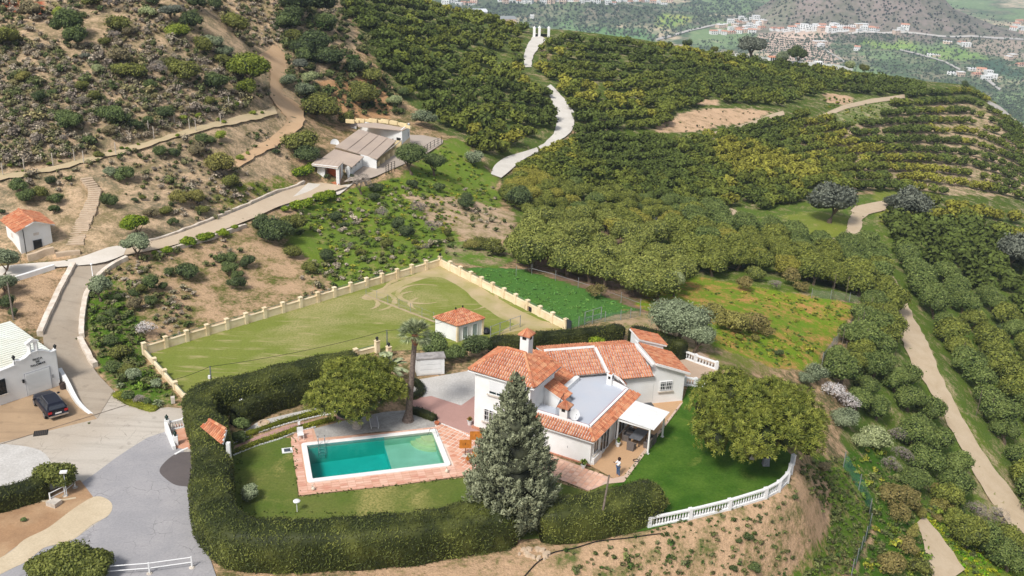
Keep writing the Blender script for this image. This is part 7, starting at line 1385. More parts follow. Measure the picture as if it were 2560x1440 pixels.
# palms
def palm(P, T_, fr, n, label, r0=.32, drop=.9, L=1.6, fan=True):
    t = thing('palm_tree', label, 'palm', tuple(P)); m = MB(); P = Vector(P); T_ = Vector(T_); pts = [P + (T_ - P) * q_ for q_ in (0, .05, .12, .5, .85, 1)]; m.tube(pts, [r0 * 1.7, r0 * 1.35, r0 * .95, r0 * .72, r0 * .68, r0 * .75], 12).build('trunk', plain('palm_bark', S(138, 122, 112), .95, .35, 7), t)
    if fan: MB().lathe([(r0 * .7, -.9), (r0 * 1.05, -.5), (r0 * 1.0, -.1), (r0 * .6, .1)], tuple(T_), 10).build('dead_leaf_bases', plain('palm_boots', S(150, 96, 74), .9, .3, 8), t)
    rr_ = random.Random(3)
    for i in range(n):
        a = rr_.random() * 6.28; el = R_(rr_.uniform(-25, 80)); d = Vector((math.cos(a) * math.cos(el), math.sin(a) * math.cos(el), math.sin(el))); s = d.cross(Vector((0, 0, 1))).normalized(); mb = MB()
        if fan:
            c = T_ + d * L * .45; mb.beam(tuple(T_), tuple(c), .03, .03, .2)
            for j in range(15):
                q_ = R_(-75 + 150 * j / 14); e = (d * math.cos(q_) + s * math.sin(q_)); tip = c + e * L * .55 * (1 - .15 * abs(q_)) + Vector((0, 0, -.12)); w = s * .04 + d * .02; mb.quadlist([c, c + e * L * .3 + w, tip, c + e * L * .3 - w], [(0, 1, 2, 3)], rr_.random())
        else:
            prev = T_
            for j in range(9):
                f = (j + 1) / 9; cu = T_ + d * L * f + Vector((0, 0, -drop * f * f)); 
                for sg in (-1, 1): e = (s * sg + d * .6).normalized() * L * .26 * (1 - .5 * f); mb.quadlist([prev, cu, cu + e + Vector((0, 0, -.1)), prev + e * .8 + Vector((0, 0, -.1))], [(0, 1, 2, 3)], rr_.random())
                prev = cu
        mb.build('frond', palm_leaf, t)
palm_leaf = m_leaf('palm_leaf', S(60, 72, 40), S(136, 150, 104), S(196, 202, 160))
Pp = WZ(1020, 1052, 0); zt_ = top_z(Pp, 838); Pt = onplane(1038, 838, Pp, Pp + np.array([1, 0, 0])); palm(Pp, Pt, 1, 46, 'tall fan palm with a flared grey trunk rising from the gravel', L=1.75)
Pp = WZ(965, 965, 0); palm(Pp, (Pp[0], Pp[1], 1.9), 1, 26, 'low feather palm between the mango and the paddock wall', r0=.3, L=2.3, fan=False)
# ------------------------------------------------------------------ hedges
def hedge(pts, w, h, label, kind='hedge', dens=62, leaf=.21, base=0.0, name='hedge', px=True, rnd_top=.35, seed=0, noise=.22, step=.5):
    P = np.array([WZ(u, v, base) for u, v in pts]) if px else Gl(pts); Lg = np.hypot(*(P[1:, :2] - P[:-1, :2]).T).sum(); n = max(6, int(Lg / step)); P = resample(P, n + 1); P[:, 2] = base if px else hz(P[:, 0], P[:, 1])
    d = np.gradient(P[:, :2], axis=0); d /= np.linalg.norm(d, axis=1)[:, None]; nn = np.stack([-d[:, 1], d[:, 0]], 1)
    sec = [(-.5, 0), (-.53, .3), (-.52, .65), (-.47, .86), (-.34, .97), (-.1, 1.0), (.1, 1.0), (.34, .97), (.47, .86), (.52, .65), (.53, .3), (.5, 0)]; ks = len(sec); V = []; r = np.random.default_rng(seed + 5)
    for i in range(n + 1):
        tp = 1.0 - .35 * max(0, 1 - min(i, n - i) * step / (w * .45)) ** 2
        for a, b in sec: V.append((P[i][0] + nn[i][0] * a * w * tp, P[i][1] + nn[i][1] * a * w * tp, P[i][2] + b * h * (1 if 0 < i < n else .86)))
    V = np.array(V); V[:, 0] += noise * fbm(V[:, 0] + 7, V[:, 2] * 1.3 + V[:, 1], 1.1, 3, seed); V[:, 1] += noise * fbm(V[:, 1] - 3, V[:, 2] * 1.3 + V[:, 0], 1.1, 3, seed + 1); V[:, 2] += np.where(V[:, 2] > base + .3 * h, noise * fbm(V[:, 0], V[:, 1], 1.4, 3, seed + 2), 0)
    F = [(i * ks + k, i * ks + k + 1, (i + 1) * ks + k + 1, (i + 1) * ks + k) for i in range(n) for k in range(ks - 1)]; F = np.array(F)
    # end caps as fans of quads
    caps = [(e * ks + k, e * ks + k + 1, e * ks + ks - 2 - k, e * ks + ks - 1 - k) for e in (0, n) for k in range(ks // 2 - 1)]; FA = np.concatenate([F, np.array(caps)]); Q = V[FA]; ar = np.linalg.norm(np.cross(Q[:, 2] - Q[:, 0], Q[:, 3] - Q[:, 1]), axis=1) / 2; N = unit(np.cross(Q[:, 2] - Q[:, 0], Q[:, 3] - Q[:, 1]))
    cm = V.mean(0); cidx = np.r_[np.repeat(np.arange(n), ks - 1), np.repeat([0, n], len(caps) // 2)]; cen_ = P[np.minimum(cidx, n)] + np.array([0, 0, h * .5]); sg = np.sign(((Q.mean(1) - cen_) * N).sum(1)); N = N * np.where(sg == 0, 1, sg)[:, None]
    m = int(ar.sum() * dens); fi = r.choice(len(FA), m, p=ar / ar.sum()); a, b = r.random((2, m, 1)); p = (Q[fi, 0] * (1 - a) + Q[fi, 1] * a) * (1 - b) + (Q[fi, 3] * (1 - a) + Q[fi, 2] * a) * b; p = p + N[fi] * (r.random((m, 1)) * .16 - .02)
    ax = unit(np.array([0, 0, .8]) + N[fi] * .7 + r.normal(size=(m, 3)) * .5); nn_ = unit(N[fi] * .7 + r.normal(size=(m, 3)) * .55 + np.array([0, 0, .2])); CV, CF = cards(p, nn_, leaf * (.6 + .8 * r.random(m)) * np.where(r.random(m) < .04, 2.3, 1.0), leaf * .36, seed, axis=ax * 4)
    rn = (.12 + .6 * r.random(m) + .5 * (fbm(p[:, 0], p[:, 1] + p[:, 2], 1.9, 3, 9) + .12)).clip(0, 1); me = np_mesh(name, np.concatenate([V, CV]) - P[0], np.concatenate([FA, CF + len(V)]), leafs[kind], {'rnd': ('FLOAT', 'FACE', np.concatenate([np.full(len(FA), .1), rn]))})  # hull under the leaves coloured dark as painted shade in the gaps
    return tag(link(name, me, None, tuple(P[0])), label, 'hedge')
hedge([(535,1200),(532,1290),(545,1350),(590,1392),(680,1400),(850,1398),(1050,1380),(1200,1352),(1285,1342)], 2.8, 2.9, 'massive clipped hedge closing the lawn towards the camera', seed=1)
hedge([(531,1108),(533,1150),(534,1199)], 2.8, 3.0, 'tall clipped hedge block left of the worn lawn', seed=2)
hedge([(1345,1338),(1420,1332),(1500,1318),(1580,1298),(1640,1280)], 2.7, 2.7, 'loose green hedge right of the cypress', seed=3)
hedge([(514,1112),(505,1075),(500,1048),(520,1030),(570,1018),(640,1004),(720,984),(800,964),(900,945)], 2.5, 2.7, 'tall dark hedge between the garden and the paddock', kind='hedge', seed=4)
hedge([(585,1064),(640,1038),(700,1016),(790,992)], 1.4, 1.9, 'darker inner hedge above the white gravel strip', kind='hedged', seed=5)
hedge([(1225,884),(1300,880),(1400,868),(1480,860),(1554,850)], 1.3, 1.85, 'dark clipped hedge behind the villa, left of the gap', kind='hedged', seed=6)
hedge([(1574,852),(1630,868),(1690,888),(1708,900)], 1.4, 1.9, 'dark clipped hedge behind the villa, right of the gap', kind='hedged', seed=7)
hedge([(-80,1288),(0,1268),(60,1252),(122,1232)], 1.7, 1.5, 'low dark hedge at the edge of the white gravel', kind='hedged', seed=8, leaf=.2)
hedge([(1030,1030),(1058,1040),(1090,1052)], .7, .55, 'small box hedge beside the palm trunk', kind='hedged', leaf=.14, dens=90, seed=9, noise=.06, step=.25)
hedge([(1026,958),(1044,962),(1054,976),(1050,990),(1030,998)], .6, .55, 'small curved box hedge by the gravel court', kind='hedged', leaf=.14, dens=90, seed=10, noise=.06, step=.25)
hedge([(575,1108),(640,1080),(720,1052),(800,1032)], .5, .3, 'yellow green low hedge above the garden path', kind='lowhedge', leaf=.16, dens=90, seed=11, noise=.08, step=.25)
hedge([(582,1134),(640,1112),(700,1092),(770,1066),(840,1048)], .42, .34, 'low hedge between the garden path and the lawn', kind='lowhedge', leaf=.16, dens=80, seed=12, noise=.08, step=.25)
hedge([(288,985),(320,1004),(365,1020),(392,1026)], .9, .3, 'low creeping plants edging the rockery', kind='lowhedge', leaf=.16, dens=80, seed=13, noise=.1, step=.25)
def shrub(u, v, w, kind, label, hr=.9, n=1400, cat='shrub', name='shrub', lobes=10, bk=.3, leafscale=.2, **kw):
    P = WZ(u, v + w * bk, 0); r = w / 2 / pxm(P); return tree(name, kind, P, r, label, cat, hr=hr, n=n, lobes=lobes, trunk=False, leafscale=leafscale, **kw)
shrub(146, 1188, 90, 'hedge', 'round clipped bush by the lamp post', n=3000, lobe=.6) if False else shrub(145, 1194, 104, 'hedge', 'round clipped bush by the lamp post', n=4200, lobes=9)
shrub(628, 1232, 54, 'olive', 'pale silver shrub in the lawn corner behind the hedge', n=1500); shrub(1139, 893, 56, 'green', 'egg shaped clipped green bush beside the shed', hr=1.15, n=2400, lobes=6)
shrub(1192, 866, 86, 'dark', 'dark leafy tree between the pump house and the villa', n=3000); shrub(1085, 868, 90, 'green', 'grey green bushy tree before the pump house', n=3000); shrub(1492, 856, 46, 'citrus', 'bright green shrub behind the villa roof', n=900)
shrub(170, 1398, 150, 'hedge', 'big green bush at the bottom of the lane, nearer lobe', n=5200, lobes=18, hr=.8, bk=.34, leafscale=.24); shrub(236, 1408, 116, 'hedge', 'lower half of the green bush at the rail fence', n=3800, lobes=14, hr=.8, leafscale=.24); shrub(96, 1425, 90, 'hedge', 'outer left lobe of the big bush by the lane', n=2600, lobes=12, leafscale=.24)
shrub(604, 1062, 44, 'green', 'leafy shrub behind the little tiled roof', n=1200); shrub(598, 1092, 40, 'green', 'large leafed shrub at the start of the garden path', n=900); shrub(612, 1020, 60, 'purple', 'half bare shrub before the tall hedge', n=1200); shrub(556, 1058, 50, 'hedge', 'clipped green mound beside the tiled roof', n=1600, lobes=6)
shrub(332, 938, 42, 'olive', 'small olive shrub in the rockery', n=900); shrub(394, 958, 32, 'olive', 'round silvery shrub by the rockery wall', n=700); shrub(350, 1000, 34, 'purple', 'dark reddish shrub in the rockery', n=600); shrub(322, 990, 36, 'green', 'leafy green plants at the rockery edge', n=700); shrub(368, 1004, 26, 'dark', 'low dark plant in the rockery', n=500)
shrub(1640, 1262, 60, 'oliveg', 'wispy shrub at the right end of the hedge', n=1200)
shrub(60, 1300, 14, 'green', 'tiny weed clump on the brown soil', n=120)
ag = thing('agave', 'pale green agave rosette at the rockery corner', 'agave', WZ(394, 1012, 0)); blades(ag, tuple(WZ(394, 1012, 0)), .75, .5, 46, palm_leaf, w=.09); ag2 = thing('agave', 'smaller succulent rosette beside the drive edge', 'agave', WZ(302, 968, 0)); blades(ag2, tuple(WZ(302, 968, 0)), .6, .45, 36, palm_leaf, w=.08)
# ------------------------------------------------------------------ orchards
def pl(poly, x): p = np.array(poly, float); return np.interp(x, p[:, 0], p[:, 1], left=p[0, 1] + (x - p[0, 0]) * (p[1, 1] - p[0, 1]) / (p[1, 0] - p[0, 0]) if np.ndim(x) == 0 and x < p[0, 0] else None)
excl = [[(1330,60),(1390,60),(1390,104),(1345,112),(1340,172),(1300,175),(1300,120)], [(1355,205),(1384,210),(1440,290),(1436,330),(1395,352),(1355,392),(1290,398),(1290,450),(1225,435),(1232,410),(1340,362),(1384,330),(1392,280)],
 [(1960,570),(2110,600),(2135,560),(2150,510),(2200,490),(2330,480),(2320,560),(2185,545),(2165,570),(2145,612),(2060,618),(1960,604)], [(2010,478),(2140,478),(2140,560),(2010,570)], [(2215,680),(2244,690),(2300,850),(2350,930),(2440,1060),(2520,1190),(2480,1225),(2380,1085),(2290,935),(2240,830)], [(2290,1290),(2450,1440),(2310,1440)], [(2400,1225),(2520,1230),(2530,1370),(2420,1370)], [(2205,1050),(2275,1050),(2270,1180),(2195,1190)],
 [(1690,292),(1760,280),(1850,284),(1862,268),(1918,270),(1906,294),(1840,302),(1760,320),(1645,346),(1650,325)], [(2056,225),(2145,240),(2250,250),(2230,275),(2140,325),(2060,300)], [(1700,244),(1800,250),(1795,264),(1700,262)], [(1835,130),(1925,138),(1960,150),(2130,170),(2130,184),(1960,168),(1835,154)], [(1660,352),(1965,282),(1965,296),(1660,366)], [(1810,515),(1870,545),(1866,570),(1810,540)]]
trees_ = []
def rows(poly, A, B, n, sp, size, tint, vertical=False, jit=.25, gamma=1.0, miss=.03, reg=''):
    poly = np.array(poly, float); A = np.array(A, float); B = np.array(B, float); pts = []
    lo, hi = (poly[:, 1].min(), poly[:, 1].max()) if vertical else (poly[:, 0].min(), poly[:, 0].max()); s = np.linspace(lo, hi, 260)
    f = (lambda C: np.interp(s, C[:, 1], C[:, 0])) if vertical else (lambda C: np.interp(s, C[:, 0], C[:, 1])); a, b = f(A), f(B)
    for i in range(n):
        t = ((i + .5) / n) ** gamma; c = a * (1 - t) + b * t; u, v = (c, s) if vertical else (s, c); P = G(u, v); L_ = np.r_[0, np.cumsum(np.hypot(*(P[1:, :2] - P[:-1, :2]).T))]; bad = np.hypot(*(P[1:, :2] - P[:-1, :2]).T) > 14; k = 0; cur = random.random() * sp; cand = []
        while cur < L_[-1]:
            j = np.searchsorted(L_, cur); j = min(max(j, 1), len(s) - 1)
            if not bad[j - 1]:
                q_ = (cur - L_[j - 1]) / max(1e-6, L_[j] - L_[j - 1]); p = P[j - 1] * (1 - q_) + P[j] * q_; cand.append(p[:2] + np.random.randn(2) * jit * sp * .35)
            cur += sp * random.uniform(.85, 1.15)
        if not cand: continue
        cand = np.array(cand); z = hz(cand[:, 0], cand[:, 1]); uu, vv = proj(np.stack([cand[:, 0], cand[:, 1], z], -1)); ok = inpoly(uu, vv, poly)
        for e in excl: ok &= ~inpoly(uu, vv, e)
        nzv = fbm(cand[:, 0], cand[:, 1], 26, 3, 55); d_, m_ = tint
        cnt = 0
        for j in np.nonzero(ok)[0]:
            if random.random() < miss: continue
            cnt += 1
            q_ = nzv[j] + random.gauss(0, .16); kd = 'avo_dark' if q_ < d_ else ('avo_mid' if q_ < m_ else 'avo_yellow'); trees_.append((float(cand[j, 0]), float(cand[j, 1]), float(z[j]), size * random.uniform(.8, 1.18), kd, (reg, i + 1, cnt)))
rows([(860,-10),(1060,4),(1180,40),(1322,74),(1300,100),(1300,150),(1318,190),(1345,205),(1380,232),(1388,280),(1372,325),(1330,365),(1225,402),(1160,350),(1105,332),(1080,285),(1010,235),(965,180),(935,100),(870,50)], [(850,-30),(1060,8),(1330,80)], [(850,320),(1100,350),(1230,402),(1400,420)], 14, 3.2, 1.95, (-.08, .42), gamma=1.15, reg='in the orchard left of the white path')
rows([(1384,88),(1500,92),(1640,112),(1850,150),(2100,182),(2310,212),(2320,236),(2200,240),(2060,238),(1930,270),(1700,270),(1640,345),(1440,350),(1436,300),(1404,240),(1362,205),(1332,165),(1345,112)], [(1330,88),(1640,114),(1850,152),(2100,184),(2330,218)], [(1330,250),(1440,350),(1640,330),(1760,262),(1930,268),(2100,290),(2330,300)], 10, 3.0, 1.75, (-.05, .40), gamma=1.1, reg='below the orchard skyline')
rows([(1300,420),(1440,352),(1640,352),(1700,345),(1900,308),(1990,292),(2060,302),(2140,325),(2250,250),(2330,220),(2430,225),(2470,260),(2560,340),(2580,520),(2400,490),(2210,480),(2130,478),(2000,500),(1900,530),(1830,515),(1700,560),(1560,590),(1420,590),(1330,560),(1250,500),(1300,470)], [(1240,470),(1440,350),(1640,352),(1800,322),(2000,268),(2200,240),(2420,222),(2500,262),(2600,350)], [(1240,560),(1420,610),(1560,600),(1700,570),(1900,535),(2100,485),(2300,490),(2600,540)], 11, 2.5, 1.58, (-.02, .36), gamma=1.05, jit=.12, reg='of the terraced middle orchard')
rows([(1640,580),(1700,562),(1830,525),(1870,560),(1960,600),(2060,615),(2150,610),(2200,640),(2250,780),(2262,850),(2230,800),(2170,750),(2030,722),(1950,700),(1900,690),(1740,700),(1700,640)], [(1620,520),(1660,600),(1740,760),(1780,860)], [(2160,520),(2200,640),(2262,830),(2280,870)], 9, 3.0, 2.2, (.18, .75), vertical=True, reg='above the striped meadow')
rows([(2190,560),(2330,566),(2420,560),(2600,640),(2600,1460),(2570,1290),(2530,1200),(2458,1060),(2384,930),(2326,840),(2272,740),(2230,640)], [(2205,540),(2230,660),(2262,740),(2330,860),(2420,1030),(2520,1220),(2600,1460)], [(2560,480),(2900,760),(3150,1000),(3300,1200),(3500,1460)], 8, 3.0, 2.35, (.42, 1.1), vertical=True, reg='right of the farm track')
rows([(2140,800),(2185,770),(2222,830),(2232,900),(2288,995),(2352,1110),(2408,1215),(2490,1320),(2550,1440),(2480,1420),(2380,1340),(2300,1250),(2230,1190),(2190,1100),(2110,1010),(2066,930)], [(2090,740),(2060,900),(2140,1080),(2260,1300),(2380,1450)], [(2215,740),(2285,900),(2360,1020),(2470,1200),(2590,1450)], 6, 2.8, 2.0, (.42, 1.2), vertical=True, jit=.5, reg='left of the farm track')
rows([(2310,490),(2560,560),(2640,640),(2420,560),(2330,560)], [(2300,480),(2640,520)], [(2300,570),(2640,680)], 4, 3.4, 1.9, (-.1, .2), reg='beyond the loop track')
rows([(1290,620),(1330,580),(1400,560),(1480,545),(1570,560),(1640,590),(1700,640),(1725,700),(1700,740),(1640,765),(1590,745),(1520,730),(1440,715),(1370,690),(1290,672)], [(1280,590),(1480,550),(1740,640)], [(1280,680),(1440,715),(1640,770),(1740,760)], 5, 3.6, 2.35, (-9, -9), jit=.8, reg='of the grove behind the green meadow')
trees_ = [(x, y, z, s, 'mangoyel' if rg_[0].startswith('of the grove') else kd, rg_) for x, y, z, s, kd, rg_ in trees_]
rngk = [t for t in trees_]; rngk.sort(key=lambda t: math.hypot(t[0], t[1]))
NI = 292; lab = {'avo_dark': ('dark green avocado tree', 'orchard'), 'avo_mid': ('mid green avocado tree', 'orchard'), 'avo_yellow': ('yellow green avocado tree', 'orchard'), 'mangoyel': ('pale yellowish mango tree', 'grove')}
ON = 'first second third fourth fifth sixth seventh eighth ninth tenth eleventh twelfth thirteenth fourteenth fifteenth sixteenth seventeenth eighteenth nineteenth'.split(); TN = {2: 'twent', 3: 'thirt', 4: 'fort', 5: 'fift', 6: 'sixt', 7: 'sevent', 8: 'eight', 9: 'ninet'}
def ordn(n): return ON[n - 1] if n < 20 else (TN[min(9, n // 10)] + ('ieth' if n % 10 == 0 else 'y-' + ON[n % 10 - 1]))
def owhere(u, v):
    if u < 1760 and v < 780: return 'in the pale grove behind the green meadow'
    if u > 2240 and v > 600 and u > 2190 + (v - 560) * .32: return 'in the rows right of the farm track'
    if v > 780: return 'in the dense rows left of the farm track'
    if v > 600: return 'in the rows above the striped meadow'
    return 'in the terraced upper orchard'
for (x, y, z, s, kd, rg_) in rngk[:NI]:
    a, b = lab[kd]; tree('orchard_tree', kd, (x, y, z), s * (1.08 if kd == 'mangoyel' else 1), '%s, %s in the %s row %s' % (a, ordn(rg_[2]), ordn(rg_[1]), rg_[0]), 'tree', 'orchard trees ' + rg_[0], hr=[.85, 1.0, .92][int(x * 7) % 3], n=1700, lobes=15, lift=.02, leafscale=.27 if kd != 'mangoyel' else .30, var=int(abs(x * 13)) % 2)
def merged(name, items, label, mat=tint_mat, lf=.5):
    """many small crowns joined into one mass; items: (x, y, z, r, rgb dark, rgb mid, rgb light, ncards, hr)"""
    Vs, Fs, Rn, Tn = [], [], [], []; off = 0; cache = {}
    for (x, y, z, r, col, nc, hr) in items:
        key = (nc, random.randint(0, 5), round(hr, 1))
        if key not in cache: cache[key] = crown_np(seed=key[1] + 90, n=nc, rx=1.0, rz=key[2], lobes=7 if nc > 60 else 4, leaf=.36 if nc > 100 else lf, aspect=.62, lobe=.5, ncore=5 if nc > 100 else 1)
        V, F, rn = cache[key]; a = random.random() * 6.28; c, s = math.cos(a), math.sin(a); W = V * r; Vs.append(np.stack([W[:, 0] * c - W[:, 1] * s + x, W[:, 0] * s + W[:, 1] * c + y, W[:, 2] + z - .15 * r], 1)); Fs.append(F + off); off += len(V); Rn.append(rn); Tn.append(np.tile(np.array(col) * random.uniform(.82, 1.18), (len(F), 1)))
    me = np_mesh(name, np.concatenate(Vs), np.concatenate(Fs), mat, {'rnd': ('FLOAT', 'FACE', np.concatenate(Rn)), 'tint': ('FLOAT_COLOR', 'FACE', np.concatenate(Tn))}); return tag(link(name, me), label, kind='stuff')
oc = {'avo_dark': S(88,100,46), 'avo_mid': S(106,114,48), 'avo_yellow': S(140,138,56), 'mangoyel': S(134,134,60)}
merged('orchard_rows', [(x, y, z, s, oc[kd], 165 if math.hypot(x, y) < 240 else 120, .9) for x, y, z, s, kd, rg_ in rngk[NI:]], 'farther rows of avocado trees covering the estate slopes')
# ------------------------------------------------------------------ scrub and weeds
def scatter(poly, n, cols, rlo, rhi, nc, hr=(.5, .9), thin=None, seed=1):
    r = random.Random(seed); poly_ = np.array(poly, float); u = np.random.default_rng(seed).uniform(poly_[:, 0].min(), poly_[:, 0].max(), n * 4); v = np.random.default_rng(seed + 1).uniform(poly_[:, 1].min(), poly_[:, 1].max(), n * 4); m = inpoly(u, v, poly)
    u, v = u[m][:n], v[m][:n]; P = G(u, v); bad = np.zeros(len(P), bool)
    for pr, _ in ROADS: bad |= inpoly(P[:, 0], P[:, 1], pr)
    P = P[~bad]; w = 1.0 * (np.hypot(P[:, 0], P[:, 1]) / 160) ; out = []
    for i, p in enumerate(P):
        if thin is not None and fbm(p[:1], p[1:2], 14, 3, 77)[0] < thin + r.uniform(-.2, .2): continue
        out.append((p[0], p[1], p[2], r.uniform(rlo, rhi) * (1.6 if r.random() < .08 else 1), r.choice(cols), nc, r.uniform(*hr)))
    return out
gy_ = [S(168,156,134), S(150,142,114), S(180,166,146), S(148,136,122), S(134,132,92), S(164,150,128), S(126,126,86), S(160,150,104)]; gr_c = [S(102,112,66), S(88,102,54), S(118,124,74), S(110,110,70)]; vi_ = [S(106,130,50), S(124,138,52), S(92,116,48), S(160,160,60)]
hill = [(-20,0),(850,0),(850,30),(700,110),(640,120),(680,240),(560,300),(380,340),(200,390),(-20,430)]
sc = scatter(hill, 3100, gy_ + [S(112,120,74), S(96,108,66)], .28, .8, 46, hr=(.6, 1.0), thin=-.35, seed=3) + scatter([(-20,440),(250,400),(560,330),(720,330),(720,440),(600,530),(320,620),(270,600),(250,470),(200,440),(160,560),(-20,540)], 620, gy_ + gr_c, .3, .7, 34, thin=-.1, seed=4) + scatter([(700,0),(860,0),(950,120),(1000,240),(1010,290),(850,290),(760,270),(710,180)], 420, gr_c + [S(60,78,36)], .5, 1.2, 40, seed=5)
merged('hill_scrub', sc, 'low grey green scrub covering the hillside', lf=.34)
sc2 = scatter([(380,640),(640,575),(860,500),(1000,470),(1240,470),(1300,590),(1240,650),(1110,640),(860,720),(360,870),(230,740),(260,690)], 1100, gr_c + gy_[:3], .22, .6, 30, thin=-.05, seed=6) + scatter([(760,520),(900,470),(1040,440),(1110,360),(1200,420),(1240,520),(1150,520),(1130,600),(1090,640),(860,720),(820,690)], 800, vi_, .2, .5, 24, hr=(.35, .6), seed=7) + scatter([(215,720),(330,780),(370,850),(360,900),(440,1000),(300,960),(235,880)], 260, gr_c + vi_[:1], .2, .5, 30, seed=8)
merged('slope_weeds', sc2, 'weeds and low bushes on the slopes round the paddock')
sc3 = scatter([(1300,1390),(1620,1325),(1980,1210),(2110,1170),(2175,1290),(2130,1440),(1200,1440)], 430, gr_c + [S(120,124,84), S(70,96,44)], .1, .34, 26, hr=(.4, .7), thin=.0, seed=9) + scatter([(1990,1170),(2100,1150),(2175,1260),(2176,1330),(2130,1440),(2010,1440),(2080,1330)], 420, gr_c + vi_[:1], .15, .4, 24, hr=(.4, .7), seed=10) + scatter([(2110,1140),(2200,1120),(2440,1380),(2440,1440),(2150,1440),(2190,1320)], 420, vi_ + gr_c, .2, .55, 26, hr=(.4, .7), seed=11)
merged('bank_weeds', sc3, 'green weeds dotting the dry bank below the lawn')
sc4 = scatter([(1170,675),(1290,675),(1590,775),(1480,800),(1420,820),(1300,760)], 500, [S(104,150,76), S(114,156,74)], .12, .3, 18, hr=(.25, .4), seed=12) + scatter([(1720,720),(1900,725),(2150,765),(2060,880),(1960,920),(1800,860)], 500, vi_ + [S(150,150,60)], .15, .4, 18, hr=(.3, .5), thin=-.1, seed=13) + scatter([(2290,1290),(2420,1290),(2560,1420),(2560,1440),(2370,1440)], 420, [S(110,160,30), S(170,176,44)], .15, .4, 18, hr=(.3, .5), seed=14)+ scatter([(1640,270),(1940,270),(1890,310),(1650,345)], 40, gr_c, .2, .4, 18, seed=15) + scatter([(2060,240),(2240,262),(2160,320),(2060,300)], 120, vi_, .3, .6, 18, seed=16)
sc5 = []
for pr, V_ in ROADS[:16]:
    pr = np.array(pr[::2]); 
    for p in pr:
        if random.random() < .42: x, y = p[0] + random.gauss(0, .35), p[1] + random.gauss(0, .35); sc5.append((x, y, float(hz(x, y)) + .02, random.uniform(.1, .3), random.choice(gr_c + gy_[:2]), 16, .6))
for ed in ([(745,1242),(1000,1214),(1180,1192)], [(735,1097),(745,1242)], [(600,1120),(600,1270),(640,1282),(900,1284),(1160,1286)], [(1558,1204),(1640,1096),(1700,1020)], [(1470,1232),(1380,1196)], [(1625,1318),(1822,1268),(1915,1240),(1966,1204)]):
    E_ = resample([WZ(u, v, 0) for u, v in ed], 200); LL = np.hypot(*(E_[1:, :2] - E_[:-1, :2]).T).sum()
    for k in range(int(LL * 5)):
        p = E_[random.randrange(200)]; sc5.append((p[0] + random.gauss(0, .12), p[1] + random.gauss(0, .12), .02, random.uniform(.05, .13), random.choice([S(90,116,44), S(104,126,56), S(120,130,66)]), 10, .7))
merged('verge_weeds', sc5, 'tufts of weeds along the edges of lanes and tracks')
merged('meadow_weeds', sc4, 'thick green weeds in the meadows beyond the villa')
# rough stones at the hedge foot
hp2 = []; m = thing('stone_outcrop', 'rough cluster of pale stones at the foot of the hedge', 'rocks', G(1330, 1385)); P = G(1330, 1385)
for i in range(16):
    a, r_ = random.random() * 6.28, random.random() ** .5 * 1.2; c = (P[0] + r_ * math.cos(a), P[1] + r_ * .6 * math.sin(a)); s_ = random.uniform(.14, .3); z = float(hz(c[0], c[1])); n_s = 7; ring = lambda k, zz: [(c[0] + s_ * k * (1 + .25 * math.sin(j * 2.1 + i)) * math.cos(6.28 * j / n_s), c[1] + s_ * k * (1 + .2 * math.cos(j * 1.7 + i)) * math.sin(6.28 * j / n_s), zz) for j in range(n_s)]
    MB().hexa(ring(1, z - .1), ring(.65, z + s_ * .7)).build('stone', steps_mat, m)
# ------------------------------------------------------------------ skyline walls and the far valley
wallp = [(1838,143),(1900,152),(1960,160),(2000,164),(2040,166),(2090,172),(2130,178)]; PP = np.array([ray(u, v) for u, v in wallp])
def on_ridge(u, v):
    d = ray(u, v); h = math.hypot(d[0], d[1]); R = float(ridge(math.atan2(d[0], d[1]))) + 4; return d * (R / h) + np.array([0, 0, CAMH])
sw = thing('skyline_wall', 'long white wall and roofs of a neighbouring house on the orchard skyline', 'wall', tuple(on_ridge(1960, 160)))
for a, b in zip(wallp[:-1], wallp[1:]): A, B = on_ridge(*a), on_ridge(*b); MB().beam((A[0], A[1], A[2] + .5), (B[0], B[1], B[2] + .5), .4, 1.6).build('wall', white_wall, sw)
nh = 0
def small_house(P, w, d, h, rz, label, roofc=None, name='far_house', group=None, storeys=1, wallm=None, cat='house'):
    t = thing(name, label, cat, tuple(P), group, rz); MB().box((0, 0, -6), (w, d, h + 6)).build('wall', wallm or white_wall, t, local=True)
    if roofc is None: MB().box((0, 0, h), (w * 1.02, d * 1.02, .5)).build('roof', white_wall, t, local=True)
    else: m = MB(); m.hexa([(-w * .54, -d * .54, h), (w * .54, -d * .54, h), (w * .54, d * .54, h), (-w * .54, d * .54, h)], [(-w * .5, -.2, h + d * .22), (w * .5, -.2, h + d * .22), (w * .5, .2, h + d * .22), (-w * .5, .2, h + d * .22)]); m.build('roof', roofc, t, local=True)
    for s in range(storeys):
        for k in range(3): MB().box(((k - 1) * w * .3, -d / 2 - .05, 1.0 + s * 3.2), (w * .13, .2, 1.5)).build('window', dark_glass, t, local=True)
    return t
far_tile = plain('far_roof_tile', S(206, 150, 124), .9, .1, .1); far_ochre = plain('far_pink_wall', S(226, 200, 180), .9, .1, .05)
P = on_ridge(2044, 162); small_house((P[0], P[1], P[2] - 1.5), 2.6, 2.4, 2.2, .1, 'white cube shaped house on the orchard skyline'); P = on_ridge(1930, 146); small_house((P[0], P[1], P[2] - 2), 2.4, 2.2, 2.4, .2, 'white gabled house between trees on the skyline', far_tile)
rf = random.Random(21)
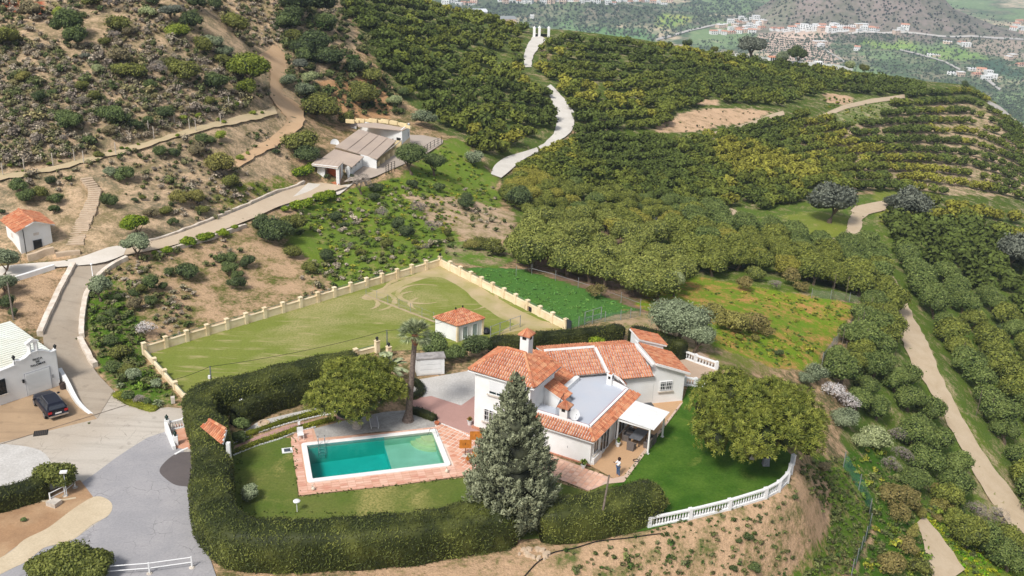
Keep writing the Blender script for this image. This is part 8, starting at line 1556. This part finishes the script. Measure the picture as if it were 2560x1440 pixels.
def village(pts, label, grp, w=(9, 16), pink=.4, st=2):
    for (u, v) in pts:
        P = G(u, v)
        if math.hypot(P[0], P[1]) < 600: continue
        k = rf.random(); small_house(tuple(P), rf.uniform(*w), rf.uniform(8, 12), rf.choice([3.4, 6.4, 6.6]), rf.uniform(-.5, .5), ('pale red roofed house ' if k < pink else 'white flat roofed house ') + label, far_tile if k < pink else None, group=grp, storeys=st, wallm=far_ochre if rf.random() < .3 else white_wall)
village([(1786 + rf.uniform(-4, 4) + i * 13, 84 + rf.uniform(-4, 4)) for i in range(8)] + [(1800 + i * 13, 72 + rf.uniform(-4, 4)) for i in range(9)] + [(1826 + i * 12, 60 + rf.uniform(-4, 3)) for i in range(8)] + [(1842 + i * 12, 50 + rf.uniform(-3, 3)) for i in range(6)], 'in the village left of the mountain', 'houses of the village at the mountain foot')
village([(1935 + i * 15 + rf.uniform(-3, 3), 76 + rf.uniform(-3, 3)) for i in range(18)] + [(1995 + i * 15, 68 + rf.uniform(-2, 2)) for i in range(12)], 'in the terrace row below the mountain', 'houses in the row below the mountain', pink=.25)
village([(2252, 74), (2262, 70), (2240, 84), (2540, 66), (2552, 74), (2548, 58), (2532, 76), (2556, 84)], 'on the right flank below the mountain', 'houses on the right mountain flank')
village([(2368, 108), (2404, 110), (2414, 116), (2056, 112), (2040, 112), (2052, 118), (2328, 140), (2340, 142), (2142, 126), (2440, 190), (2452, 182), (2466, 200), (2480, 196), (2380, 186), (2400, 190), (2530, 145), (2550, 165), (2520, 150), (2430, 176), (2470, 186)], 'scattered among the valley groves', 'houses scattered in the valley', pink=.2)
village([(1115 + i * 12 + rf.uniform(-4, 4), 8 + rf.uniform(-5, 3)) for i in range(7)] + [(1250 + i * 12 + rf.uniform(-2, 2), 5 + rf.uniform(-4, 4)) for i in range(22)] + [(1520 + i * 14, 8 + rf.uniform(-5, 5)) for i in range(12)], 'on the crest of the low dark ridge', 'houses on the low ridge')
P = G(1258, 52); small_house(tuple(P), 46, 20, 5, .35, 'long pale farm shed in the valley below the ridge', plain('shed_roof', S(150, 152, 150), .9), wallm=far_ochre, cat='farm shed'); P = G(1190, 36); small_house(tuple(P), 40, 22, 6, .35, 'white roofed industrial shed in the valley', plain('white_shed_roof', S(226, 228, 232), .9), cat='farm shed'); P = G(1330, 44); small_house(tuple(P), 8, 7, 5, 0, 'lone white house in the green valley plain')
lane = m_ground('far_road', S(206, 200, 192), S(196, 190, 182), .01)
for pts, lb in (([(1640,100,6),(1700,84,5),(1760,70,4),(1800,60,4)], 'pale motorway crossing the valley'), ([(2120,86,5),(2200,82,4),(2300,86,4),(2400,94,4),(2560,100,4)], 'hillside road under the mountain'), ([(2030,110,4),(2070,130,4),(2110,156,4)], 'dirt lane between the valley groves'), ([(2460,196,6),(2480,210,6),(2500,226,6)], 'white lane through the valley hamlet'), ([(2250,126,4),(2300,138,4),(2370,160,4),(2400,176,4)], 'dirt lane crossing the valley')):
    center_strip('valley_road', pts, lane, step=14, label=lb, lift=1.5, road=False, across=2, smoothz=False)
# groves of the valley: small tree blobs joined into one mass
it = []; gr2 = np.random.default_rng(12)
def blobs(poly, n, rlo, rhi, cols, rows_=None):
    poly = np.array(poly, float); u = gr2.uniform(poly[:, 0].min(), poly[:, 0].max(), n * 3); v = gr2.uniform(poly[:, 1].min(), poly[:, 1].max(), n * 3); m = inpoly(u, v, poly); P = G(u[m][:n], v[m][:n])
    for p in P:
        R = math.hypot(p[0], p[1])
        if R < float(ridge(math.atan2(p[0], p[1]))) + 40: continue
        it.append((p[0], p[1], p[2], gr2.uniform(rlo, rhi), cols[int(gr2.integers(0, len(cols)))], 10, .8))
gc_ = [S(104, 120, 90), S(110, 126, 92), S(90, 106, 76), S(118, 132, 98)]
blobs([(1880,0),(2330,0),(2560,60),(2560,100),(2200,76),(1920,66),(1890,40)], 620, 1.6, 3.9, [S(92,98,78), S(104,106,86), S(84,90,70)])
for k in range(15):
    uu = np.arange(1890, 2085, 3.4); vv = 86 + 5.2 * k + (uu - 1890) * .10 + 3 * np.sin(uu / 34 + k * .3); mk = inpoly(uu, vv, [(1900,86),(2060,80),(2080,130),(2110,162),(1960,150),(1880,120)]); PPk = G(uu[mk], vv[mk]) if mk.any() else []
    for p in PPk: it.append((p[0] + gr2.normal() * 1.0, p[1] + gr2.normal() * 2, p[2], gr2.uniform(1.6, 2.4), S(92, 104, 82), 10, .8))
blobs([(1880,84),(2560,96),(2560,240),(2300,205),(2100,180),(1850,150),(1700,110)], 2300, 1.4, 3.6, gc_)
blobs([(1100,8),(1760,8),(1800,60),(1640,108),(1400,80),(1180,40)], 1300, 2.0, 5.0, gc_ + [S(70,84,60)])
blobs([(1700,0),(1900,0),(1880,50),(1760,60)], 250, 3, 7, gc_); blobs([(2430,228),(2560,240),(2560,320)], 500, 1.2, 2.8, gc_)
blobs([(2040,84),(2330,84),(2200,110),(2040,104)], 200, 1.6, 3.0, gc_)
merged('valley_groves', it, 'olive groves and trees dotting the far valley and mountain')
# ------------------------------------------------------------------ haze: one box of air round everything
hm = bpy.data.materials.new('haze_air'); hm.use_nodes = True; hn = hm.node_tree; hn.nodes.clear(); ho = hn.nodes.new('ShaderNodeOutputMaterial'); pv = hn.nodes.new('ShaderNodeVolumePrincipled')
pv.inputs['Color'].default_value = (.70, .84, 1.0, 1); pv.inputs['Density'].default_value = HAZE_D; pv.inputs['Anisotropy'].default_value = 0.0; hn.links.new(pv.outputs[0], ho.inputs['Volume'])
zb = float(GZ.min()) - 1.0; zt2 = max(62.0, float(GZ.max()) + 8); R9 = 14100
hb = bpy.data.meshes.new('haze'); hv = [(x, y, z) for z in (zb, zt2) for x, y in ((-R9, -60), (R9, -60), (R9, R9), (-R9, R9))]; hb.from_pydata(hv, [], [(3, 2, 1, 0), (4, 5, 6, 7), (0, 1, 5, 4), (1, 2, 6, 5), (2, 3, 7, 6), (3, 0, 4, 7)]); hb.materials.append(hm)
if HAZE_D > 0: tag(link('haze', hb), kind='stuff')
# ------------------------------------------------------------------ where two things still share a label, their order across the view tells them apart
bpy.context.view_layer.update()
by = {}
for o in SC.objects:
    if o.parent is None and o.get('label') and o.get('category'): by.setdefault((o['label'], o.get('group')), []).append(o)
for (lb_, g_), os_ in by.items():
    if len(os_) > 1:
        os_.sort(key=lambda o: float(proj(tuple(o.location))[0]))
        for i, o in enumerate(os_):
            tail = ', leftmost of them' if i == 0 else (', rightmost of them' if i == len(os_) - 1 else ', %s from the left' % ordn(i + 1))
            if len((lb_ + tail).replace(',', '').split()) <= 16: o['label'] = lb_ + tail
